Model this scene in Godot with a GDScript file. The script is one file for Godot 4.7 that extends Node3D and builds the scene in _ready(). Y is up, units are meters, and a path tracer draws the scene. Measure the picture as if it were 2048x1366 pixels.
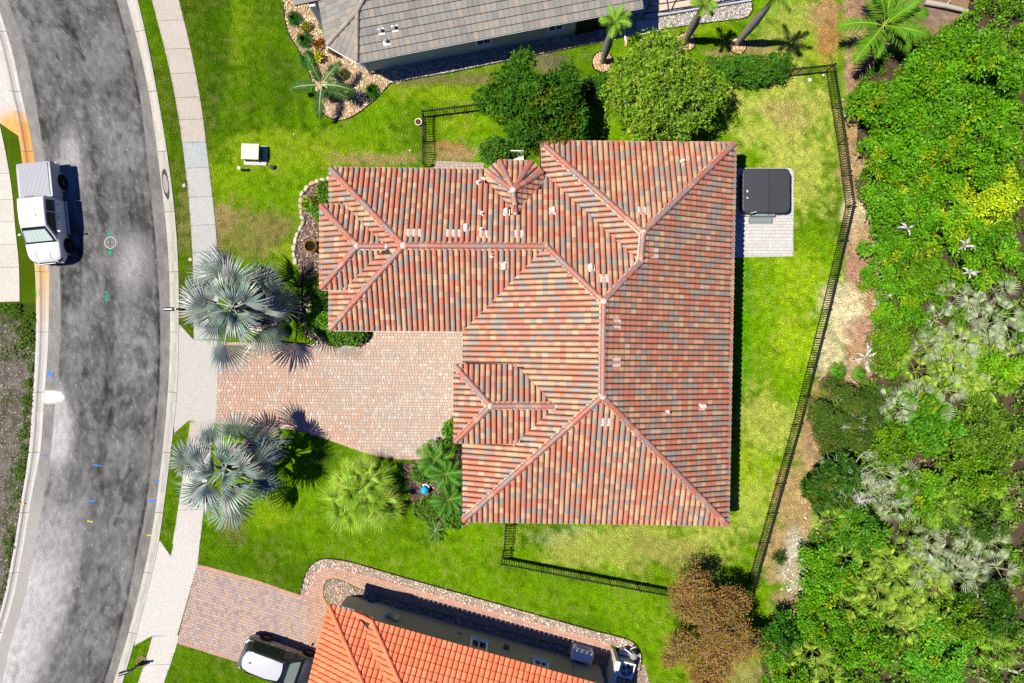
extends Node3D
# A suburban house seen straight down from a drone 39 m up. One unit is a metre; +x is right in the picture, +z is down in it.

const CAM_H := 39.0
const FOCAL := 1365.0
var rng := RandomNumberGenerator.new()
var M := {}
var taken := {}
var noise_a := FastNoiseLite.new()
var noise_b := FastNoiseLite.new()
var noise_c := FastNoiseLite.new()
var hard_polys: Array = []


# plan position (metres) of a point that lies h metres above the ground and was measured at (px, py) on the survey photograph
func P(px: float, py: float, h := 0.0) -> Vector3:
	var k := (CAM_H - h) / FOCAL
	return Vector3((px - 1024.0) * k, h, (py - 683.0) * k)


func G(px: float, py: float) -> Vector2:
	return Vector2((px - 1024.0) / 35.0, (py - 683.0) / 35.0)


func GP(list: Array) -> PackedVector2Array:
	var out := PackedVector2Array()
	for p in list:
		out.push_back(G(p[0], p[1]))
	return out


class MB:
	var v := PackedVector3Array()
	var n := PackedVector3Array()
	var c := PackedColorArray()

	func tri(a: Vector3, b: Vector3, d: Vector3, col := Color.WHITE) -> void:
		var nn := (b - a).cross(d - a).normalized()
		v.push_back(a); v.push_back(d); v.push_back(b)
		n.push_back(nn); n.push_back(nn); n.push_back(nn)
		c.push_back(col); c.push_back(col); c.push_back(col)

	func trin(a: Vector3, b: Vector3, d: Vector3, na: Vector3, nb: Vector3, nd: Vector3, col := Color.WHITE) -> void:
		v.push_back(a); v.push_back(d); v.push_back(b)
		n.push_back(na); n.push_back(nd); n.push_back(nb)
		c.push_back(col); c.push_back(col); c.push_back(col)

	func tric(a: Vector3, b: Vector3, d: Vector3, ca: Color, cb: Color, cd: Color) -> void:
		var nn := (b - a).cross(d - a).normalized()
		v.push_back(a); v.push_back(d); v.push_back(b)
		n.push_back(nn); n.push_back(nn); n.push_back(nn)
		c.push_back(ca); c.push_back(cd); c.push_back(cb)

	func quad(a: Vector3, b: Vector3, d: Vector3, e: Vector3, col := Color.WHITE) -> void:
		tri(a, b, d, col)
		tri(a, d, e, col)

	# box with chamfered edges
	func box(xf: Transform3D, size: Vector3, bevel := 0.0, col := Color.WHITE) -> void:
		var h := size * 0.5
		var b := minf(bevel, minf(h.x, minf(h.y, h.z)) * 0.9)
		if b <= 0.0:
			for s in [1.0, -1.0]:
				var q := [Vector3(h.x * s, -h.y, -h.z), Vector3(h.x * s, h.y, -h.z), Vector3(h.x * s, h.y, h.z), Vector3(h.x * s, -h.y, h.z)]
				var r := [Vector3(-h.x, h.y * s, -h.z), Vector3(-h.x, h.y * s, h.z), Vector3(h.x, h.y * s, h.z), Vector3(h.x, h.y * s, -h.z)]
				var w := [Vector3(-h.x, -h.y, h.z * s), Vector3(h.x, -h.y, h.z * s), Vector3(h.x, h.y, h.z * s), Vector3(-h.x, h.y, h.z * s)]
				for f in [q, r, w]:
					if s > 0:
						quad(xf * f[0], xf * f[1], xf * f[2], xf * f[3], col)
					else:
						quad(xf * f[3], xf * f[2], xf * f[1], xf * f[0], col)
			return
		var pts := PackedVector3Array()
		for sx in [-1.0, 1.0]:
			for sy in [-1.0, 1.0]:
				for sz in [-1.0, 1.0]:
					pts.push_back(Vector3(sx * h.x, sy * (h.y - b), sz * (h.z - b)))
					pts.push_back(Vector3(sx * (h.x - b), sy * h.y, sz * (h.z - b)))
					pts.push_back(Vector3(sx * (h.x - b), sy * (h.y - b), sz * h.z))
		hull_faces(xf, pts, col)

	func hull_faces(xf: Transform3D, pts: PackedVector3Array, col: Color) -> void:
		# faces of the chamfered box, corner k = 4*x + 2*y + z, three points each
		var f := func(k: int, a: int) -> Vector3: return pts[k * 3 + a]
		var quads := [
			[f.call(4, 0), f.call(6, 0), f.call(7, 0), f.call(5, 0)], [f.call(0, 0), f.call(1, 0), f.call(3, 0), f.call(2, 0)],
			[f.call(2, 1), f.call(3, 1), f.call(7, 1), f.call(6, 1)], [f.call(0, 1), f.call(4, 1), f.call(5, 1), f.call(1, 1)],
			[f.call(1, 2), f.call(5, 2), f.call(7, 2), f.call(3, 2)], [f.call(0, 2), f.call(2, 2), f.call(6, 2), f.call(4, 2)]]
		for e in [[0, 1], [2, 3], [4, 5], [6, 7]]:
			quads.append([f.call(e[0], 0), f.call(e[0], 1), f.call(e[1], 1), f.call(e[1], 0)])
		for e in [[0, 2], [1, 3], [4, 6], [5, 7]]:
			quads.append([f.call(e[0], 0), f.call(e[0], 2), f.call(e[1], 2), f.call(e[1], 0)])
		for e in [[0, 4], [1, 5], [2, 6], [3, 7]]:
			quads.append([f.call(e[0], 1), f.call(e[0], 2), f.call(e[1], 2), f.call(e[1], 1)])
		for q in quads:
			var mid: Vector3 = (q[0] + q[2]) * 0.5
			if (q[1] - q[0]).cross(q[2] - q[0]).dot(mid) >= 0.0:
				quad(xf * q[0], xf * q[1], xf * q[2], xf * q[3], col)
			else:
				quad(xf * q[3], xf * q[2], xf * q[1], xf * q[0], col)
		for k in 8:
			var a: Vector3 = pts[k * 3]
			var b: Vector3 = pts[k * 3 + 1]
			var d: Vector3 = pts[k * 3 + 2]
			if (b - a).cross(d - a).dot(a) >= 0.0:
				tri(xf * a, xf * b, xf * d, col)
			else:
				tri(xf * a, xf * d, xf * b, col)

	func cyl(a: Vector3, b: Vector3, r0: float, r1: float, seg := 8, col := Color.WHITE, caps := true) -> void:
		var d := (b - a).normalized()
		var x := d.cross(Vector3.UP if absf(d.y) < 0.9 else Vector3.RIGHT).normalized()
		var y := d.cross(x)
		for i in seg:
			var t0 := TAU * i / seg
			var t1 := TAU * (i + 1) / seg
			var n0 := x * cos(t0) + y * sin(t0)
			var n1 := x * cos(t1) + y * sin(t1)
			trin(a + n0 * r0, a + n1 * r0, b + n1 * r1, n0, n1, n1, col)
			trin(a + n0 * r0, b + n1 * r1, b + n0 * r1, n0, n1, n0, col)
			if caps:
				tri(b, b + n0 * r1, b + n1 * r1, col)
				tri(a, a + n1 * r0, a + n0 * r0, col)

	func tube(pts: Array, radii: Array, seg := 6, col := Color.WHITE) -> void:
		for i in pts.size() - 1:
			cyl(pts[i], pts[i + 1], radii[i], radii[i + 1], seg, col, i == 0 or i == pts.size() - 2)

	# turned shape: profile of (radius, height) from bottom to top
	func lathe(profile: Array, seg: int, xf: Transform3D, col := Color.WHITE) -> void:
		for k in profile.size() - 1:
			var p: Vector2 = profile[k]
			var q: Vector2 = profile[k + 1]
			var sl := Vector2(q.y - p.y, p.x - q.x).normalized()
			for i in seg:
				var t0 := TAU * i / seg
				var t1 := TAU * (i + 1) / seg
				var a := Vector3(cos(t0) * p.x, p.y, sin(t0) * p.x)
				var b := Vector3(cos(t1) * p.x, p.y, sin(t1) * p.x)
				var d := Vector3(cos(t1) * q.x, q.y, sin(t1) * q.x)
				var e := Vector3(cos(t0) * q.x, q.y, sin(t0) * q.x)
				var n0 := xf.basis * Vector3(cos(t0) * sl.x, sl.y, sin(t0) * sl.x)
				var n1 := xf.basis * Vector3(cos(t1) * sl.x, sl.y, sin(t1) * sl.x)
				if p.x > 1e-5:
					trin(xf * a, xf * d, xf * b, n0, n1, n1, col)
				if q.x > 1e-5:
					trin(xf * a, xf * e, xf * d, n0, n0, n1, col)

	# upright prism over a plan outline
	func prism(poly: PackedVector2Array, y0: float, y1: float, col := Color.WHITE, sides := true) -> void:
		var p := poly
		if Geometry2D.is_polygon_clockwise(p):
			p = p.duplicate()
			p.reverse()
		var idx := Geometry2D.triangulate_polygon(p)
		for i in range(0, idx.size(), 3):
			var a := Vector3(p[idx[i]].x, y1, p[idx[i]].y)
			var b := Vector3(p[idx[i + 1]].x, y1, p[idx[i + 1]].y)
			var d := Vector3(p[idx[i + 2]].x, y1, p[idx[i + 2]].y)
			if (b - a).cross(d - a).y > 0:
				tri(a, b, d, col)
			else:
				tri(a, d, b, col)
		if sides:
			var mid := Vector2.ZERO
			for q in p:
				mid += q
			for i in p.size():
				var s := p[i]
				var t := p[(i + 1) % p.size()]
				# with y down in plan the counter-clockwise ring has its outside on the right-hand side of each edge
				var out := Vector3(t.y - s.y, 0, s.x - t.x)
				var a := Vector3(s.x, y0, s.y)
				var b := Vector3(t.x, y0, t.y)
				var d := Vector3(t.x, y1, t.y)
				var e := Vector3(s.x, y1, s.y)
				var probe := (s + t) * 0.5 + Vector2(out.x, out.z).normalized() * 0.003
				var outward := not Geometry2D.is_point_in_polygon(probe, p)
				if ((b - a).cross(d - a).dot(out) > 0) == outward:
					quad(a, b, d, e, col)
				else:
					quad(e, d, b, a, col)

	# skin over rings of points; smooth
	func skin(rings: Array, col := Color.WHITE, closed := false) -> void:
		var rows := rings.size()
		var cols: int = rings[0].size()
		var nn := []
		for i in rows:
			var line := PackedVector3Array()
			for j in cols:
				var up: Vector3 = rings[mini(i + 1, rows - 1)][j] - rings[maxi(i - 1, 0)][j]
				var j0 := (j - 1 + cols) % cols if closed else maxi(j - 1, 0)
				var j1 := (j + 1) % cols if closed else mini(j + 1, cols - 1)
				var ac: Vector3 = rings[i][j1] - rings[i][j0]
				line.push_back(up.cross(ac).normalized())
			nn.append(line)
		for i in rows - 1:
			for j in (cols if closed else cols - 1):
				var k := (j + 1) % cols
				var a: Vector3 = rings[i][j]
				var b: Vector3 = rings[i + 1][j]
				var d: Vector3 = rings[i + 1][k]
				var e: Vector3 = rings[i][k]
				if (b - a).cross(d - a).length_squared() > 1e-12:
					trin(a, b, d, nn[i][j], nn[i + 1][j], nn[i + 1][k], col)
				if (d - a).cross(e - a).length_squared() > 1e-12:
					trin(a, d, e, nn[i][j], nn[i + 1][k], nn[i][k], col)

	func add(o: MB, xf: Transform3D) -> void:
		for i in o.v.size():
			v.push_back(xf * o.v[i])
			n.push_back((xf.basis * o.n[i]).normalized())
			c.push_back(o.c[i])

	func commit() -> ArrayMesh:
		var m := ArrayMesh.new()
		if v.is_empty():
			return m
		var a := []
		a.resize(Mesh.ARRAY_MAX)
		a[Mesh.ARRAY_VERTEX] = v
		a[Mesh.ARRAY_NORMAL] = n
		a[Mesh.ARRAY_COLOR] = c
		m.add_surface_from_arrays(Mesh.PRIMITIVE_TRIANGLES, a)
		return m


func numbered(called: String) -> String:
	var k: int = taken.get(called, 0)
	taken[called] = k + 1
	return called if k == 0 else "%s_%03d" % [called, k]


func thing(called: String, label: String, category: String, at := Vector3.ZERO, turn := 0.0, group := "") -> Node3D:
	var o := Node3D.new()
	o.name = numbered(called)
	add_child(o)
	o.position = at
	o.rotation.y = turn
	tag(o, label, category, group)
	return o


func tag(o: Node, label: String, category: String, group := "") -> void:
	o.set_meta("label", label)
	o.set_meta("category", category)
	if group != "":
		o.set_meta("group", group)


func structure(called: String, at := Vector3.ZERO) -> Node3D:
	var o := Node3D.new()
	o.name = numbered(called)
	add_child(o)
	o.position = at
	o.set_meta("kind", "structure")
	return o


func top_mesh(called: String, mesh: Mesh, m: Material) -> MeshInstance3D:
	var o := MeshInstance3D.new()
	o.name = numbered(called)
	o.mesh = mesh
	o.material_override = m
	add_child(o)
	return o


func part(parent: Node3D, called: String, mesh: Mesh, m: Material, xf := Transform3D.IDENTITY) -> MeshInstance3D:
	var o := MeshInstance3D.new()
	o.name = called
	o.mesh = mesh
	o.material_override = m
	o.transform = xf
	parent.add_child(o, true)
	return o


# a part whose mesh was made in world coordinates
func partw(parent: Node3D, called: String, mesh: Mesh, m: Material) -> MeshInstance3D:
	return part(parent, called, mesh, m, parent.global_transform.affine_inverse())


func copies(parent: Node3D, called: String, mesh: Mesh, m: Material, xfs: Array, cols: Array) -> MultiMeshInstance3D:
	var mm := MultiMesh.new()
	mm.transform_format = MultiMesh.TRANSFORM_3D
	mm.use_colors = true
	mm.mesh = mesh
	mm.instance_count = xfs.size()
	for i in xfs.size():
		mm.set_instance_transform(i, xfs[i])
		mm.set_instance_color(i, cols[i])
	var o := MultiMeshInstance3D.new()
	o.name = called
	o.multimesh = mm
	o.material_override = m
	parent.add_child(o, true)
	return o


func rf(a: float, b: float) -> float:
	return rng.randf_range(a, b)


func lin(r: float, g: float, b: float) -> Color:
	return Color(r, g, b)


func jit(c: Color, k: float) -> Color:
	var f := 1.0 + rf(-k, k)
	return Color(c.r * f * (1.0 + rf(-k, k) * 0.3), c.g * f, c.b * f * (1.0 + rf(-k, k) * 0.3))


func noise_tex(seed_: int, freq: float, lo: float, hi: float, size := 512, kind := FastNoiseLite.TYPE_SIMPLEX_SMOOTH, octaves := 4) -> NoiseTexture2D:
	var f := FastNoiseLite.new()
	f.seed = seed_
	f.noise_type = kind
	f.frequency = freq
	f.fractal_octaves = octaves
	f.fractal_gain = 0.6
	var t := NoiseTexture2D.new()
	t.width = size
	t.height = size
	t.seamless = true
	t.noise = f
	var g := Gradient.new()
	g.set_color(0, Color(lo, lo, lo))
	g.set_color(1, Color(hi, hi, hi))
	t.color_ramp = g
	return t


func bump_tex(seed_: int, freq: float, size := 512, kind := FastNoiseLite.TYPE_SIMPLEX_SMOOTH) -> NoiseTexture2D:
	return noise_tex(seed_, freq, 0.0, 1.0, size, kind, 3)


# albedo given as a linear base colour; the texture is repeated every `metres`
func mat(called: String, col: Color, rough := 0.9, tex: Texture2D = null, metres := 2.0, bump: Texture2D = null, bump_cm := 0.0) -> StandardMaterial3D:
	var m := StandardMaterial3D.new()
	m.resource_name = called
	m.albedo_color = col.linear_to_srgb()
	m.roughness = rough
	m.metallic_specular = 0.18 if rough > 0.45 else 0.5
	m.vertex_color_use_as_albedo = true
	if tex or bump:
		m.uv1_triplanar = true
		m.uv1_world_triplanar = true
		m.uv1_scale = Vector3.ONE / metres
	if tex:
		m.albedo_texture = tex
	if bump:
		m.heightmap_enabled = true
		m.heightmap_texture = bump
		m.heightmap_scale = bump_cm
	M[called] = m
	return m


func _ready() -> void:
	rng.seed = 20240611
	var cam := Camera3D.new()
	cam.name = "camera"
	cam.position = Vector3(0, CAM_H, 0)
	cam.rotation_degrees = Vector3(-90, 0, 0)
	cam.fov = rad_to_deg(2.0 * atan(683.0 / FOCAL))
	cam.near = 0.5
	cam.far = 600.0
	add_child(cam)
	cam.make_current()

	var sky_mat := ProceduralSkyMaterial.new()
	sky_mat.sky_top_color = Color(0.20, 0.40, 0.80)
	sky_mat.sky_horizon_color = Color(0.62, 0.74, 0.88)
	sky_mat.sky_curve = 0.12
	sky_mat.ground_bottom_color = Color(0.25, 0.28, 0.18)
	sky_mat.ground_horizon_color = Color(0.55, 0.62, 0.62)
	sky_mat.sky_energy_multiplier = 1.0
	var sky := Sky.new()
	sky.sky_material = sky_mat
	var env := Environment.new()
	env.background_mode = Environment.BG_SKY
	env.sky = sky
	env.background_energy_multiplier = 0.37
	env.tonemap_mode = Environment.TONE_MAPPER_LINEAR
	env.tonemap_exposure = 1.58
	env.sdfgi_enabled = true
	env.ssao_enabled = true
	env.ssil_enabled = true
	var we := WorldEnvironment.new()
	we.name = "world_environment"
	we.environment = env
	add_child(we)

	var sun := DirectionalLight3D.new()
	sun.name = "sun"
	sun.light_energy = 1.6
	sun.light_color = Color(1.0, 0.965, 0.90)
	sun.light_angular_distance = 0.5
	sun.shadow_enabled = true
	add_child(sun)
	var el := deg_to_rad(63.0)
	var down := Vector3(cos(el) * 0.998, -sin(el), -cos(el) * 0.065)
	sun.look_at_from_position(-down * 60.0, Vector3.ZERO, Vector3.UP)

	noise_a.seed = 11
	noise_a.frequency = 0.35
	noise_a.fractal_octaves = 4
	noise_b.seed = 23
	noise_b.frequency = 1.6
	noise_b.fractal_octaves = 3
	noise_c.seed = 37
	noise_c.frequency = 0.12
	noise_c.fractal_octaves = 3

	make_materials()
	make_ground()
	make_street()
	make_paving()
	make_beds()
	make_main_house()
	make_north_house()
	make_south_house()
	make_fences()
	make_yard_things()
	make_vehicles()
	make_palms()
	make_trees()
	make_thicket()
	make_grass()


func make_materials() -> void:
	var fine := noise_tex(1, 0.05, 0.62, 1.0)
	var grain := noise_tex(2, 0.14, 0.66, 1.0)
	var soft := noise_tex(3, 0.03, 0.88, 1.0)
	var cells := noise_tex(4, 0.11, 0.60, 1.0, 512, FastNoiseLite.TYPE_CELLULAR, 2)
	var b_fine := bump_tex(5, 0.10)
	var b_cells := bump_tex(6, 0.09, 512, FastNoiseLite.TYPE_CELLULAR)
	var grass_t := noise_tex(7, 0.06, 0.45, 1.22, 1024, FastNoiseLite.TYPE_SIMPLEX, 4)
	mat("ground", lin(1, 1, 1), 1.0, fine, 1.7)
	mat("lawn", lin(1, 1, 1), 1.0, grass_t, 3.4, bump_tex(8, 0.16, 1024), 5.0)
	mat("asphalt", lin(1, 1, 1), 0.95, noise_tex(21, 0.05, 0.66, 1.10, 1024, FastNoiseLite.TYPE_SIMPLEX, 5), 4.7, b_fine, 0.6)
	mat("concrete", lin(1, 1, 1), 0.9, soft, 2.6, b_fine, 0.15)
	mat("paver", lin(1, 1, 1), 0.9, grain, 1.1, b_fine, 0.3)
	mat("joint", lin(1, 1, 1), 1.0, grain, 0.8)
	mat("rock", lin(1, 1, 1), 0.95, cells, 1.2, b_cells, 6.0)
	mat("stone", lin(1, 1, 1), 0.9, grain, 0.9, b_fine, 1.0)
	mat("mulch", lin(1, 1, 1), 1.0, cells, 0.9, b_cells, 6.0)
	mat("tile", lin(1, 1, 1), 0.52, noise_tex(9, 0.07, 0.56, 1.12), 1.4, b_fine, 0.3)
	mat("flat_tile", lin(1, 1, 1), 0.85, noise_tex(10, 0.05, 0.66, 1.0), 1.5, b_fine, 0.25)
	mat("orange_tile", lin(1, 1, 1), 0.6, noise_tex(12, 0.04, 0.84, 1.0), 1.6, b_fine, 0.12)
	M.tile.metallic_specular = 0.5
	M.orange_tile.metallic_specular = 0.4
	mat("mortar", lin(0.74, 0.64, 0.57), 0.95, grain, 0.8)
	mat("deck", lin(0.045, 0.032, 0.026), 1.0)  # near black, so the gaps between barrels read as shaded pans
	mat("stucco", lin(1, 1, 1), 0.95, soft, 2.0, b_fine, 0.3)
	mat("white_metal", lin(0.78, 0.78, 0.76), 0.45)
	mat("paint", lin(1, 1, 1), 0.55)
	mat("fence", lin(0.012, 0.012, 0.013), 0.4)
	mat("dark_metal", lin(0.02, 0.02, 0.022), 0.4)
	mat("plastic", lin(1, 1, 1), 0.5)
	mat("vinyl", lin(0.035, 0.037, 0.042), 0.42)
	mat("rubber", lin(0.012, 0.012, 0.012), 0.85)
	mat("marking", lin(1, 1, 1), 0.9, grain, 0.35)
	mat("bark", lin(1, 1, 1), 0.95, fine, 0.7, b_fine, 1.0)
	var alloy := mat("alloy", lin(0.28, 0.28, 0.29), 0.35)
	alloy.metallic = 0.8
	var pw := mat("paint_white", lin(0.60, 0.605, 0.61), 0.35)
	pw.clearcoat_enabled = true
	pw.clearcoat = 0.6
	pw.clearcoat_roughness = 0.08
	var pl := mat("roof_pale", lin(0.40, 0.42, 0.45), 0.32)
	pl.clearcoat_enabled = true
	pl.clearcoat = 0.8
	pl.clearcoat_roughness = 0.06
	var pb := mat("paint_black", lin(0.018, 0.020, 0.024), 0.3)
	pb.clearcoat_enabled = true
	pb.clearcoat = 1.0
	pb.clearcoat_roughness = 0.04
	mat("car_glass", lin(0.012, 0.016, 0.018), 0.06)
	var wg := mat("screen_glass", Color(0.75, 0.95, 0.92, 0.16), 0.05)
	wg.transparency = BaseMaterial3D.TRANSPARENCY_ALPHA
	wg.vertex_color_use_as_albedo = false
	mat("windshield_sheet", lin(0.40, 0.46, 0.45), 0.5)
	mat("house_glass", lin(0.02, 0.028, 0.035), 0.06)
	for q in [["leaf", 0.5], ["leaf_gloss", 0.55], ["palm_leaf", 0.5], ["silver_leaf", 0.5]]:
		var lm := mat(q[0], lin(1, 1, 1), q[1])
		lm.backlight_enabled = true
		lm.backlight = Color(0.26, 0.30, 0.10)
		lm.cull_mode = BaseMaterial3D.CULL_DISABLED
	M.silver_leaf.backlight = Color(0.08, 0.09, 0.085)
	M.silver_leaf.roughness = 0.42
	M.silver_leaf.metallic_specular = 0.5
	M.leaf.roughness = 0.45
	M.leaf.metallic_specular = 0.3
	var dead := mat("dead_leaf", lin(1, 1, 1), 0.9)
	dead.cull_mode = BaseMaterial3D.CULL_DISABLED
	var gm := mat("grass_blade", lin(1, 1, 1), 0.8)
	gm.cull_mode = BaseMaterial3D.CULL_DISABLED
	gm.backlight_enabled = true
	gm.backlight = Color(0.4, 0.5, 0.2)


# ---------------------------------------------------------------- ground and street

const EAST_EDGE := [[-330, 130], [-150, 205], [0, 252], [175, 294], [350, 319], [500, 334.5], [660, 338.5], [800, 333], [1000, 312], [1100, 296], [1200, 273], [1300, 246], [1366, 225], [1500, 180], [1700, 98]]
const EAST_SEAM := [[-330, 112], [-150, 186], [0, 232], [175, 275], [350, 296], [500, 311], [660, 319], [800, 315], [1000, 293], [1100, 274], [1200, 254], [1300, 228], [1366, 207], [1500, 162], [1700, 80]]
const CURB_OUT := [[-330, 153], [-150, 228], [0, 276], [175, 313], [350, 341], [500, 355.5], [660, 358], [800, 353], [1000, 330], [1100, 315], [1200, 291], [1300, 265], [1366, 245], [1500, 200], [1700, 118]]
const WALK_IN := [[-330, 184], [-150, 258], [0, 304], [175, 347], [350, 373], [500, 385], [660, 388], [800, 385], [1000, 359], [1100, 343], [1200, 322], [1300, 298], [1366, 276], [1500, 232], [1700, 150]]
const WALK_OUT := [[-330, 236], [-150, 312], [0, 358], [175, 397], [350, 420], [500, 435], [660, 437], [800, 433], [1000, 410], [1100, 398], [1200, 375], [1300, 351], [1366, 328], [1500, 286], [1700, 205]]
const WEST_SEAM := [[-330, -110], [-150, -40], [0, 14], [100, 47], [175, 64], [250, 77], [320, 87], [530, 116], [600, 119], [700, 117], [800, 109], [900, 100], [1000, 84], [1100, 66], [1200, 46], [1300, 16], [1366, 2], [1500, -40], [1700, -120]]
const WEST_EDGE := [[-330, -135], [-150, -66], [0, -10], [100, 22], [175, 38], [250, 55], [320, 67], [530, 95], [600, 96], [700, 93.5], [800, 86], [900, 79], [1000, 60], [1100, 44], [1200, 24], [1300, -6], [1366, -22], [1500, -64], [1700, -145]]
const WEST_OUT := [[-330, -158], [-150, -88], [0, -32], [100, 0], [175, 17], [250, 34], [320, 45], [530, 70], [600, 73], [700, 72], [800, 66], [900, 59], [1000, 44], [1100, 28], [1200, 8], [1300, -20], [1366, -36], [1500, -78], [1700, -160]]


func along(tbl: Array, y: float) -> float:
	var n := tbl.size()
	var i := 0
	while i < n - 2 and y > tbl[i + 1][0]:
		i += 1
	var y0: float = tbl[i][0]
	var y1: float = tbl[i + 1][0]
	var x0: float = tbl[i][1]
	var x1: float = tbl[i + 1][1]
	var s := (x1 - x0) / (y1 - y0)
	var m0 := s
	var m1 := s
	if i > 0:
		m0 = (x1 - float(tbl[i - 1][1])) / (y1 - float(tbl[i - 1][0]))
	if i < n - 2:
		m1 = (float(tbl[i + 2][1]) - x0) / (float(tbl[i + 2][0]) - y0)
	var h := y1 - y0
	var t := clampf((y - y0) / h, -0.5, 1.5)
	var t2 := t * t
	var t3 := t2 * t
	return (2 * t3 - 3 * t2 + 1) * x0 + (t3 - 2 * t2 + t) * h * m0 + (-2 * t3 + 3 * t2) * x1 + (t3 - t2) * h * m1


# flat sheet over a plan outline, coloured vertex by vertex
func sheet(poly: PackedVector2Array, y: float, step: float, color_of: Callable) -> MB:
	var mb := MB.new()
	var lo := poly[0]
	var hi := poly[0]
	for p in poly:
		lo = lo.min(p)
		hi = hi.max(p)
	var nx := int(ceil((hi.x - lo.x) / step)) + 1
	var nz := int(ceil((hi.y - lo.y) / step)) + 1
	var inside := PackedByteArray()
	inside.resize(nx * nz)
	var col := PackedColorArray()
	col.resize(nx * nz)
	for j in nz:
		for i in nx:
			var p := lo + Vector2(i, j) * step
			if Geometry2D.is_point_in_polygon(p, poly):
				inside[j * nx + i] = 1
	for j in nz:
		for i in nx:
			var near := false
			for dj in [-1, 0, 1]:
				for di in [-1, 0, 1]:
					var a: int = clampi(i + di, 0, nx - 1)
					var b: int = clampi(j + dj, 0, nz - 1)
					if inside[b * nx + a]:
						near = true
			if near:
				var p := lo + Vector2(i, j) * step
				col[j * nx + i] = color_of.call(p.x * 35.0 + 1024.0, p.y * 35.0 + 683.0)
	for j in nz - 1:
		for i in nx - 1:
			var k := j * nx + i
			var s := inside[k] + inside[k + 1] + inside[k + nx] + inside[k + nx + 1]
			if s == 0:
				continue
			var p := lo + Vector2(i, j) * step
			var q := p + Vector2(step, step)
			if s == 4:
				var a := Vector3(p.x, y, p.y)
				var b := Vector3(p.x, y, q.y)
				var d := Vector3(q.x, y, q.y)
				var e := Vector3(q.x, y, p.y)
				mb.tric(a, b, d, col[k], col[k + nx], col[k + nx + 1])
				mb.tric(a, d, e, col[k], col[k + nx + 1], col[k + 1])
			else:
				for piece in Geometry2D.intersect_polygons(PackedVector2Array([p, Vector2(q.x, p.y), q, Vector2(p.x, q.y)]), poly):
					var idx := Geometry2D.triangulate_polygon(piece)
					for t in range(0, idx.size(), 3):
						var w := []
						var cc := []
						for m in 3:
							var pt: Vector2 = piece[idx[t + m]]
							w.append(Vector3(pt.x, y, pt.y))
							var u := clampf((pt.x - p.x) / step, 0, 1)
							var z := clampf((pt.y - p.y) / step, 0, 1)
							cc.append(col[k].lerp(col[k + 1], u).lerp(col[k + nx].lerp(col[k + nx + 1], u), z))
						if (w[1] - w[0]).cross(w[2] - w[0]).y > 0:
							mb.tric(w[0], w[1], w[2], cc[0], cc[1], cc[2])
						else:
							mb.tric(w[0], w[2], w[1], cc[0], cc[2], cc[1])
	return mb


# strip between two measured lines, coloured vertex by vertex
func strip(l: Callable, r: Callable, y0: float, y1: float, ny: int, nt: int, h: float, color_of: Callable) -> MB:
	var mb := MB.new()
	var rows := []
	var cols := []
	for j in ny + 1:
		var y := lerpf(y0, y1, float(j) / ny)
		var line := PackedVector3Array()
		var cl := PackedColorArray()
		for i in nt + 1:
			var x := lerpf(l.call(y), r.call(y), float(i) / nt)
			var g := G(x, y)
			line.push_back(Vector3(g.x, h, g.y))
			cl.push_back(color_of.call(x, y))
		rows.append(line)
		cols.append(cl)
	for j in ny:
		for i in nt:
			mb.tric(rows[j][i], rows[j + 1][i], rows[j + 1][i + 1], cols[j][i], cols[j + 1][i], cols[j + 1][i + 1])
			mb.tric(rows[j][i], rows[j + 1][i + 1], rows[j][i + 1], cols[j][i], cols[j + 1][i + 1], cols[j][i + 1])
	return mb


var c_dark := Color(0.068, 0.175, 0.003)
var c_mid := Color(0.118, 0.255, 0.004)
var c_vivid := Color(0.205, 0.410, 0.003)
var c_yel := Color(0.335, 0.500, 0.010)
var c_pale := Color(0.530, 0.580, 0.110)
var c_dry := Color(0.340, 0.285, 0.095)
var c_tan := Color(0.500, 0.365, 0.170)
var c_sand := Color(0.700, 0.620, 0.400)
var c_straw := Color(0.470, 0.285, 0.200)
var c_white := Color(0.720, 0.680, 0.620)
var c_olive := Color(0.095, 0.165, 0.006)
var lawn_patches: Array = []


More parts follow.
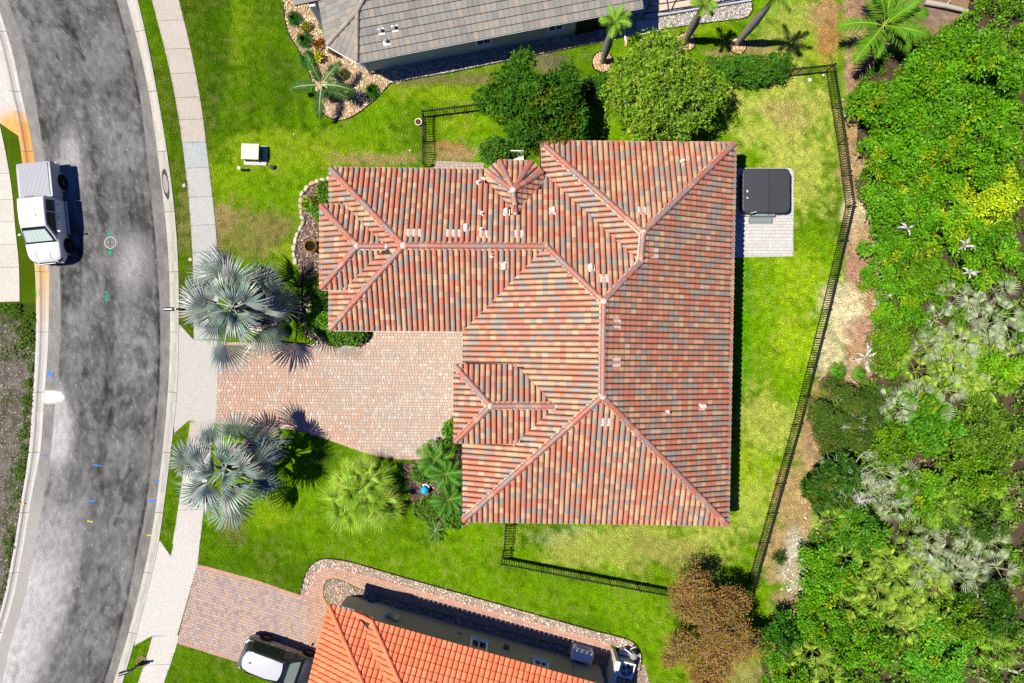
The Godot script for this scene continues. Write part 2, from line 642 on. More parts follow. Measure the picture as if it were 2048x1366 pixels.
func set_patches() -> void:
	lawn_patches = [
		# verge and front lawn
		[380, 300, 60, 700, c_olive, 0.7], [500, 110, 130, 130, c_mid, 0.7], [430, 90, 30, 170, c_dark, 0.8], [560, 160, 30, 120, c_dark, 0.6], [480, 60, 22, 110, c_yel, 0.35],
		[470, 255, 110, 16, c_dark, 0.7], [560, 300, 130, 60, c_yel, 0.75], [470, 360, 70, 50, c_yel, 0.6], [510, 365, 40, 30, c_vivid, 0.7], [690, 300, 110, 40, c_yel, 0.6], [730, 270, 60, 30, c_vivid, 0.9],
		[500, 470, 95, 55, c_dry, 0.75], [450, 440, 30, 30, c_tan, 0.6], [540, 440, 50, 40, c_dry, 0.5], [372, 430, 18, 90, c_dry, 0.5], [580, 510, 40, 30, c_yel, 0.6],
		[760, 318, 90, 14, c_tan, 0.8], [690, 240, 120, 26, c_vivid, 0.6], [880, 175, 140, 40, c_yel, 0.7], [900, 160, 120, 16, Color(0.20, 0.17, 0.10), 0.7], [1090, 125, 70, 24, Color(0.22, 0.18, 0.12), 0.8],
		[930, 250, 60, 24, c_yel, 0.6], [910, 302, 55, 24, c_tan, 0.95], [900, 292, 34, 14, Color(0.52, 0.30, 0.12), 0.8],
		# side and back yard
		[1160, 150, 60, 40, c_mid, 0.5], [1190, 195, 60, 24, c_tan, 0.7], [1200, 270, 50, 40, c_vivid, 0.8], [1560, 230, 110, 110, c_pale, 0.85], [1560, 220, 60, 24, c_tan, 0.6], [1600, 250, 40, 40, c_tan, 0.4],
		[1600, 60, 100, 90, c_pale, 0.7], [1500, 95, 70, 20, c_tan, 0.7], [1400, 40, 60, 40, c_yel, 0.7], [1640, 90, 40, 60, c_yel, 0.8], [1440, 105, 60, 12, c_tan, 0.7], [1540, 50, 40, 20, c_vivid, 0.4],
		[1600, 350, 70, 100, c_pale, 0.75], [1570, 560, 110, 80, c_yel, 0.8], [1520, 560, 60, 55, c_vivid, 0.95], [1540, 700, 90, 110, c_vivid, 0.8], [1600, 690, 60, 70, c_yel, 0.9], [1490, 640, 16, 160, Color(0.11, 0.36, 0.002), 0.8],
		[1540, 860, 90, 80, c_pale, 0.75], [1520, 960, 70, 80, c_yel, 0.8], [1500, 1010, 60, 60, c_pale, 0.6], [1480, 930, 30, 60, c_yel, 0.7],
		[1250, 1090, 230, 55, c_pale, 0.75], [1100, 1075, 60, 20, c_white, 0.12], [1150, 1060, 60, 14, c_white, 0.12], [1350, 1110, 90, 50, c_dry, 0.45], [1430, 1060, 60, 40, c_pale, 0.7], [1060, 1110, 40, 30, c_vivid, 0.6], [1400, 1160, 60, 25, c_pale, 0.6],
		# south lawn
		[560, 1120, 160, 70, c_mid, 0.6], [470, 1065, 30, 40, c_dry, 0.45], [540, 1030, 40, 30, c_yel, 0.6], [700, 1090, 120, 40, c_vivid, 0.7], [930, 1070, 80, 40, c_vivid, 0.9], [1100, 1190, 200, 50, c_vivid, 0.75],
		[600, 1160, 50, 30, c_dark, 0.5], [860, 1130, 90, 30, c_vivid, 0.8], [1270, 1240, 70, 60, c_vivid, 0.9], [1330, 1300, 60, 60, c_vivid, 0.8], [430, 1330, 90, 60, c_mid, 0.8], [480, 1100, 60, 60, c_dark, 0.3],
		[1420, 1300, 90, 70, c_yel, 0.7], [1470, 1340, 60, 40, c_tan, 0.6], [1545, 1260, 30, 40, c_yel, 0.8],
		# between the fence and the thicket
		[1700, 260, 26, 80, c_tan, 0.8], [1690, 330, 20, 40, c_straw, 0.5], [1655, 60, 28, 70, Color(0.50, 0.25, 0.10), 0.9], [1640, 35, 30, 40, c_tan, 0.7], [1720, 15, 40, 30, c_straw, 0.8], [1870, 25, 60, 30, Color(0.36, 0.24, 0.20), 0.9],
		[1725, 430, 40, 40, c_sand, 0.85], [1690, 620, 60, 70, c_sand, 1.0], [1660, 720, 40, 60, c_sand, 0.9], [1735, 520, 55, 70, c_straw, 0.95], [1745, 470, 40, 40, c_tan, 0.6], [1730, 660, 40, 40, c_straw, 0.85], [1700, 800, 90, 60, c_straw, 0.9], [1630, 830, 36, 60, Color(0.50, 0.28, 0.13), 0.8],
		[1640, 920, 60, 80, c_straw, 0.8], [1590, 1000, 60, 80, c_tan, 0.95], [1600, 960, 60, 60, c_tan, 0.7], [1570, 1110, 60, 70, c_tan, 0.9], [1590, 1150, 34, 70, c_white, 0.5], [1590, 1090, 22, 30, c_white, 0.5], [1570, 1200, 50, 30, c_straw, 0.7], [1600, 1240, 40, 30, c_straw, 0.8],
		[1560, 1340, 50, 40, c_straw, 0.7], [1540, 1090, 20, 40, c_tan, 0.6]]


func lawn_col(px: float, py: float) -> Color:
	var x := px / 35.0
	var z := py / 35.0
	var na := noise_a.get_noise_2d(x, z)
	var nb := noise_b.get_noise_2d(x, z)
	var nc := noise_c.get_noise_2d(x, z)
	var c := c_mid.lerp(c_vivid, clampf(0.5 + 0.9 * nc + 0.5 * na, 0, 1))
	# mowing stripes
	if px < 660.0 and py < 330.0:
		c = c.lerp(c_dark, clampf(0.25 + 1.1 * noise_b.get_noise_2d(x * 0.75, z * 0.10), 0, 0.7))
	elif py > 1040.0:
		c = c.lerp(c_dark, clampf(0.05 + 1.0 * noise_b.get_noise_2d((x - z * 0.28) * 0.10, (z - x * 0.28) * 0.8), 0, 0.5))
	if px > 1690.0:
		c = c_tan.lerp(c_straw, clampf(0.5 + na, 0, 1))
	for q in lawn_patches:
		var dx: float = (px - q[0]) / q[2]
		var dy: float = (py - q[1]) / q[3]
		var d := dx * dx + dy * dy
		if d > 2.6:
			continue
		d = sqrt(d) + 0.55 * na + 0.45 * nb
		var s := smoothstep(1.15, 0.5, d) * float(q[5])
		if s > 0.0:
			c = c.lerp(q[4], s)
	# clumps: thin, straw-coloured turf and lusher tufts
	c = c.lerp(c * 0.5, clampf(nb * 1.4 - 0.05, 0, 0.7))
	c = c.lerp(c_dry if px < 1690 else c_sand, clampf(-nb * 0.8 - na * 0.4 - 0.12, 0, 0.38))
	return c


func make_ground() -> void:
	set_patches()
	var base := MB.new()
	base.quad(Vector3(-260, -0.34, -260), Vector3(-260, -0.34, 260), Vector3(260, -0.34, 260), Vector3(260, -0.34, -260), Color(0.09, 0.11, 0.04))
	top_mesh("ground", base.commit(), M.ground).set_meta("kind", "structure")
	# all the turf and bare soil east of the street
	var poly := PackedVector2Array()
	for i in 41:
		var y := lerpf(-330, 1700, i / 40.0)
		poly.push_back(G(along(CURB_OUT, y) - 1.0, y))
	poly.push_back(G(2380, 1700))
	poly.push_back(G(2380, -330))
	var mb := sheet(poly, 0.0, 0.26, lawn_col)
	top_mesh("lawn", mb.commit(), M.lawn).set_meta("kind", "structure")
	# strip of turf and a bare lot west of the street
	var poly2 := PackedVector2Array()
	for i in 41:
		var y := lerpf(-330, 1700, i / 40.0)
		poly2.push_back(G(along(WEST_OUT, y) + 1.0, y))
	poly2.push_back(G(-380, 1700))
	poly2.push_back(G(-380, -330))
	var mb2 := sheet(poly2, 0.0, 0.22, west_col)
	top_mesh("vacant_lot_ground", mb2.commit(), M.lawn).set_meta("kind", "structure")


func west_col(px: float, py: float) -> Color:
	var x := px / 35.0
	var z := py / 35.0
	var na := noise_a.get_noise_2d(x + 50, z)
	var nb := noise_b.get_noise_2d(x + 50, z)
	var c := c_olive.lerp(c_mid, clampf(0.4 + na, 0, 1))
	if py > 606.0:
		var litter := Color(0.30, 0.27, 0.24).lerp(Color(0.15, 0.125, 0.10), clampf(0.45 + 1.5 * nb + 0.5 * na, 0, 1))
		var green := Color(0.07, 0.13, 0.012)
		var near := smoothstep(40, 4, absf(px - along(WEST_OUT, py))) * 0.8 + smoothstep(760, 640, py) * 0.9
		c = litter.lerp(green, clampf(near + 1.2 * na + 0.6 * nb - 0.25, 0, 0.95))
	return c


func road_col(px: float, py: float) -> Color:
	var x := px / 35.0
	var z := py / 35.0
	var t := (px - along(WEST_SEAM, py)) / (along(EAST_SEAM, py) - along(WEST_SEAM, py))
	# worn patches of every size, a little drawn out along the road
	var across := t * 8.0
	var w1 := noise_b.get_noise_2d(across * 0.5, z * 0.4)
	var w2 := noise_b.get_noise_2d(across * 0.5 + 31, z * 0.4 + 17)
	var na := noise_a.get_noise_2d(across * 1.0 + 90 + 1.6 * w1, z * 0.75 + 1.6 * w2)
	var nb := noise_b.get_noise_2d(across * 1.1 + 7, z * 0.9)
	var nc := noise_c.get_noise_2d(across * 2.0 + 3, z * 1.4)
	var g := 0.120 + 0.04 * nc + 0.095 * na + 0.05 * nb
	g += 0.035 * smoothstep(0.0, 0.12, noise_a.get_noise_2d(across * 1.3 - 40 + 2.0 * w2, z * 1.1))
	# wheel track that stays dark, and dust that gathers on the west side further south
	g -= 0.045 * smoothstep(0.085, 0.02, absf(t - 0.50 + 0.03 * na))
	g -= 0.07 * smoothstep(0.022, 0.006, absf(t - 0.985)) + 0.04 * smoothstep(0.02, 0.006, absf(t - 0.03))
	var dust := smoothstep(880, 1200, py) * smoothstep(0.62, 0.15, t + 0.30 * na)
	dust = maxf(dust, smoothstep(1.1, 0.4, Vector2((px - 110) / 40.0, (py - 860) / 110.0).length() + 0.4 * na))
	dust = maxf(dust, 0.75 * smoothstep(1.1, 0.4, Vector2((px - 140) / 30.0, (py - 330) / 90.0).length() + 0.7 * na + 0.4 * nb))
	dust = maxf(dust, 0.6 * smoothstep(1.1, 0.3, Vector2((px - 260) / 40.0, (py - 530) / 70.0).length() + 0.6 * na + 0.4 * nb))
	g = lerpf(g, 0.44 + 0.16 * na + 0.12 * nb, dust * 0.9)
	g += 0.09 * smoothstep(0.40, 0.6, noise_b.get_noise_2d(x * 4.6, z * 4.2))
	# spilt white dust by the west kerb
	var spill := smoothstep(1.0, 0.75, Vector2((px - 101) / 26.0, (py - 794) / 13.5).length() + 0.30 * nb)
	g = lerpf(g, 0.86, spill)
	g = clampf(g, 0.035, 0.9)
	return Color(g * 0.985, g * 0.99, g * 1.02)


func gutter_col(px: float, py: float) -> Color:
	var na := noise_a.get_noise_2d(px / 35.0 + 20, py / 35.0)
	var nb := noise_b.get_noise_2d(px / 20.0, py / 50.0)
	var g := clampf(0.20 + 0.06 * na + 0.07 * nb, 0.05, 0.9)
	if px < 200.0:
		var spill := smoothstep(1.0, 0.75, Vector2((px - 101) / 26.0, (py - 794) / 13.5).length() + 0.3 * nb)
		g = lerpf(g + 0.04, 0.86, spill)
		g = lerpf(g, 0.38, smoothstep(900, 1050, py) * 0.8)
	return Color(g, g * 0.98, g * 0.95)


func curb_piece(inner: Array, outer: Array, y0: float, y1: float, east: bool, color_of: Callable) -> MB:
	var mb := MB.new()
	# cross-section: gutter lip, rise, rounded top, back
	var prof := [[0.0, -0.085], [0.30, -0.078], [0.52, -0.03], [0.66, 0.035], [0.80, 0.052], [1.0, 0.045], [1.0, -0.12]]
	var ny := 6
	for j in ny:
		for k in prof.size() - 1:
			var q := []
			var mid := Vector2.ZERO
			for e in [[j, k], [j + 1, k], [j + 1, k + 1], [j, k + 1]]:
				var y := lerpf(y0, y1, float(e[0]) / ny)
				var x := lerpf(along(inner, y), along(outer, y), prof[e[1]][0])
				var g := G(x, y)
				q.append(Vector3(g.x, prof[e[1]][1], g.y))
				mid += Vector2(x, y) / 4.0
			var c: Color = color_of.call(mid.x, mid.y, float(k) / prof.size())
			if not east:
				q = [q[3], q[2], q[1], q[0]]
			mb.quad(q[0], q[1], q[2], q[3], c)
	return mb


func make_street() -> void:
	# carriageway
	var wl := func(y): return along(WEST_SEAM, y)
	var er := func(y): return along(EAST_SEAM, y)
	var mb := strip(wl, er, -330, 1700, 420, 64, -0.085, road_col)
	top_mesh("road", mb.commit(), M.asphalt).set_meta("kind", "structure")
	var g1 := strip(er, func(y): return along(EAST_EDGE, y) + 1.0, -330, 1700, 260, 6, -0.092, gutter_col)
	top_mesh("gutter_east", g1.commit(), M.asphalt).set_meta("kind", "structure")
	var g2 := strip(func(y): return along(WEST_EDGE, y) - 1.0, wl, -330, 1700, 260, 6, -0.092, gutter_col)
	top_mesh("gutter_west", g2.commit(), M.asphalt).set_meta("kind", "structure")

	var ec := func(px: float, py: float, k: float) -> Color:
		var nb := noise_b.get_noise_2d(px / 12.0, py / 60.0)
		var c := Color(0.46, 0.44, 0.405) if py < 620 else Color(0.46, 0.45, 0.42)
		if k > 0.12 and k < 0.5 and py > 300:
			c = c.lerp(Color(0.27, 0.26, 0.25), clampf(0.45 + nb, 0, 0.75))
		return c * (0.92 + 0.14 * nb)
	var wc := func(px: float, py: float, k: float) -> Color:
		var nb := noise_b.get_noise_2d(px / 12.0, py / 40.0)
		var c := Color(0.52, 0.505, 0.475)
		var rust := smoothstep(205, 250, py) * smoothstep(690, 560, py)
		c = c.lerp(Color(0.60, 0.30, 0.09).lerp(Color(0.60, 0.42, 0.24), smoothstep(360, 640, py)), clampf(rust * (0.9 + 0.6 * nb), 0, 1))
		return c * (0.94 + 0.12 * nb)
	var curb_e := structure("curb_east")
	var curb_w := structure("curb_west")
	var y := -300.0
	while y < 1680.0:
		var y1 := y + 120.5
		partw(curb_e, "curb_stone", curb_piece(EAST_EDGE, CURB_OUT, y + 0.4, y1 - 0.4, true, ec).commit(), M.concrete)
		partw(curb_w, "curb_stone", curb_piece(WEST_EDGE, WEST_OUT, y + 0.4, y1 - 0.4, false, wc).commit(), M.concrete)
		y = y1

	# east pavement slab by slab
	var walk := structure("sidewalk_east")
	var joints := [-330, -272, -214, -157, -100, -43, 42, 99, 148, 196, 240, 286, 337, 395, 451, 505, 558, 617, 680]
	for i in joints.size() - 1:
		slab(walk, joints[i], joints[i + 1], WALK_IN, WALK_OUT)
	var joints2 := [843, 900, 960, 1020, 1087.5]
	for i in joints2.size() - 1:
		slab(walk, joints2[i], joints2[i + 1], WALK_IN, WALK_OUT)
	var joints3 := [1272, 1330, 1388, 1446, 1504, 1562, 1620, 1690]
	for i in joints3.size() - 1:
		slab(walk, joints3[i], joints3[i + 1], WALK_IN, WALK_OUT)
	# west pavement
	var walk_w := structure("sidewalk_west")
	var win := [[250, -62], [300, -55], [377, -42], [454, -34], [531, -27], [606, -25]]
	var wout := [[250, 0], [300, 11], [377, 24], [454, 31], [531, 38.5], [606, 40]]
	var jw := [252, 300, 349, 401, 445, 491, 536, 605]
	for i in jw.size() - 1:
		slab(walk_w, jw[i], jw[i + 1], win, wout)
	# concrete crossing at the top left, rust on its lower end
	var apron_w := PackedVector2Array()
	for i in 12:
		var yy := lerpf(-120, 272, i / 11.0)
		apron_w.push_back(G(along(WEST_OUT, yy) - 0.5, yy))
	apron_w.push_back(G(0, 246))
	apron_w.push_back(G(-70, 246))
	apron_w.push_back(G(-160, -120))
	var ac := func(px: float, py: float) -> Color:
		var nb := noise_b.get_noise_2d(px / 20.0, py / 20.0)
		var c := Color(0.52, 0.51, 0.49) * (0.95 + 0.1 * nb)
		return c.lerp(Color(0.62, 0.33, 0.11), clampf(smoothstep(205, 245, py + 14.0 * nb) * smoothstep(-10, 12, px + 10 * nb), 0, 1))
	var am := sheet(apron_w, 0.032, 0.2, ac)
	am.prism(apron_w, -0.1, 0.028, Color(0.6, 0.58, 0.55))
	top_mesh("driveway_apron_west", am.commit(), M.concrete).set_meta("kind", "structure")

	# apron of the main driveway
	var ap := [[436, 681]]
	for p in [[436.5, 720], [434, 800], [431.5, 846], [378, 841]]:
		ap.append(p)
	ap.append([349.5, 866])
	for i in 9:
		var yy := lerpf(850, 662, i / 8.0)
		ap.append([along(CURB_OUT, yy) + 0.6, yy])
	ap.append([359, 648])
	ap.append([388, 680])
	var apron := structure("driveway_apron")
	var ap1 := GP(ap)
	hard_polys.append(ap1)
	var amb := sheet(ap1, 0.036, 0.25, func(px, py): return Color(0.425, 0.422, 0.40) * (0.97 + 0.06 * noise_b.get_noise_2d(px / 30.0, py / 9.0)))
	amb.prism(ap1, -0.1, 0.032, Color(0.55, 0.54, 0.5))
	partw(apron, "slab", amb.commit(), M.concrete)
	# apron and pavement in front of the south house, cast together
	var sp := [[397, 1086], [396, 1127], [384, 1178], [372, 1222], [354, 1286], [351, 1270]]
	sp = [[400, 1085], [396, 1127], [375, 1200], [355, 1271], [305, 1271], [269.5, 1291]]
	for i in 9:
		var yy := lerpf(1280, 1086, i / 8.0)
		sp.append([along(CURB_OUT, yy) + 0.6, yy])
	sp.append([320, 1080])
	sp.append([342, 1112])
	sp.append([348, 1085])
	var ap2 := GP(sp)
	hard_polys.append(ap2)
	var smb := sheet(ap2, 0.036, 0.25, func(px, py): return Color(0.50, 0.49, 0.47) * (0.96 + 0.05 * noise_b.get_noise_2d(px / 30.0, py / 20.0)))
	smb.prism(ap2, -0.1, 0.032, Color(0.7, 0.69, 0.65))
	var apron2 := structure("driveway_apron")
	partw(apron2, "slab", smb.commit(), M.concrete)

	# survey paint on the road
	paint_mark("survey_arrow", [[211, 471, 217, 461, 219, 472], [214, 470, 217, 470, 220, 478, 217, 478]], Color(0.02, 0.42, 0.20), "small green paint arrow above the manhole cover")
	paint_mark("survey_arrow", [[214, 503, 223, 502, 218.5, 511], [217, 496, 220, 496, 220, 503, 217, 503]], Color(0.02, 0.42, 0.20), "small green paint arrow below the manhole cover")
	paint_mark("survey_arrow", [[207, 586, 213, 581, 214, 589], [210, 586, 213, 586, 213, 598, 210, 598], [207, 597, 216, 596, 212, 604], [203, 593, 209, 592, 209, 594, 203, 594.5]], Color(0.02, 0.42, 0.20), "green paint arrows left of the silver palm, on the road")
	paint_mark("survey_mark", [[71, 580, 79, 578, 80, 590, 73, 596]], Color(0.10, 0.42, 0.10), "green paint smear on the rusty kerb", 0.048)
	paint_mark("survey_mark", [[92, 744, 97, 743, 106, 748, 103, 754, 95, 753]], Color(0.12, 0.24, 0.75), "blue paint smear in the gutter above the white spill")
	paint_mark("survey_mark", [[78, 910, 91, 911, 91, 913, 78, 912]], Color(0.08, 0.26, 0.75), "short blue paint dash in the west gutter")
	paint_mark("survey_mark", [[185, 929, 201, 931, 201, 933, 185, 931.5]], Color(0.08, 0.26, 0.75), "thin blue paint dash in the middle of the road")
	paint_mark("survey_mark", [[175, 1002, 189, 1001, 189, 1004, 175, 1005]], Color(0.05, 0.25, 0.70), "blue paint dash on dark asphalt beside the dust")
	paint_mark("survey_mark", [[296, 1002, 311, 1000, 311, 1004, 296, 1005]], Color(0.05, 0.25, 0.78), "bright blue paint dash by the east kerb")
	paint_mark("survey_mark", [[307, 961, 317, 961, 317, 964, 308, 964]], Color(0.05, 0.25, 0.78), "small blue paint dash beneath the lower silver palm's tip")
	paint_mark("survey_mark", [[172.5, 1041, 184, 1043.5, 183.5, 1046, 172.5, 1043.5]], Color(0.80, 0.60, 0.02), "yellow paint dash in the middle of the road")
	paint_mark("survey_mark", [[291.5, 1069.5, 303, 1071, 302.5, 1073.5, 291.5, 1072]], Color(0.80, 0.62, 0.02), "yellow paint dash beside the east kerb")
	paint_mark("survey_mark", [[313, 1075, 320, 1076, 319.5, 1078.5, 313, 1077.5]], Color(0.80, 0.62, 0.02), "yellow paint dab on the east kerb", 0.056)
	paint_mark("survey_mark", [[41, 1005, 50, 1006, 50, 1009, 41, 1008]], Color(0.75, 0.58, 0.05), "yellow paint dab on the west kerb", 0.056)


func slab(parent: Node3D, y0: float, y1: float, l: Array, r: Array) -> void:
	var p := PackedVector2Array([G(along(l, y0 + 0.3), y0 + 0.3), G(along(l, (y0 + y1) / 2), (y0 + y1) / 2), G(along(l, y1 - 0.3), y1 - 0.3), G(along(r, y1 - 2.3), y1 - 2.3), G(along(r, (y0 + y1) / 2 - 2), (y0 + y1) / 2 - 2), G(along(r, y0 - 1.7), y0 - 1.7)])
	var c := Color(0.42, 0.385, 0.35)
	if y0 > 270 and y0 < 800:
		c = Color(0.395, 0.40, 0.395)
	elif y0 >= 880:
		c = Color(0.49, 0.48, 0.46)
	if absf(y0 - 286) < 2:
		c = Color(0.36, 0.385, 0.40)
	if l[0][1] < 0:
		c = Color(0.50, 0.48, 0.435)
	c = jit(c, 0.035)
	var tone := c
	var mb := sheet(p, 0.034, 0.22, func(px, py): return tone * (0.97 + 0.05 * noise_b.get_noise_2d(px / 26.0 + y0, py / 26.0) + 0.05 * noise_a.get_noise_2d(px / 20.0, py / 20.0)))
	mb.prism(p, -0.08, 0.031, c * 0.92)
	partw(parent, "slab", mb.commit(), M.concrete)
	hard_polys.append(p)


func paint_mark(called: String, polys: Array, col: Color, label: String, h := -0.078) -> void:
	var mb := MB.new()
	for q in polys:
		var p := PackedVector2Array()
		for i in range(0, q.size(), 2):
			p.push_back(G(q[i], q[i + 1]))
		mb.prism(p, h - 0.002, h, col, false)
	tag(top_mesh(called, mb.commit(), M.marking), label, "road marking")


# ---------------------------------------------------------------- pavers, gravel and planting beds

func paver(mb: MB, quad2: PackedVector2Array, poly: PackedVector2Array, y: float, col: Color, gap: float) -> void:
	var mid := Vector2.ZERO
	for p in quad2:
		mid += p / quad2.size()
	var all_in := true
	var any_in := false
	for p in quad2:
		if Geometry2D.is_point_in_polygon(p, poly):
			any_in = true
		else:
			all_in = false
	if not any_in:
		return
	var top := PackedVector2Array()
	var low := PackedVector2Array()
	for p in quad2:
		var d := (mid - p).normalized()
		low.push_back(p + d * gap)
		top.push_back(p + d * (gap + 0.012))
	var dy := rf(-0.003, 0.003)
	if all_in:
		var n := top.size()
		for i in range(1, n - 1):
			mb.tri(v3(top[0], y + dy), v3(top[i + 1], y + dy), v3(top[i], y + dy), col)
		for i in n:
			var k := (i + 1) % n
			mb.quad(v3(low[i], y - 0.02), v3(top[i], y + dy), v3(top[k], y + dy), v3(low[k], y - 0.02), col)
	else:
		for piece in Geometry2D.intersect_polygons(top, poly):
			mb.prism(piece, y - 0.02, y + dy, col)


func v3(p: Vector2, y: float) -> Vector3:
	return Vector3(p.x, y, p.y)


func pave_ashlar(poly: PackedVector2Array, y: float, turn: float, color_of: Callable) -> MB:
	var mb := MB.new()
	var inv := Transform2D(-turn, Vector2.ZERO)
	var fwd := Transform2D(turn, Vector2.ZERO)
	var lo := inv * poly[0]
	var hi := lo
	for p in poly:
		lo = lo.min(inv * p)
		hi = hi.max(inv * p)
	var z := lo.y
	var lengths := [0.13, 0.19, 0.19, 0.165, 0.13, 0.23]
	while z < hi.y:
		var h: float = [0.135, 0.175, 0.175, 0.20][rng.randi() % 4]
		var x := lo.x - rf(0, 0.2)
		while x < hi.x:
			var w: float = lengths[rng.randi() % lengths.size()]
			var q := PackedVector2Array([fwd * Vector2(x, z), fwd * Vector2(x + w, z), fwd * Vector2(x + w, z + h), fwd * Vector2(x, z + h)])
			paver(mb, q, poly, y, color_of.call(q[0].x * 35 + 1024, q[0].y * 35 + 683), 0.006)
			x += w
		z += h
	return mb


func pave_herringbone(poly: PackedVector2Array, y: float, turn: float, color_of: Callable, s := 0.115) -> MB:
	var mb := MB.new()
	var inv := Transform2D(-turn, Vector2.ZERO)
	var fwd := Transform2D(turn, Vector2.ZERO)
	var lo := inv * poly[0]
	var hi := lo
	for p in poly:
		lo = lo.min(inv * p)
		hi = hi.max(inv * p)
	var ni := int((hi.x - lo.x) / s) + 4
	var nj := int((hi.y - lo.y) / s) + 4
	for j in nj:
		for i in ni:
			var k := posmod(i - j, 4)
			var r: Rect2
			if k == 0:
				r = Rect2(i, j, 2, 1)
			elif k == 2:
				r = Rect2(i, j, 1, 2)
				# the upright stone hangs one course up
				r.position.y -= 1
				if posmod(i - j, 4) != 2:
					continue
			else:
				continue
			var a := lo + r.position * s
			var b := r.size * s
			var q := PackedVector2Array([fwd * a, fwd * (a + Vector2(b.x, 0)), fwd * (a + b), fwd * (a + Vector2(0, b.y))])
			paver(mb, q, poly, y, color_of.call(q[0].x * 35 + 1024, q[0].y * 35 + 683), 0.007)
	return mb


# a row of stones laid across a line
func pave_soldier(mb: MB, line: Array, width: float, y: float, color_of: Callable, pitch := 0.115) -> void:
	var pts := PackedVector2Array()
	for p in line:
		pts.push_back(G(p[0], p[1]))
	var rest := 0.0
	for i in pts.size() - 1:
		var a := pts[i]
		var b := pts[i + 1]
		var d := (b - a).normalized()
		var side := Vector2(-d.y, d.x)
		var n := maxi(1, int(round((b - a).length() / pitch)))
		for k in n:
			var p := a.lerp(b, float(k) / n)
			var q := a.lerp(b, float(k + 1) / n)
			var quad2 := PackedVector2Array([p, q, q + side * width, p + side * width])
			var big := PackedVector2Array([p - d * 9 - side * 9, p + d * 9 - side * 9, p + d * 9 + side * 9, p - d * 9 + side * 9])
			paver(mb, quad2, big, y, color_of.call(p.x * 35 + 1024, p.y * 35 + 683), 0.007)


func smooth_line(list: Array, per := 5) -> Array:
	var out := []
	for i in list.size() - 1:
		var p0: Array = list[maxi(i - 1, 0)]
		var p1: Array = list[i]
		var p2: Array = list[i + 1]
		var p3: Array = list[mini(i + 2, list.size() - 1)]
		for k in per:
			var t := float(k) / per
			out.append([cubic_interpolate(p1[0], p2[0], p0[0], p3[0], t), cubic_interpolate(p1[1], p2[1], p0[1], p3[1], t)])
	out.append(list[-1])
	return out


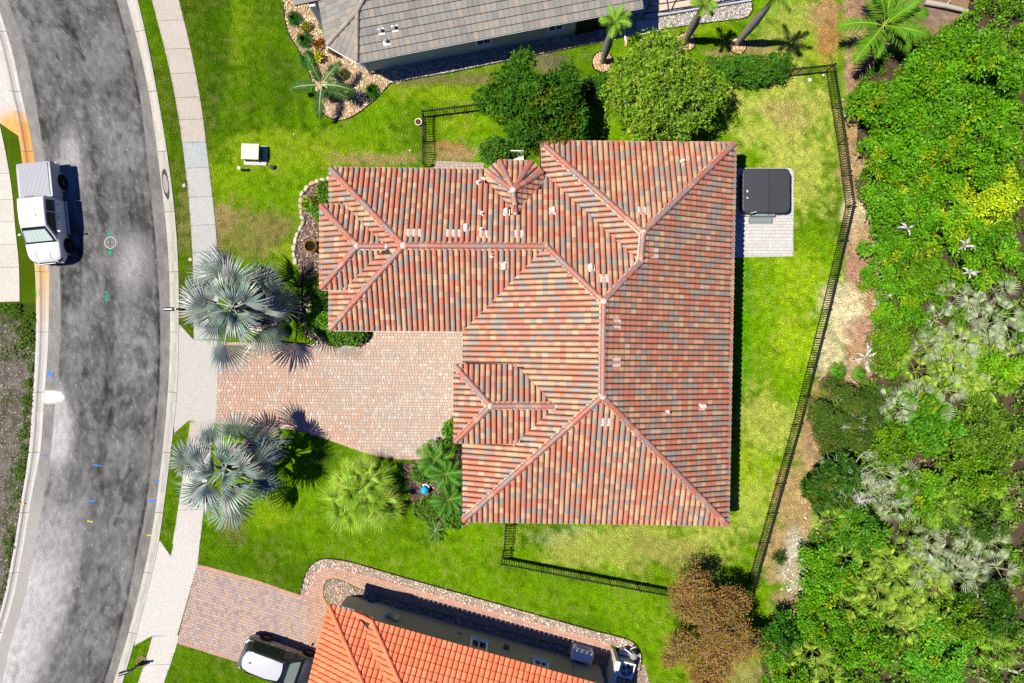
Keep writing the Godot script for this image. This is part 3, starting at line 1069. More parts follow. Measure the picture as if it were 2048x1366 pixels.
func make_paving() -> void:
	# main driveway
	var lower := smooth_line([[892, 879], [888, 896], [866, 914], [830, 919], [779, 917], [728, 905], [664, 882], [625, 869], [574, 858], [497, 852.5], [432, 847]], 4)
	var outline := [[437, 684], [523, 685], [634, 688], [704, 688], [741, 684], [744, 676], [752, 650], [960, 650], [960, 830], [908, 828], [894, 844], [889, 859]]
	outline.append_array(lower)
	var poly := GP(outline)
	hard_polys.append(poly)
	var tint := func(px: float, py: float) -> Color:
		var na := noise_a.get_noise_2d(px / 40.0, py / 40.0)
		var left := smoothstep(800, 520, px + 220 * na)
		var c := Color(0.605, 0.485, 0.405).lerp(Color(0.625, 0.41, 0.31), left * 0.95)
		var r := rng.randf()
		if r < 0.16:
			c = c.lerp(Color(0.46, 0.42, 0.40), 0.55)
		elif r < 0.34:
			c = c.lerp(Color(0.66, 0.44, 0.31), 0.45)
		elif r < 0.5:
			c = c.lerp(Color(0.68, 0.62, 0.56), 0.7)
		var oil := smoothstep(1.0, 0.3, Vector2((px - 690) / 34.0, (py - 702) / 20.0).length() + 0.5 * na)
		c = c.lerp(Color(0.30, 0.27, 0.24), oil * 0.65)
		return jit(c, 0.05)
	var drive := structure("driveway")
	var bed := MB.new()
	bed.prism(poly, -0.05, 0.018, Color(0.44, 0.36, 0.31), false)
	partw(drive, "bedding_sand", bed.commit(), M.joint)
	var mb := pave_ashlar(poly, 0.042, deg_to_rad(0.4), tint)
	var o := partw(drive, "pavers", mb.commit(), M.paver)
	o.set_meta("kind", "stuff")
	# border course along the curved south edge and the planting bed
	var border := MB.new()
	var edge := MB.new()
	pave_soldier(border, lower, 0.20, 0.046, func(px, py): return jit(Color(0.60, 0.42, 0.33), 0.10), 0.125)
	partw(drive, "border_pavers", border.commit(), M.paver).set_meta("kind", "stuff")

	# patio behind the house
	var patio_poly := GP([[1395, 336], [1580, 336], [1587, 342], [1586, 513], [1395, 516]])
	hard_polys.append(patio_poly)
	var patio := structure("patio")
	var pb := MB.new()
	pb.prism(patio_poly, -0.05, 0.018, Color(0.42, 0.40, 0.39))
	partw(patio, "bedding_sand", pb.commit(), M.joint)
	partw(patio, "pavers", pave_ashlar(patio_poly, 0.042, 0.0, func(px, py): return jit(Color(0.66, 0.645, 0.63), 0.07)).commit(), M.paver).set_meta("kind", "stuff")
	# path behind the gate, north side
	var path_poly := GP([[868, 322], [968, 326], [968, 372], [868, 372]])
	hard_polys.append(path_poly)
	var side_path := structure("side_path")
	var sb := MB.new()
	sb.prism(path_poly, -0.05, 0.018, Color(0.25, 0.2, 0.17))
	partw(side_path, "bedding_sand", sb.commit(), M.joint)
	partw(side_path, "pavers", pave_ashlar(path_poly, 0.042, 0.0, func(px, py): return jit(Color(0.55, 0.47, 0.41), 0.10)).commit(), M.paver).set_meta("kind", "stuff")

	# driveway and walk of the south house
	var north_edge := smooth_line([[396, 1128], [450, 1142], [520, 1162], [598, 1188], [614, 1186], [621, 1174], [625, 1160], [632, 1145], [645, 1135], [665, 1134], [690, 1139]], 4)
	north_edge.append_array([[760, 1158], [998, 1224], [1222, 1287]])
	var sd := north_edge.duplicate()
	sd.append_array([[1222, 1320], [1180, 1320], [998, 1262], [800, 1204], [722, 1178], [690, 1164], [668, 1158], [652, 1160], [645, 1172], [645, 1190], [652, 1205], [690, 1240], [690, 1420], [335, 1420], [336, 1340], [354, 1287], [375, 1216]])
	# the drive proper ends at the lawn south of it
	sd = north_edge.duplicate()
	sd.append_array([[1222, 1316], [998, 1258], [800, 1202], [722, 1178], [690, 1162], [668, 1156], [654, 1159], [647, 1172], [647, 1190], [654, 1207], [690, 1245], [690, 1390], [610, 1366], [480, 1325], [354, 1286], [375, 1205]])
	var sdp := GP(sd)
	hard_polys.append(sdp)
	var stint := func(px: float, py: float) -> Color:
		var r := rng.randf()
		var c := Color(0.55, 0.43, 0.40)
		if px > 610:
			c = Color(0.64, 0.385, 0.29)
		if r < 0.2:
			c = c.lerp(Color(0.66, 0.47, 0.33), 0.8)
		elif r < 0.42:
			c = c.lerp(Color(0.40, 0.32, 0.32), 0.6)
		elif r < 0.55:
			c = c.lerp(Color(0.62, 0.50, 0.45), 0.7)
		return jit(c, 0.06)
	var drive_s := structure("driveway")
	var sbed := MB.new()
	sbed.prism(sdp, -0.05, 0.016, Color(0.20, 0.14, 0.12), false)
	partw(drive_s, "bedding_sand", sbed.commit(), M.joint)
	partw(drive_s, "pavers", pave_herringbone(sdp, 0.038, deg_to_rad(16.0 - 45.0), stint).commit(), M.paver).set_meta("kind", "stuff")
	var sborder := MB.new()
	var back := north_edge.duplicate()
	pave_soldier(sborder, back, 0.21, 0.042, func(px, py): return jit(Color(0.60, 0.335, 0.255), 0.09), 0.13)
	var inner_edge := smooth_line([[722, 1178], [690, 1162], [668, 1156], [654, 1159], [647, 1172], [647, 1190], [654, 1207]], 4)
	inner_edge.reverse()
	var inner2 := inner_edge.duplicate()
	inner2.reverse()
	pave_soldier(sborder, inner2, 0.2, 0.042, func(px, py): return jit(Color(0.62, 0.36, 0.27), 0.09), 0.13)
	var south_edge := [[690, 1390], [610, 1366], [480, 1325], [354, 1286]]
	pave_soldier(sborder, south_edge, 0.2, 0.042, func(px, py): return jit(Color(0.56, 0.35, 0.28), 0.09), 0.13)
	partw(drive_s, "border_pavers", sborder.commit(), M.paver).set_meta("kind", "stuff")


# loose stones or chips scattered over an outline, one mass
func scatter_stones(called: String, poly: PackedVector2Array, per_m2: float, r0: float, r1: float, tones: Array, m: Material, y := 0.03, flat := 0.55) -> void:
	var shape := MB.new()
	# small uneven pebble
	var pr := []
	for k in 5:
		var ring := PackedVector3Array()
		var a := -1.2 + 2.4 * k / 4.0
		for i in 6:
			var t := TAU * i / 6.0
			var rr := cos(a) * (1.0 + 0.22 * sin(t * 2.0 + k))
			ring.push_back(Vector3(cos(t) * rr, sin(a), sin(t) * rr * 0.75))
		pr.append(ring)
	for k in 4:
		for i in 6:
			var j := (i + 1) % 6
			shape.quad(pr[k][i], pr[k + 1][i], pr[k + 1][j], pr[k][j])
	for i in range(1, 5):
		shape.tri(pr[4][0], pr[4][i + 1], pr[4][i])
	var lo := poly[0]
	var hi := poly[0]
	for p in poly:
		lo = lo.min(p)
		hi = hi.max(p)
	var n := int((hi.x - lo.x) * (hi.y - lo.y) * per_m2)
	var xfs := []
	var cols := []
	for i in n:
		var p := Vector2(rf(lo.x, hi.x), rf(lo.y, hi.y))
		if not Geometry2D.is_point_in_polygon(p, poly):
			continue
		var r := rf(r0, r1)
		var b := Basis(Vector3.UP, rf(0, TAU)) * Basis(Vector3.RIGHT, rf(-0.4, 0.4))
		xfs.append(Transform3D(b.scaled_local(Vector3(r * rf(0.9, 1.5), r * flat, r)), Vector3(p.x, y + rf(0, 0.02), p.y)))
		cols.append(jit(tones[rng.randi() % tones.size()] * 1.5, 0.2))
	var o := copies(self, numbered(called), shape.commit(), m, xfs, cols)
	o.set_meta("kind", "stuff")


func bed_sheet(called: String, poly: PackedVector2Array, y: float, col: Color, m: Material) -> void:
	var mb := sheet(poly, y, 0.3, func(px, py): return col * (1.45 + 0.6 * noise_b.get_noise_2d(px / 14.0, py / 14.0)))
	top_mesh(called, mb.commit(), m).set_meta("kind", "structure")
	hard_polys.append(poly)


func edging(called: String, line: Array, col: Color, label: String, w := 0.05) -> void:
	var mb := MB.new()
	for i in line.size() - 1:
		var a := G(line[i][0], line[i][1])
		var b := G(line[i + 1][0], line[i + 1][1])
		var d := (b - a).normalized() * 0.004
		var s := Vector2(-d.y, d.x).normalized() * w * 0.5
		mb.prism(PackedVector2Array([a - d + s, b + d + s, b + d - s, a - d - s]), -0.03, 0.075, col)
	tag(top_mesh(called, mb.commit(), M.plastic), label, "edging")


# one uneven stone of an edging
func stone_shape(seed_: int) -> Mesh:
	var r := RandomNumberGenerator.new()
	r.seed = seed_
	var rings := []
	for k in 5:
		var a: float = [-0.9, -0.2, 0.45, 0.95, 1.25][k]
		var ring := PackedVector3Array()
		for i in 8:
			var t := TAU * i / 8.0
			var sq := pow(pow(absf(cos(t)), 3.2) + pow(absf(sin(t)), 3.2), -1.0 / 3.2)
			var rr := pow(cos(a * 0.95), 0.5) * sq * r.randf_range(0.86, 1.06)
			ring.push_back(Vector3(cos(t) * rr, sin(a) + r.randf_range(-0.06, 0.06), sin(t) * rr))
		rings.append(ring)
	var mb := MB.new()
	for k in 4:
		for i in 8:
			var j := (i + 1) % 8
			mb.quad(rings[k][i], rings[k + 1][i], rings[k + 1][j], rings[k][j])
	for i in range(1, 7):
		mb.tri(rings[4][0], rings[4][i + 1], rings[4][i])
	return mb.commit()


func stone_row(called: String, line: Array, label: String, size := 0.27, tones: Array = [], height := 0.11) -> void:
	var pts := smooth_line(line, 6)
	var at := G(pts[0][0], pts[0][1])
	var o := thing(called, label, "stone edging", Vector3(at.x, 0, at.y))
	var shapes := []
	for k in 4:
		shapes.append(stone_shape(50 + k))
	if tones.is_empty():
		tones = [Color(0.66, 0.58, 0.42), Color(0.72, 0.67, 0.56), Color(0.60, 0.47, 0.28), Color(0.58, 0.54, 0.47)]
	var mats := []
	for k in tones.size():
		mats.append(mat("%s_tone_%d_%d" % [called, taken[called], k], tones[k], 0.9, M.stone.albedo_texture, 0.9))
	var carry := 0.0
	for i in pts.size() - 1:
		var a := G(pts[i][0], pts[i][1])
		var b := G(pts[i + 1][0], pts[i + 1][1])
		var l := (b - a).length()
		while carry < l:
			var s := size * rf(0.8, 1.2)
			var p := a.lerp(b, carry / l)
			var turn := -(b - a).angle() + rf(-0.25, 0.25)
			var w := size * rf(0.6, 0.85)
			var bs := Basis(Vector3.UP, turn).scaled_local(Vector3(s * 0.52, height * rf(0.8, 1.2), w * 0.52))
			part(o, "stone", shapes[rng.randi() % 4], mats[rng.randi() % mats.size()], Transform3D(bs, Vector3(p.x, height * 0.45, p.y) - o.position))
			carry += s * 0.98
		carry -= l


func make_beds() -> void:
	# rock bed and gravel strip of the north house
	var edge_n := smooth_line([[566, -30], [568, 14], [571, 46], [579, 72], [592, 92], [612, 130], [628, 175], [642, 212], [652, 232], [679, 241], [713, 229], [756, 194], [780, 168]], 4)
	var bed_n := edge_n.duplicate()
	bed_n.append_array([[800, 168], [800, 120], [700, 90], [640, 60], [620, -30]])
	var rock_tan := [Color(0.66, 0.47, 0.27), Color(0.72, 0.56, 0.36), Color(0.55, 0.34, 0.17), Color(0.70, 0.62, 0.50), Color(0.50, 0.38, 0.30)]
	var rock_pink := [Color(0.52, 0.36, 0.27), Color(0.62, 0.47, 0.37), Color(0.40, 0.27, 0.21), Color(0.66, 0.55, 0.47)]
	var rock_grey := [Color(0.55, 0.52, 0.48), Color(0.66, 0.62, 0.56), Color(0.42, 0.40, 0.38), Color(0.60, 0.52, 0.44)]
	var p1 := GP(bed_n)
	bed_sheet("rock_bed", p1, 0.012, Color(0.50, 0.37, 0.24), M.rock)
	scatter_stones("river_rock", p1, 95, 0.03, 0.06, rock_tan, M.stone)
	edging("bed_edging", edge_n, Color(0.03, 0.025, 0.02), "dark plastic edging curving round the tan rock bed of the grey-roofed house")
	var strip_n := [[780, 168], [800, 163], [900, 146], [1020, 121], [1180, 89], [1310, 62], [1400, 48], [1480, 39], [1496, 34], [1504, 22], [1504, 8]]
	var strip_poly := strip_n.duplicate()
	strip_poly.append_array([[1500, -20], [1200, -5], [1020, 60], [760, 120], [760, 150]])
	var p2 := GP(strip_poly)
	bed_sheet("gravel_strip", p2, 0.011, Color(0.42, 0.40, 0.37), M.rock)
	scatter_stones("gravel", p2, 105, 0.028, 0.055, rock_grey, M.stone)
	edging("bed_edging", strip_n, Color(0.03, 0.025, 0.02), "long dark plastic edging of the pale gravel strip along the grey-roofed house")
	# tree rings round the palms on the north side
	for q in [[1205, 124, 21, "round plastic edging filled with rock at the foot of the left palm"], [1475, 92, 17, "round plastic edging filled with rock at the foot of the right palm"], [1372, 84, 19, "round plastic edging at the foot of the middle palm, half under the tree"]]:
		var ring := []
		for i in 25:
			ring.append([q[0] + cos(TAU * i / 24.0) * q[2], q[1] + sin(TAU * i / 24.0) * q[2]])
		var rp := GP(ring.slice(0, 24))
		bed_sheet("rock_bed", rp, 0.013, Color(0.52, 0.34, 0.2), M.rock)
		scatter_stones("river_rock", rp, 130, 0.03, 0.06, [Color(0.70, 0.48, 0.28), Color(0.62, 0.36, 0.18), Color(0.72, 0.60, 0.44)], M.stone)
		edging("bed_edging", ring, Color(0.02, 0.018, 0.015), q[3])

	# gravel beside the walk of the south house
	var g_out := smooth_line([[598, 1190], [604, 1172], [610, 1150], [622, 1130], [640, 1119], [660, 1117], [700, 1123], [780, 1146], [900, 1180], [1050, 1222], [1180, 1258], [1240, 1273], [1262, 1281], [1276, 1296], [1283, 1315], [1280, 1340]], 4)
	var g_in := [[1264, 1336], [1262, 1318], [1250, 1300], [1222, 1289], [998, 1226], [760, 1160], [690, 1141], [665, 1136], [645, 1137], [633, 1147], [627, 1160], [622, 1176], [614, 1188]]
	var gp := g_out.duplicate()
	gp.append_array(g_in)
	var p3 := GP(gp)
	bed_sheet("gravel_strip", p3, 0.011, Color(0.48, 0.36, 0.28), M.rock)
	scatter_stones("gravel", p3, 120, 0.028, 0.055, rock_pink + rock_grey, M.stone)
	edging("bed_edging", g_out, Color(0.012, 0.012, 0.01), "black plastic edging between the lawn and the walk of the orange-roofed house")
	var p4 := GP([[649, 1172], [656, 1161], [668, 1158], [690, 1164], [722, 1180], [800, 1204], [998, 1260], [1222, 1318], [1290, 1330], [1300, 1372], [1230, 1372], [998, 1300], [780, 1240], [690, 1235], [655, 1203], [649, 1190]])
	bed_sheet("gravel_bed", p4, 0.010, Color(0.40, 0.31, 0.26), M.rock)
	scatter_stones("gravel", p4, 100, 0.028, 0.055, rock_pink + [Color(0.30, 0.26, 0.24), Color(0.62, 0.42, 0.28)], M.stone)

	# beds in front of the main house
	var bed_a := [[660, 358], [632, 366], [614, 378], [605, 393], [605, 428], [609, 444], [598, 467], [591, 492], [591, 514], [597, 533], [606, 556], [606, 600], [604, 640], [610, 672], [634, 686], [703, 686], [742, 682], [742, 640], [700, 600], [700, 350]]
	var p5 := GP(bed_a)
	bed_sheet("mulch_bed", p5, 0.012, Color(0.20, 0.14, 0.115), M.mulch)
	scatter_stones("wood_chips", p5, 110, 0.025, 0.06, [Color(0.24, 0.16, 0.13), Color(0.34, 0.24, 0.20), Color(0.13, 0.09, 0.075), Color(0.44, 0.36, 0.31)], M.stone, 0.03, 0.3)
	stone_row("stone_edging", [[660, 358], [632, 364], [613, 377], [603, 393], [603, 428], [607, 444], [596, 467], [589, 492], [589, 514], [595, 533]], "pale stones edging the mulch bed north-west of the entry roof", 0.36)
	stone_row("stone_edging", [[634, 684], [660, 685], [704, 685]], "short straight row of pale blocks at the driveway's north edge", 0.24)
	# round beds of the two silver palms
	var ring1 := []
	for i in 33:
		ring1.append([522 + cos(TAU * i / 32.0) * 43, 620 + sin(TAU * i / 32.0) * 40])
	var r1 := GP(ring1.slice(0, 32))
	bed_sheet("mulch_bed", r1, 0.013, Color(0.17, 0.115, 0.10), M.mulch)
	scatter_stones("wood_chips", r1, 110, 0.025, 0.06, [Color(0.22, 0.15, 0.13), Color(0.30, 0.22, 0.19), Color(0.12, 0.085, 0.075)], M.stone, 0.03, 0.3)
	stone_row("stone_edging", ring1, "ring of pale stones round the upper silver palm", 0.22)
	var ring2 := []
	for i in 33:
		ring2.append([515 + cos(TAU * i / 32.0) * 32, 908 + sin(TAU * i / 32.0) * 36])
	var r2 := GP(ring2.slice(0, 32))
	bed_sheet("mulch_bed", r2, 0.013, Color(0.19, 0.13, 0.11), M.mulch)
	scatter_stones("wood_chips", r2, 110, 0.025, 0.06, [Color(0.25, 0.17, 0.14), Color(0.34, 0.25, 0.21), Color(0.13, 0.09, 0.075)], M.stone, 0.03, 0.3)
	stone_row("stone_edging", ring2, "ring of tan boulders round the lower silver palm", 0.40, [Color(0.62, 0.50, 0.24), Color(0.60, 0.55, 0.46), Color(0.46, 0.38, 0.28)], 0.16)
	# bed at the south-west corner of the house
	var bed_c := [[908, 828], [895, 845], [890, 860], [893, 880], [888, 898], [866, 917], [832, 922], [800, 930], [812, 960], [822, 1000], [845, 1035], [880, 1055], [915, 1058], [945, 1045], [960, 1040], [960, 828]]
	var p6 := GP(bed_c)
	bed_sheet("mulch_bed", p6, 0.012, Color(0.24, 0.15, 0.115), M.mulch)
	scatter_stones("wood_chips", p6, 110, 0.025, 0.06, [Color(0.30, 0.19, 0.15), Color(0.42, 0.28, 0.22), Color(0.15, 0.10, 0.08), Color(0.50, 0.36, 0.28)], M.stone, 0.03, 0.3)
	# white sea shells or chips on the bare strip beside the thicket
	scatter_stones("litter", GP([[1575, 1060], [1610, 1080], [1615, 1160], [1590, 1200], [1560, 1180], [1570, 1120]]), 16, 0.03, 0.08, [Color(0.75, 0.72, 0.68), Color(0.6, 0.5, 0.45)], M.stone, 0.01, 0.3)
	scatter_stones("leaf_litter", GP([[1715, 400], [1760, 540], [1740, 700], [1650, 800], [1600, 1000], [1600, 1200], [1640, 1200], [1700, 900], [1790, 700], [1790, 500], [1740, 400]]), 22, 0.03, 0.09, [Color(0.36, 0.2, 0.13), Color(0.5, 0.36, 0.25), Color(0.2, 0.13, 0.09), Color(0.6, 0.5, 0.42)], M.stone, 0.005, 0.2)
	scatter_stones("dry_leaves", GP([[-20, 640], [70, 660], [66, 800], [44, 1000], [8, 1200], [-40, 1366], [-120, 1366], [-120, 640]]), 40, 0.02, 0.06, [Color(0.24, 0.22, 0.20), Color(0.32, 0.30, 0.28), Color(0.15, 0.12, 0.10), Color(0.20, 0.165, 0.13)], M.stone, 0.01, 0.25)


# ---------------------------------------------------------------- roofs

# one plane of a roof: plan outline, a point on its eave, the level direction that climbs it, eave height and slope
func face(poly: Array, eave: Vector2, inward: Vector2, he: float, slope := 0.417) -> Dictionary:
	var pv := PackedVector2Array()
	for p in poly:
		pv.push_back(p)
	var d := inward.normalized()
	var e3 := Vector3.UP.cross(Vector3(d.x, 0, d.y)).normalized()
	var s3 := Vector3(d.x, slope, d.y).normalized()
	return {"poly": pv, "e0": eave, "d": d, "he": he, "p": slope, "e3": e3, "s3": s3, "n3": s3.cross(e3).normalized(), "e2": Vector2(e3.x, e3.z)}


func face_h(f: Dictionary, q: Vector2) -> float:
	return f.he + f.p * (q - f.e0).dot(f.d)


func on_face(f: Dictionary, px: float, py: float) -> Vector3:
	var h: float = f.he
	for i in 6:
		var q := P(px, py, h)
		h = face_h(f, Vector2(q.x, q.z))
	return P(px, py, h)


func xz(v: Vector3) -> Vector2:
	return Vector2(v.x, v.z)


# S-shaped clay tile: x along the eave, y out of the roof, z up the slope
func barrel_tile(pitch: float, length: float, rise: float, col: Color, barrel := 0.70) -> MB:
	var prof := []
	var nrm := []
	var r := pitch * barrel * 0.5
	for i in 7:
		var a := PI - PI * i / 6.0
		prof.append(Vector2(r + r * cos(a), rise * sin(a)))
		nrm.append(Vector3(cos(a) * rise, maxf(0.12, sin(a)) * r, 0).normalized())
	# pan left out; the dark deck in the gap stands for shade and dirt
	var mb := MB.new()
	var lift := 0.056
	for i in prof.size() - 1:
		var p: Vector2 = prof[i]
		var q: Vector2 = prof[i + 1]
		var a := Vector3(p.x, p.y + lift, 0)
		var b := Vector3(p.x, p.y, length)
		var d := Vector3(q.x, q.y, length)
		var e := Vector3(q.x, q.y + lift, 0)
		mb.trin(a, b, d, nrm[i], nrm[i], nrm[i + 1], col)
		mb.trin(a, d, e, nrm[i], nrm[i + 1], nrm[i + 1], col)
		mb.quad(Vector3(a.x, a.y - 0.03, 0), a, e, Vector3(e.x, e.y - 0.03, 0), col)
	return mb


# flat concrete tile
func flat_tile(pitch: float, length: float, col: Color) -> MB:
	var mb := MB.new()
	var g := 0.006
	var lift := 0.08
	var a := Vector3(g, lift, 0)
	var b := Vector3(g, 0, length)
	var d := Vector3(pitch - g, 0, length)
	var e := Vector3(pitch - g, lift, 0)
	mb.quad(a, b, d, e, col)
	mb.quad(a + Vector3(0, -0.035, 0), a, e, e + Vector3(0, -0.035, 0), col)
	mb.quad(a + Vector3(0, -0.02, 0), b + Vector3(0, -0.02, 0), b, a, col)
	mb.quad(e, d, d + Vector3(0, -0.02, 0), e + Vector3(0, -0.02, 0), col)
	return mb


# lays tiles over a face: whole ones go to `whole`, cut ones straight into `cut`
func lay(f: Dictionary, pitch: float, exposure: float, length: float, make: Callable, pick: Callable, whole: Array, cut: MB, start := -0.05, raise := 0.0) -> void:
	var k := sqrt(1.0 + f.p * f.p)
	var uv := PackedVector2Array()
	for q in f.poly:
		var r: Vector2 = q - f.e0
		uv.push_back(Vector2(r.dot(f.e2), r.dot(f.d) * k))
	if Geometry2D.is_polygon_clockwise(uv):
		uv.reverse()
	var lo := uv[0]
	var hi := uv[0]
	for q in uv:
		lo = lo.min(q)
		hi = hi.max(q)
	var origin := Vector3(f.e0.x, f.he + raise, f.e0.y)
	var v := start
	var above := {}
	var row := 0
	while v < hi.y:
		var u := lo.x - pitch * 0.5
		var prev := -1
		var col_i := 0
		var now := {}
		while u < hi.x:
			var c := Vector2(u + pitch * 0.5, maxf(v + exposure * 0.5, 0.01))
			var inside := Geometry2D.is_point_in_polygon(c, uv)
			var cuts := []
			for i in uv.size():
				var a := uv[i]
				var b := uv[(i + 1) % uv.size()]
				if absf(a.y) < 0.02 and absf(b.y) < 0.02:
					continue
				var near := Geometry2D.get_closest_point_to_segment(c, a, b)
				if near.distance_to(c) < length * 0.72:
					cuts.append([a, (b - a).normalized()])
			if inside or cuts.size():
				var kind: int = pick.call(prev, above.get(col_i, -1))
				prev = kind
				now[col_i] = kind
				var xf := Transform3D(Basis(f.e3, f.n3, f.s3), origin + f.e3 * u + f.s3 * v)
				if cuts.is_empty():
					whole.append([xf, kind])
				else:
					cut_tile(make.call(kind), xf, u, v, cuts, cut)
			u += pitch
			col_i += 1
		above = now
		v += exposure
		row += 1


func cut_tile(t: MB, xf: Transform3D, u: float, v: float, cuts: Array, out: MB) -> void:
	for i in range(0, t.v.size(), 3):
		var pts := [t.v[i], t.v[i + 2], t.v[i + 1]]
		var nn := [t.n[i], t.n[i + 2], t.n[i + 1]]
		for c in cuts:
			var side := Vector2(-c[1].y, c[1].x)
			var keep := []
			var keep_n := []
			for j in pts.size():
				var a: Vector3 = pts[j]
				var b: Vector3 = pts[(j + 1) % pts.size()]
				var da: float = (Vector2(a.x + u, a.z + v) - c[0]).dot(side)
				var db: float = (Vector2(b.x + u, b.z + v) - c[0]).dot(side)
				if da >= 0:
					keep.append(a)
					keep_n.append(nn[j])
				if (da >= 0) != (db >= 0):
					var s: float = da / (da - db)
					keep.append(a.lerp(b, s))
					keep_n.append(nn[j].lerp(nn[(j + 1) % nn.size()], s))
			pts = keep
			nn = keep_n
			if pts.size() < 3:
				break
		for j in range(1, pts.size() - 1):
			out.trin(xf * pts[0], xf * pts[j], xf * pts[j + 1], xf.basis * nn[0], xf.basis * nn[j], xf.basis * nn[j + 1], t.c[i])


# puts the whole tiles nearest to the lens down one by one as parts, the rest as one mass
func set_tiles(roof: Node3D, whole: Array, cut: MB, shapes: Array, m: Material, most: int) -> void:
	var eye := Vector3(0, CAM_H, 0)
	var half_w := 0.745
	var inv := roof.global_transform.affine_inverse()
	var order := []
	for w in whole:
		var at: Vector3 = w[0].origin
		var d := eye.distance_to(at)
		if absf(at.x) > (CAM_H - at.y) * 0.74 or absf(at.z) > (CAM_H - at.y) * 0.49:
			d += 1000.0
		order.append([d, w])
	order.sort_custom(func(a, b): return a[0] < b[0])
	for i in order.size():
		var w: Array = order[i][1]
		if i < most and order[i][0] < 1000.0:
			part(roof, "tile", shapes[w[1]][1], m, inv * w[0])
		else:
			cut.add(shapes[w[1]][0], w[0])
	var o := partw(roof, "roof_tiles", cut.commit(), m)
	o.set_meta("kind", "stuff")


func deck_of(faces: Array, drop: float, mb: MB) -> void:
	for f in faces:
		var pv: PackedVector2Array = f.poly
		var idx := Geometry2D.triangulate_polygon(pv)
		for i in range(0, idx.size(), 3):
			var w := []
			for m in 3:
				var q: Vector2 = pv[idx[i + m]]
				w.append(Vector3(q.x, face_h(f, q) - drop, q.y))
			if (w[1] - w[0]).cross(w[2] - w[0]).y > 0:
				mb.tri(w[0], w[1], w[2])
			else:
				mb.tri(w[0], w[2], w[1])


# capping tiles along a hip or ridge with the bed of mortar under them
func cap_line(roof: Node3D, a: Vector3, b: Vector3, shapes: Array, m: Material, mortar: MB, rise := 0.075, step := 0.40, wide := 0.165) -> void:
	if a.y > b.y + 0.01:
		var t := a
		a = b
		b = t
	var up := Vector3.UP * rise
	var d := (b - a).normalized()
	var x := d.cross(Vector3.UP).normalized()
	var n := x.cross(d).normalized()
	var l := (b - a).length()
	var k := maxi(1, int(round(l / step)))
	var inv := roof.global_transform.affine_inverse()
	for i in k:
		var p := a.lerp(b, float(i) / k) + up
		var s := (l / k) / step
		var bs := Basis(x, n, -d) * Basis(Vector3.UP, rf(-0.03, 0.03))
		part(roof, "ridge_tile", shapes[rng.randi() % shapes.size()], m, inv * Transform3D(bs.scaled_local(Vector3(1, 1, s)), p))
	# mortar bed: uneven edges
	var pl := PackedVector3Array()
	var pr := PackedVector3Array()
	var pc := PackedVector3Array()
	var segs := maxi(2, int(l / 0.14))
	for i in segs + 1:
		var p := a.lerp(b, float(i) / segs) + up * 0.9
		pl.push_back(p - x * (wide + rf(0.015, 0.055)) - n * 0.085)
		pr.push_back(p + x * (wide + rf(0.015, 0.055)) - n * 0.085)
		pc.push_back(p + n * 0.06)
	for i in segs:
		mortar.quad(pl[i], pc[i], pc[i + 1], pl[i + 1])
		mortar.quad(pc[i], pr[i], pr[i + 1], pc[i + 1])


func cap_shape(col: Color, r0 := 0.158, r1 := 0.128, length := 0.46) -> Mesh:
	var mb := MB.new()
	var n := 8
	for i in n:
		var a0 := PI * i / n
		var a1 := PI * (i + 1) / n
		var f0 := Vector3(cos(a0) * r0, sin(a0) * r0 * 0.8 + 0.03, 0)
		var f1 := Vector3(cos(a1) * r0, sin(a1) * r0 * 0.8 + 0.03, 0)
		var b0 := Vector3(cos(a0) * r1, sin(a0) * r1 * 0.8 - 0.005, -length)
		var b1 := Vector3(cos(a1) * r1, sin(a1) * r1 * 0.8 - 0.005, -length)
		var n0 := Vector3(cos(a0), sin(a0), 0)
		var n1 := Vector3(cos(a1), sin(a1), 0)
		mb.trin(f0, b0, b1, n0, n0, n1, col)
		mb.trin(f0, b1, f1, n0, n1, n1, col)
		mb.quad(f0, Vector3(f0.x * 0.86, f0.y * 0.86 - 0.01, 0), Vector3(f1.x * 0.86, f1.y * 0.86 - 0.01, 0), f1, col)
	return mb.commit()


# knob of mortar where hips meet
func knob(mb: MB, at: Vector3, r := 0.2) -> void:
	var prof := [Vector2(r * 0.85, -0.1), Vector2(r * 0.75, 0.06), Vector2(r * 0.5, 0.13), Vector2(0.0, 0.15)]
	mb.lathe(prof, 9, Transform3D(Basis(Vector3.UP, 0.3), at))


func gutter_run(parent: Node3D, a: Vector3, b: Vector3, col: Color, out_dir: Vector3, w := 0.11) -> void:
	var mb := MB.new()
	var d := (b - a).normalized()
	var o := (out_dir - d * out_dir.dot(d)).normalized()
	var u := Vector3.UP
	# open trough: back, bottom, front with lip
	var sec := [[-0.02, 0.0], [-0.02, -0.11], [w * 0.7, -0.11], [w, -0.02], [w, 0.0], [w - 0.012, 0.0], [w * 0.68, -0.095], [0.0, -0.095]]
	for i in sec.size():
		var s: Array = sec[i]
		var t: Array = sec[(i + 1) % sec.size()]
		var p: Vector3 = a + o * s[0] + u * s[1]
		var q: Vector3 = a + o * t[0] + u * t[1]
		mb.quad(p, q, q + (b - a), p + (b - a), col)
	partw(parent, "gutter", mb.commit(), M.paint)


func weighted(weights: Array) -> int:
	var s := 0.0
	for w in weights:
		s += w
	var r := rng.randf() * s
	for i in weights.size():
		r -= weights[i]
		if r <= 0.0:
			return i
	return 0


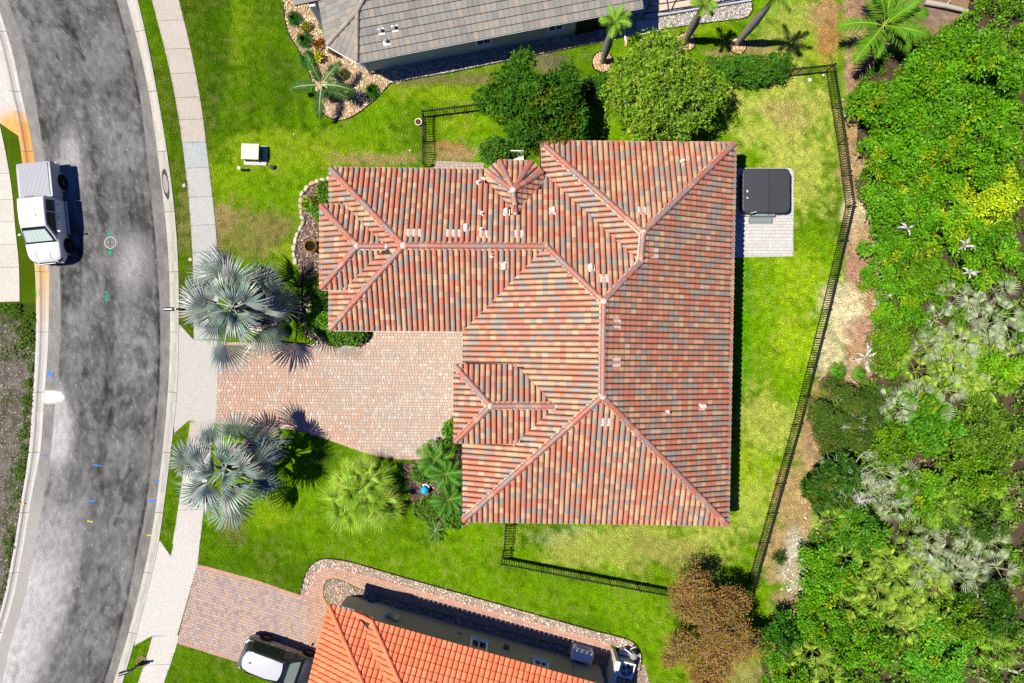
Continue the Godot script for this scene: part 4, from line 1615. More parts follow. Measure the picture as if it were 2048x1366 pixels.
const CLAY := [[0.663, 0.233, 0.141], [0.605, 0.251, 0.163], [0.692, 0.317, 0.187], [0.685, 0.421, 0.246], [0.398, 0.33, 0.287], [0.526, 0.266, 0.202], [0.695, 0.468, 0.316], [0.476, 0.283, 0.202], [0.435, 0.357, 0.292], [0.649, 0.357, 0.226]]
const CLAY_W := [1.5, 1.5, 0.8, 1.6, 1.35, 1.5, 0.45, 0.9, 0.9, 1.1]


func make_main_house() -> void:
	var house := thing("main_house", "large L-shaped house with blended red, tan and grey barrel tile roof in the middle", "house", Vector3(1.0, 0, 0.0))
	var he := 2.8
	var e := func(px, py): return xz(P(px, py, 2.8))
	var nw: Vector2 = e.call(662, 338)
	var sw: Vector2 = e.call(661, 658)
	var inner: Vector2 = e.call(930, 660)
	var ssw: Vector2 = e.call(927, 1040)
	var sse: Vector2 = e.call(1454, 1048)
	var ne: Vector2 = e.call(1469, 288)
	var nnw: Vector2 = e.call(1083, 285)
	var step_: Vector2 = e.call(1084, 343)
	# hips and ridges: measured points lifted to their heights
	var apex_w := xz(P(808, 491.5, 4.56))
	var ridge_e := xz(P(1093, 493, 4.56))
	var peak := xz(P(1207, 603, 5.73))
	var foot := xz(P(1205, 792, 5.70))
	var apex_n := xz(P(1286, 465.5, 4.95))
	var low_n := xz(P(1281, 525, 4.95))
	var W := face([nw, sw, apex_w], nw, Vector2(1, 0.003), he)
	var N := face([nw, apex_w, ridge_e, peak, low_n, step_], nw, Vector2(-0.012, 1), he)
	var S := face([sw, inner, ridge_e, apex_w], sw, Vector2(0.007, -1), he)
	var D := face([inner, ssw, foot, peak, ridge_e], inner, Vector2(1, 0.006), he)
	var So := face([ssw, sse, foot], ssw, Vector2(0.015, -1), he)
	var E := face([sse, ne, apex_n, low_n, peak, foot], sse, Vector2(-1, -0.0197), he)
	var No := face([nnw, ne, apex_n], nnw, Vector2(-0.008, 1), he)
	var I := face([nnw, step_, low_n, apex_n], nnw, Vector2(1, 0.0), he)
	# entry roof over the front door
	var eh := 3.2
	var jn := xz(P(643, 412, eh))
	var js := xz(P(643, 577, eh))
	var jr := 4.1
	var ja := xz(P(716, 492.5, jr))
	var jend := xz(P(773, 493, jr))
	var jn2 := xz(P(693, 412, eh))
	var js2 := xz(P(693, 577, eh))
	var JW := face([jn, js, ja], jn, Vector2(1, 0), eh)
	var JN := face([jn, ja, jend, jn2], jn, Vector2(0, 1), eh)
	var JS := face([js, js2, jend, ja], js, Vector2(0, -1), eh)
	# gabled bay over the garage
	var kh := 3.95
	var kn := xz(P(911, 732, kh))
	var ks := xz(P(911, 883, kh))
	var kr := 4.78
	var ka := xz(P(982, 811.5, kr))
	var kend := xz(P(1112, 812, kr))
	var kn2 := xz(P(1036, 733, kh))
	var ks2 := xz(P(1034, 884, kh))
	var KW := face([kn, ks, ka], kn, Vector2(1, 0), kh)
	var KN := face([kn, ka, kend, kn2], kn, Vector2(-0.005, 1), kh)
	var KS := face([ks, ks2, kend, ka], ks, Vector2(0.005, -1), kh)
	# faceted bay on the north side
	var th := 3.1
	var t0 := xz(P(970, 357, th))
	var t1 := xz(P(974, 343, th))
	var t2 := xz(P(1000, 323, th))
	var t3 := xz(P(1063, 325, th))
	var t4 := xz(P(1084, 345, th))
	var t5 := xz(P(1083, 368, th))
	var ta := xz(P(1026, 381, 3.88))
	var tend := xz(P(1031, 427, 3.86))
	var mk := func(a: Vector2, b: Vector2, poly: Array, top: Vector2, top_h: float) -> Dictionary:
		var dir := (b - a).normalized()
		var inw := Vector2(-dir.y, dir.x)
		if (top - a).dot(inw) < 0:
			inw = -inw
		return face(poly, a, inw, th, (top_h - th) / (top - a).dot(inw))
	var TW: Dictionary = mk.call(t1, t2, [t1, t2, ta], ta, 3.88)
	var TN: Dictionary = mk.call(t2, t3, [t2, t3, ta], ta, 3.88)
	var TE: Dictionary = mk.call(t3, t4, [t3, t4, ta], ta, 3.88)
	var TWW: Dictionary = mk.call(t0, t1, [t0, t1, ta, tend], ta, 3.88)
	var TEE: Dictionary = mk.call(t4, t5, [t4, t5, tend, ta], ta, 3.88)
	# the big planes stop where the small roofs rise out of them
	W = face([nw, apex_w, sw, Vector2(sw.x, js.y), js2, jend, jn2, Vector2(nw.x, jn.y)], nw, Vector2(1, 0.003), he)
	D = face([inner, Vector2(inner.x, kn.y), kn2, kend, ks2, Vector2(ssw.x, ks.y), ssw, foot, peak, ridge_e], inner, Vector2(1, 0.006), he)
	N = face([nw, apex_w, ridge_e, peak, low_n, step_, Vector2(t5.x, step_.y - 0.02), t5, tend, t0, Vector2(t0.x, nw.y + 0.1)], nw, Vector2(-0.012, 1), he)
	var big := [W, N, S, D, So, E, No, I]
	var small := [JW, JN, JS, KW, KN, KS, TW, TN, TE, TWW, TEE]

	# walls set back under the eaves
	var outline := PackedVector2Array([nw, sw, inner, ssw, sse, ne, nnw, step_])
	var wall_mb := MB.new()
	var wall_polys := Geometry2D.offset_polygon(outline, -0.5)
	for wp in wall_polys:
		wall_mb.prism(wp, 0.0, 2.72, Color(0.62, 0.55, 0.44))
	wall_mb.prism(PackedVector2Array([jn + Vector2(0.4, 0.4), js + Vector2(0.4, -0.4), js2 + Vector2(0, -0.4), jn2 + Vector2(0, 0.4)]), 0.0, 3.12, Color(0.62, 0.55, 0.44))
	wall_mb.prism(PackedVector2Array([kn + Vector2(0.35, 0.35), ks + Vector2(0.35, -0.35), ks2 + Vector2(0, -0.35), kn2 + Vector2(0, 0.35)]), 0.0, 3.86, Color(0.62, 0.55, 0.44))
	wall_mb.prism(PackedVector2Array([t1 + Vector2(0.25, 0.2), t2 + Vector2(0.2, 0.35), t3 + Vector2(-0.2, 0.35), t4 + Vector2(-0.3, 0.2), t5 + Vector2(-0.3, 1.0), t0 + Vector2(0.3, 1.0)]), 0.0, 3.02, Color(0.62, 0.55, 0.44))
	partw(house, "wall", wall_mb.commit(), M.stucco)
	# doors and windows on the walls that a step to the side would show
	wall_panel(house, "garage_door", Vector3(-6.0, 0, -1.163), Vector3(0, 0, 1), 4.9, 0.02, 2.25, Color(0.72, 0.68, 0.6), 4)
	wall_panel(house, "garage_door", Vector3(-2.555, 0, 3.2), Vector3(-1, 0, 0), 2.7, 0.02, 2.3, Color(0.72, 0.68, 0.6), 4)
	for q in [[-4.0, 2.2], [0.6, 3.0], [4.6, 1.6], [-7.6, 1.4]]:
		window(house, Vector3(11.22 + (-0.0197 * q[0]) * 0.9, 0, q[0]), Vector3(1, 0, -0.0197), q[1], 0.9, 2.2)
	for q in [[1.0, 1.5], [5.0, 1.2], [8.6, 1.2]]:
		window(house, Vector3(q[0], 0, 9.07 + 0.015 * (q[0] + 2.57)), Vector3(0, 0, 1), q[1], 0.9, 2.1)

	# roof
	var deck := MB.new()
	deck_of(big, 0.03, deck)
	deck_of(small, 0.03, deck)
	var roof := partw(house, "roof", deck.commit(), M.deck)
	var shapes := []
	for k in CLAY.size():
		var col := Color(CLAY[k][0], CLAY[k][1], CLAY[k][2])
		var t := barrel_tile(0.285, 0.40, 0.10, col, 0.855)
		shapes.append([t, t.commit()])
	var pick := func(prev: int, above: int) -> int:
		var r := rng.randf()
		if prev >= 0 and r < 0.07:
			return prev
		if above >= 0 and r < 0.12:
			return above
		return weighted(CLAY_W)
	var make := func(kind: int) -> MB: return shapes[kind][0]
	var whole := []
	var cut := MB.new()
	for f in big:
		lay(f, 0.285, 0.318, 0.40, make, pick, whole, cut)
	for f in small:
		lay(f, 0.285, 0.318, 0.40, make, pick, whole, cut)
	set_tiles(roof, whole, cut, shapes, M.tile, 300)

	# hips and ridges
	var caps := []
	for c in [Color(0.50, 0.20, 0.145), Color(0.54, 0.17, 0.115), Color(0.46, 0.21, 0.17), Color(0.40, 0.23, 0.20), Color(0.56, 0.30, 0.215), Color(0.36, 0.27, 0.25)]:
		caps.append(cap_shape(c))
	var mo := MB.new()
	var v := func(q: Vector2, h: float) -> Vector3: return Vector3(q.x, h, q.y)
	var hw := face_h(S, apex_w)
	var lines := [[v.call(nw, he), v.call(apex_w, 4.56)], [v.call(sw, he), v.call(apex_w, 4.56)], [v.call(apex_w, 4.56), v.call(ridge_e, 4.56)], [v.call(ridge_e, 4.56), v.call(peak, 5.73)],
		[v.call(low_n, 4.95), v.call(peak, 5.73)], [v.call(apex_n, 4.95), v.call(low_n, 4.95)], [v.call(peak, 5.73), v.call(foot, 5.70)], [v.call(ssw, he), v.call(foot, 5.70)], [v.call(sse, he), v.call(foot, 5.70)],
		[v.call(nnw, he), v.call(apex_n, 4.95)], [v.call(ne, he), v.call(apex_n, 4.95)],
		[v.call(jn, eh), v.call(ja, jr)], [v.call(js, eh), v.call(ja, jr)], [v.call(ja, jr), v.call(jend, jr)],
		[v.call(kn, kh), v.call(ka, kr)], [v.call(ks, kh), v.call(ka, kr)], [v.call(ka, kr), v.call(kend, kr)],
		[v.call(t1, th), v.call(ta, 3.88)], [v.call(t2, th), v.call(ta, 3.88)], [v.call(t3, th), v.call(ta, 3.88)], [v.call(t4, th), v.call(ta, 3.88)], [v.call(ta, 3.88), v.call(tend, 3.87)]]
	for l in lines:
		cap_line(roof, l[0], l[1], caps, M.tile, mo)
	for q in [[apex_w, 4.64, 0.26], [ridge_e, 4.62, 0.2], [peak, 5.8, 0.24], [foot, 5.77, 0.26], [apex_n, 5.02, 0.24], [low_n, 5.02, 0.2], [ja, jr + 0.07, 0.24], [jend, jr + 0.05, 0.2], [ka, kr + 0.07, 0.24], [kend, kr + 0.05, 0.17], [ta, 3.96, 0.24], [tend, 3.93, 0.15]]:
		knob(mo, v.call(q[0], q[1]), q[2] * 0.95)
	partw(roof, "mortar", mo.commit(), M.mortar)

	# gutters and drip edges
	var g := func(a: Vector2, b: Vector2, h: float, out: Vector3, c: Color): gutter_run(house, v.call(a, h + 0.0), v.call(b, h + 0.0), c, out)
	var wh := Color(0.78, 0.76, 0.73)
	var dk := Color(0.16, 0.14, 0.12)
	g.call(nw, step_, he, Vector3(0, 0, -1), wh)
	g.call(sw, inner, he, Vector3(0, 0, 1), wh)
	g.call(nw, sw, he, Vector3(-1, 0, 0), Color(0.5, 0.46, 0.42))
	g.call(inner, ssw, he, Vector3(-1, 0, 0), dk)
	g.call(ssw, sse, he, Vector3(0, 0, 1), dk)
	g.call(sse, ne, he, Vector3(1, 0, 0), Color(0.45, 0.44, 0.43))
	g.call(nnw, ne, he, Vector3(0, 0, -1), wh)
	g.call(nnw, step_, he, Vector3(-1, 0, 0), dk)
	g.call(jn, js, eh, Vector3(-1, 0, 0), Color(0.5, 0.46, 0.42))
	g.call(jn, jn2, eh, Vector3(0, 0, -1), wh)
	g.call(js, js2, eh, Vector3(0, 0, 1), wh)
	g.call(kn, ks, kh, Vector3(-1, 0, 0), dk)
	g.call(kn, kn2, kh, Vector3(0, 0, -1), dk)
	g.call(ks, ks2, kh, Vector3(0, 0, 1), dk)
	g.call(t2, t3, th, Vector3(0, 0, -1), wh)
	g.call(t3, t4, th, Vector3(0.6, 0, -0.8), wh)
	g.call(t1, t2, th, Vector3(-0.6, 0, -0.8), dk)

	# vents: pairs of pale vent tiles just below the ridges
	var pale := Color(0.76, 0.62, 0.57)
	var vent_mb := barrel_tile(0.285, 0.42, 0.085, pale, 0.86)
	var vent_mesh := vent_mb.commit()
	for q in [[N, 829, 468, 3], [N, 908, 469, 3], [N, 968, 471, 2], [N, 1040, 470, 2], [No, 1284, 424, 2], [I, 1205, 560, 0], [N, 1209, 559, 2], [E, 1307, 507, 2], [E, 1232, 650, 2], [E, 1231, 724, 2], [So, 1211, 842, 2]]:
		for k in q[3]:
			var f: Dictionary = q[0]
			var at: Vector3 = on_face(f, q[1], q[2]) + f.n3 * 0.03 + f.e3 * (0.30 * (k - (q[3] - 1) * 0.5) - 0.14) - f.s3 * 0.2
			part(roof, "vent_tile", vent_mesh, M.tile, roof.global_transform.affine_inverse() * Transform3D(Basis(f.e3, f.n3, f.s3), at))
	# hooded exhausts
	for q in [[N, 1012, 427], [N, 1106, 424], [N, 932, 458], [N, 1181, 538], [S, 1008, 530], [E, 1402, 812]]:
		var f: Dictionary = q[0]
		var at := on_face(f, q[1], q[2])
		var mb := MB.new()
		var xf := Transform3D(Basis(f.e3, f.n3, f.s3), at)
		mb.box(xf * Transform3D(Basis.IDENTITY, Vector3(0, 0.085, 0)), Vector3(0.42, 0.03, 0.40), 0.01, Color(0.72, 0.6, 0.54))
		# half-round hood open on one end
		for i in 6:
			var a0 := PI * i / 6.0
			var a1 := PI * (i + 1) / 6.0
			var p0 := Vector3(cos(a0) * 0.13, 0.09 + sin(a0) * 0.17, 0)
			var p1 := Vector3(cos(a1) * 0.13, 0.09 + sin(a1) * 0.17, 0)
			var z0 := Vector3(0, 0, -0.17)
			var z1 := Vector3(0, 0, 0.14)
			mb.quad(xf * (p0 + z0), xf * (p0 + z1), xf * (p1 + z1), xf * (p1 + z0), Color(0.72, 0.58, 0.53))
			mb.tri(xf * (Vector3(0, 0.09, 0.14)), xf * (p0 + z1), xf * (p1 + z1), Color(0.72, 0.58, 0.53))
		partw(roof, "exhaust_hood", mb.commit(), M.paint)
	# plumbing pipes
	for q in [[N, 957, 366], [N, 964, 428], [N, 963, 460], [S, 983, 511], [No, 1365, 323], [E, 1335, 825]]:
		var f: Dictionary = q[0]
		var at := on_face(f, q[1], q[2])
		var mb := MB.new()
		mb.lathe([Vector2(0.15, 0.02), Vector2(0.13, 0.10), Vector2(0.065, 0.14), Vector2(0.055, 0.34), Vector2(0.04, 0.34), Vector2(0.04, 0.18), Vector2(0.0, 0.18)], 10, Transform3D(Basis.IDENTITY, at), Color(0.76, 0.66, 0.62))
		partw(roof, "vent_pipe", mb.commit(), M.paint)
	# ends of the upper gutters spilling on the lower roof
	for q in [[js2, eh, Vector3(0.05, 0, 0.16)], [jn2, eh, Vector3(0.05, 0, -0.12)], [ks2, kh, Vector3(-0.05, 0, 0.18)], [t0, th, Vector3(-0.12, 0, 0.1)]]:
		var a: Vector3 = v.call(q[0], q[1])
		var mb := MB.new()
		mb.box(Transform3D(Basis.IDENTITY, a + Vector3(0, -0.03, 0)), Vector3(0.42, 0.14, 0.16), 0.015, Color(0.78, 0.72, 0.66))
		mb.tube([a + Vector3(-0.1, -0.06, 0), a + q[2] * 1.5 + Vector3(-0.1, -0.13, 0), a + q[2] * 3.2 + Vector3(-0.08, -0.17, 0)], [0.045, 0.045, 0.045], 7, Color(0.78, 0.72, 0.66))
		partw(house, "gutter_spout", mb.commit(), M.paint)


func wall_panel(parent: Node3D, called: String, at: Vector3, out: Vector3, width: float, y0: float, y1: float, col: Color, rows: int) -> Node3D:
	var o := out.normalized()
	var x := Vector3.UP.cross(o).normalized()
	var bs := Basis(x, Vector3.UP, o)
	var mb := MB.new()
	mb.box(Transform3D(bs, at + Vector3.UP * (y0 + y1) * 0.5), Vector3(width, y1 - y0, 0.05), 0.01, col * 0.7)
	var door := partw(parent, called, mb.commit(), M.paint)
	for i in rows:
		var h := (y1 - y0) / rows
		var pm := MB.new()
		pm.box(Transform3D(bs, at + o * 0.028 + Vector3.UP * (y0 + h * (i + 0.5))), Vector3(width - 0.06, h - 0.04, 0.03), 0.008, col)
		part(door, "panel", pm.commit(), M.paint)
	return door


func window(parent: Node3D, at: Vector3, out: Vector3, width: float, y0: float, y1: float, frame := Color(0.8, 0.8, 0.8)) -> void:
	var o := out.normalized()
	var x := Vector3.UP.cross(o).normalized()
	var bs := Basis(x, Vector3.UP, o)
	var mb := MB.new()
	var h := y1 - y0
	var mid := at + Vector3.UP * (y0 + y1) * 0.5
	for s in [-1.0, 1.0]:
		mb.box(Transform3D(bs, mid + x * s * (width * 0.5 - 0.06)), Vector3(0.12, h, 0.14), 0.012, frame)
		mb.box(Transform3D(bs, mid + Vector3.UP * s * (h * 0.5 - 0.06)), Vector3(width - 0.25, 0.12, 0.14), 0.012, frame)
	mb.box(Transform3D(bs, mid + o * 0.01), Vector3(0.05, h - 0.25, 0.06), 0.008, frame)
	var w := partw(parent, "window", mb.commit(), M.paint)
	var g := MB.new()
	g.box(Transform3D(bs, mid + o * 0.012), Vector3(width - 0.2, h - 0.2, 0.02), 0.0)
	part(w, "pane", g.commit(), M.house_glass)
	var sl := MB.new()
	sl.box(Transform3D(bs, mid - Vector3.UP * (h * 0.5 + 0.03) + o * 0.05), Vector3(width + 0.12, 0.07, 0.2), 0.015, frame * 0.95)
	part(w, "sill", sl.commit(), M.paint)


func make_north_house() -> void:
	var he := 2.8
	var A := xz(P(714, 123.5, he))
	var B := xz(P(1286, 13, he))
	var C := xz(P(655, 90, he))
	var Dd := xz(P(640, 5, he))
	var house := thing("north_house", "grey flat-tiled house with blue-grey stucco walls cut by the top edge", "house", Vector3(-1.0, 0, -20.0))
	var e := (B - A).normalized()
	var nS := Vector2(e.y, -e.x)
	if nS.y > 0:
		nS = -nS
	var w := (Dd - C).normalized()
	var nW := Vector2(-w.y, w.x)
	if nW.x < 0:
		nW = -nW
	var sl := 0.417
	# first meeting point of the three planes
	var V1 := xz(P(715, 23, 3.68))
	var t := (nS + nW).normalized()
	var need := 4.7 - (V1 - A).dot(nS)
	var V2 := V1 + t * (need / t.dot(nS))
	var B2 := B + nS * 4.7
	var C2 := C + w * 12.0
	var far := C2 + nW * ((V2 - C).dot(nW))
	var S := face([A, B, B2, V2, V1], A, nS, he, sl)
	var ch := (C - A).normalized()
	var nC := Vector2(ch.y, -ch.x)
	if nC.y > 0:
		nC = -nC
	var cs := (face_h(S, V1) - he) / (V1 - A).dot(nC)
	var K := face([A, V1, C], A, nC, he, cs)
	var W := face([C, V1, V2, far, C2], C, nW, he, (face_h(S, V1) - he) / (V1 - C).dot(nW))
	# north slope, out of the picture
	var Nn := face([V2, B2, B2 + nS * 4.7, far], B2 + nS * 4.7, -nS, he, sl)
	var walls := MB.new()
	var ins := 0.45
	var a2 := A + nS * ins + e * 0.35
	var poly := PackedVector2Array([A + nS * 0.40 + nC * 0.2, B + nS * 0.45 - e * 2.1, B2 + nS * 4.2 - e * 2.1, far + nS * 0.5 + e * 0.3, C2 + nW * 0.5, C + nW * 0.45 + nC * 0.3])
	walls.prism(poly, 0.0, 2.74, Color(0.50, 0.55, 0.60))
	partw(house, "wall", walls.commit(), M.stucco)
	var out3 := Vector3(-nS.x, 0, -nS.y)
	var on_wall := func(px: float, h: float) -> Vector3:
		# point of the south wall that is seen in picture column px at height h
		var base := A + nS * 0.42
		var k := (CAM_H - h) / FOCAL
		var s := ((px - 1024.0) * k - base.x) / e.x
		var q := base + e * s
		return Vector3(q.x, h, q.y)
	for px in [969, 1108]:
		var c: Vector3 = on_wall.call(px, 0.0)
		window(house, Vector3(c.x, 0, c.z), out3, 0.95, 1.05, 2.3, Color(0.72, 0.75, 0.78))
	# covered lanai with dark screens
	var c2: Vector3 = on_wall.call(1182, 0.0)
	wall_panel(house, "screen_panel", c2 + out3 * 0.01, out3, 1.9, 0.1, 2.55, Color(0.02, 0.02, 0.022), 2)
	# pilaster, downpipe and hose box
	var pl := MB.new()
	var cp: Vector3 = on_wall.call(741, 0.0)
	pl.box(Transform3D(Basis(Vector3(e.x, 0, e.y), Vector3.UP, out3), cp + Vector3(0, 1.3, 0)), Vector3(0.16, 2.6, 0.12), 0.02, Color(0.62, 0.65, 0.68))
	partw(house, "pilaster", pl.commit(), M.stucco)
	var dp := MB.new()
	var cd := P(1246, 40, 0.9)
	dp.tube([P(1242, 28, 2.6), P(1246, 46, 1.0), P(1249, 60, 0.12), P(1252, 88, 0.06)], [0.05, 0.05, 0.055, 0.055], 8, Color(0.7, 0.72, 0.75))
	dp.box(Transform3D(Basis(Vector3.UP, -0.1), P(1252, 85, 0.06)), Vector3(0.16, 0.1, 0.5), 0.02, Color(0.42, 0.2, 0.1))
	partw(house, "downpipe", dp.commit(), M.paint)

	var deck := MB.new()
	deck_of([S, K, W, Nn], 0.05, deck)
	var roof := partw(house, "roof", deck.commit(), M.deck)
	var tones := [Color(0.31, 0.298, 0.278), Color(0.345, 0.33, 0.305), Color(0.36, 0.33, 0.298), Color(0.28, 0.272, 0.26), Color(0.385, 0.35, 0.315), Color(0.325, 0.318, 0.305), Color(0.41, 0.35, 0.30)]
	var shapes := []
	for c in tones:
		var tl := flat_tile(0.30, 0.47, c)
		shapes.append([tl, tl.commit()])
	var pick := func(_p: int, _a: int) -> int: return weighted([1.3, 1.4, 1.1, 1.0, 0.7, 1.2, 0.35])
	var make := func(kind: int) -> MB: return shapes[kind][0]
	var whole := []
	var cut := MB.new()
	for f in [S, K, W]:
		lay(f, 0.30, 0.40, 0.47, make, pick, whole, cut)
	set_tiles(roof, whole, cut, shapes, M.flat_tile, 300)
	var caps := [cap_shape(Color(0.40, 0.35, 0.30), 0.13, 0.12), cap_shape(Color(0.46, 0.40, 0.35), 0.13, 0.12)]
	var mo := MB.new()
	for l in [[A, he, V1, face_h(S, V1)], [C, he, V1, face_h(S, V1)], [V1, face_h(S, V1), V2, face_h(S, V2)], [V2, face_h(S, V2), B2, face_h(S, B2)]]:
		cap_line(roof, Vector3(l[0].x, l[1], l[0].y), Vector3(l[2].x, l[3], l[2].y), caps, M.flat_tile, mo, 0.035, 0.40, 0.12)
	partw(roof, "mortar", mo.commit(), mat("grey_mortar", lin(0.36, 0.33, 0.30), 0.95))
	var wh := Color(0.80, 0.81, 0.82)
	gutter_run(house, Vector3(A.x, he, A.y), Vector3(B.x, he, B.y), wh, out3, 0.10)
	gutter_run(house, Vector3(A.x, he, A.y), Vector3(C.x, he, C.y), wh, Vector3(-nC.x, 0, -nC.y), 0.10)
	gutter_run(house, Vector3(C.x, he, C.y), Vector3(C2.x, he, C2.y), wh, Vector3(-nW.x, 0, -nW.y), 0.06)
	for q in [[763, 63], [790, 57], [773, 84]]:
		var at := on_face(S, q[0], q[1])
		var mb := MB.new()
		var xf := Transform3D(Basis(S.e3, S.n3, S.s3), at)
		mb.box(xf * Transform3D(Basis.IDENTITY, Vector3(0, 0.045, 0)), Vector3(0.36, 0.02, 0.34), 0.005, Color(0.62, 0.62, 0.6))
		mb.lathe([Vector2(0.07, 0.03), Vector2(0.06, 0.22), Vector2(0.09, 0.23), Vector2(0.07, 0.29), Vector2(0, 0.31)], 10, Transform3D(Basis.IDENTITY, at), Color(0.25, 0.25, 0.26))
		partw(roof, "vent_pipe", mb.commit(), M.paint)
	# small entry roof and white column at the top left
	var porch := MB.new()
	var f := xz(P(588, 9, 2.9))
	var g := xz(P(668, -8, 2.9))
	var ed := (g - f).normalized()
	var up := Vector2(ed.y, -ed.x)
	var Pf := face([f, g, g + up * 2.5, f + up * 2.5], f, up, 2.9, 0.417)
	var pw := []
	var pc := MB.new()
	lay(Pf, 0.30, 0.40, 0.47, make, pick, pw, pc)
	for x in pw:
		pc.add(shapes[x[1]][0], x[0])
	var porch_roof := partw(house, "porch_roof", pc.commit(), M.flat_tile)
	porch_roof.set_meta("kind", "stuff")
	gutter_run(house, Vector3(f.x, 2.9, f.y), Vector3(g.x, 2.9, g.y), Color(0.06, 0.06, 0.065), Vector3(-up.x, 0, -up.y), 0.08)
	var col := MB.new()
	var cc := P(640, 24, 1.2)
	col.box(Transform3D(Basis(Vector3.UP, 0.17), Vector3(cc.x - 0.05, 1.37, cc.z)), Vector3(0.34, 2.74, 0.9), 0.02, Color(0.78, 0.79, 0.80))
	partw(house, "column", col.commit(), M.stucco)

	# concrete pad beside the lanai, screen cage and its slab
	var pad := MB.new()
	var pp := GP([[1272, 44], [1316, 34], [1320, 60], [1278, 68]])
	pad.prism(pp, 0.0, 0.07, Color(0.50, 0.50, 0.49))
	pad.prism(GP([[1277, 66.5], [1320, 58.5], [1320.5, 62], [1278, 70.5]]), 0.0, 0.073, Color(0.72, 0.71, 0.69))
	var slab_ := structure("patio_slab")
	partw(slab_, "slab", pad.commit(), M.concrete)
	hard_polys.append(pp)
	var fl := MB.new()
	var fp := GP([[1216, 36], [1330, 22], [1500, -6], [1506, -90], [1216, -60]])
	fl.prism(fp, 0.0, 0.09, Color(0.50, 0.43, 0.36))
	partw(structure("lanai_floor"), "slab", fl.commit(), M.concrete)
	var cage := thing("screen_enclosure", "bronze screen cage frame beside the grey-roofed house at the top edge", "screen cage", P(1400, 8, 0))
	var s0 := P(1290, 29, 0.09)
	var s1 := P(1500, -5, 0.09)
	for k in 5:
		var p := s0.lerp(s1, k / 4.0)
		var bm := MB.new()
		bm.box(Transform3D(Basis(Vector3.UP, 0.16), p + Vector3(0, 1.35, 0)), Vector3(0.06, 2.7, 0.06), 0.008, Color(0.06, 0.045, 0.035))
		partw(cage, "post", bm.commit(), M.paint)
		var bb := MB.new()
		var q := p + Vector3(0, 2.7, 0)
		bb.tube([q, q + Vector3(-0.5, 0.25, -2.6), q + Vector3(-1.0, 0.3, -5.0)], [0.035, 0.035, 0.035], 5, Color(0.06, 0.045, 0.035))
		partw(cage, "beam", bb.commit(), M.paint)
	for h in [0.1, 1.0, 2.7]:
		var rm := MB.new()
		rm.tube([s0 + Vector3(0, h, 0), s1 + Vector3(0, h, 0)], [0.035, 0.035], 5, Color(0.06, 0.045, 0.035))
		partw(cage, "rail", rm.commit(), M.paint)
	var curbm := MB.new()
	curbm.box(Transform3D(Basis(Vector3.UP, atan2(-(s1.z - s0.z), s1.x - s0.x)), (s0 + s1) * 0.5 + Vector3(0, 0.05, 0.16)), Vector3(6.2, 0.2, 0.2), 0.02, Color(0.40, 0.42, 0.46))
	partw(cage, "base", curbm.commit(), M.concrete)


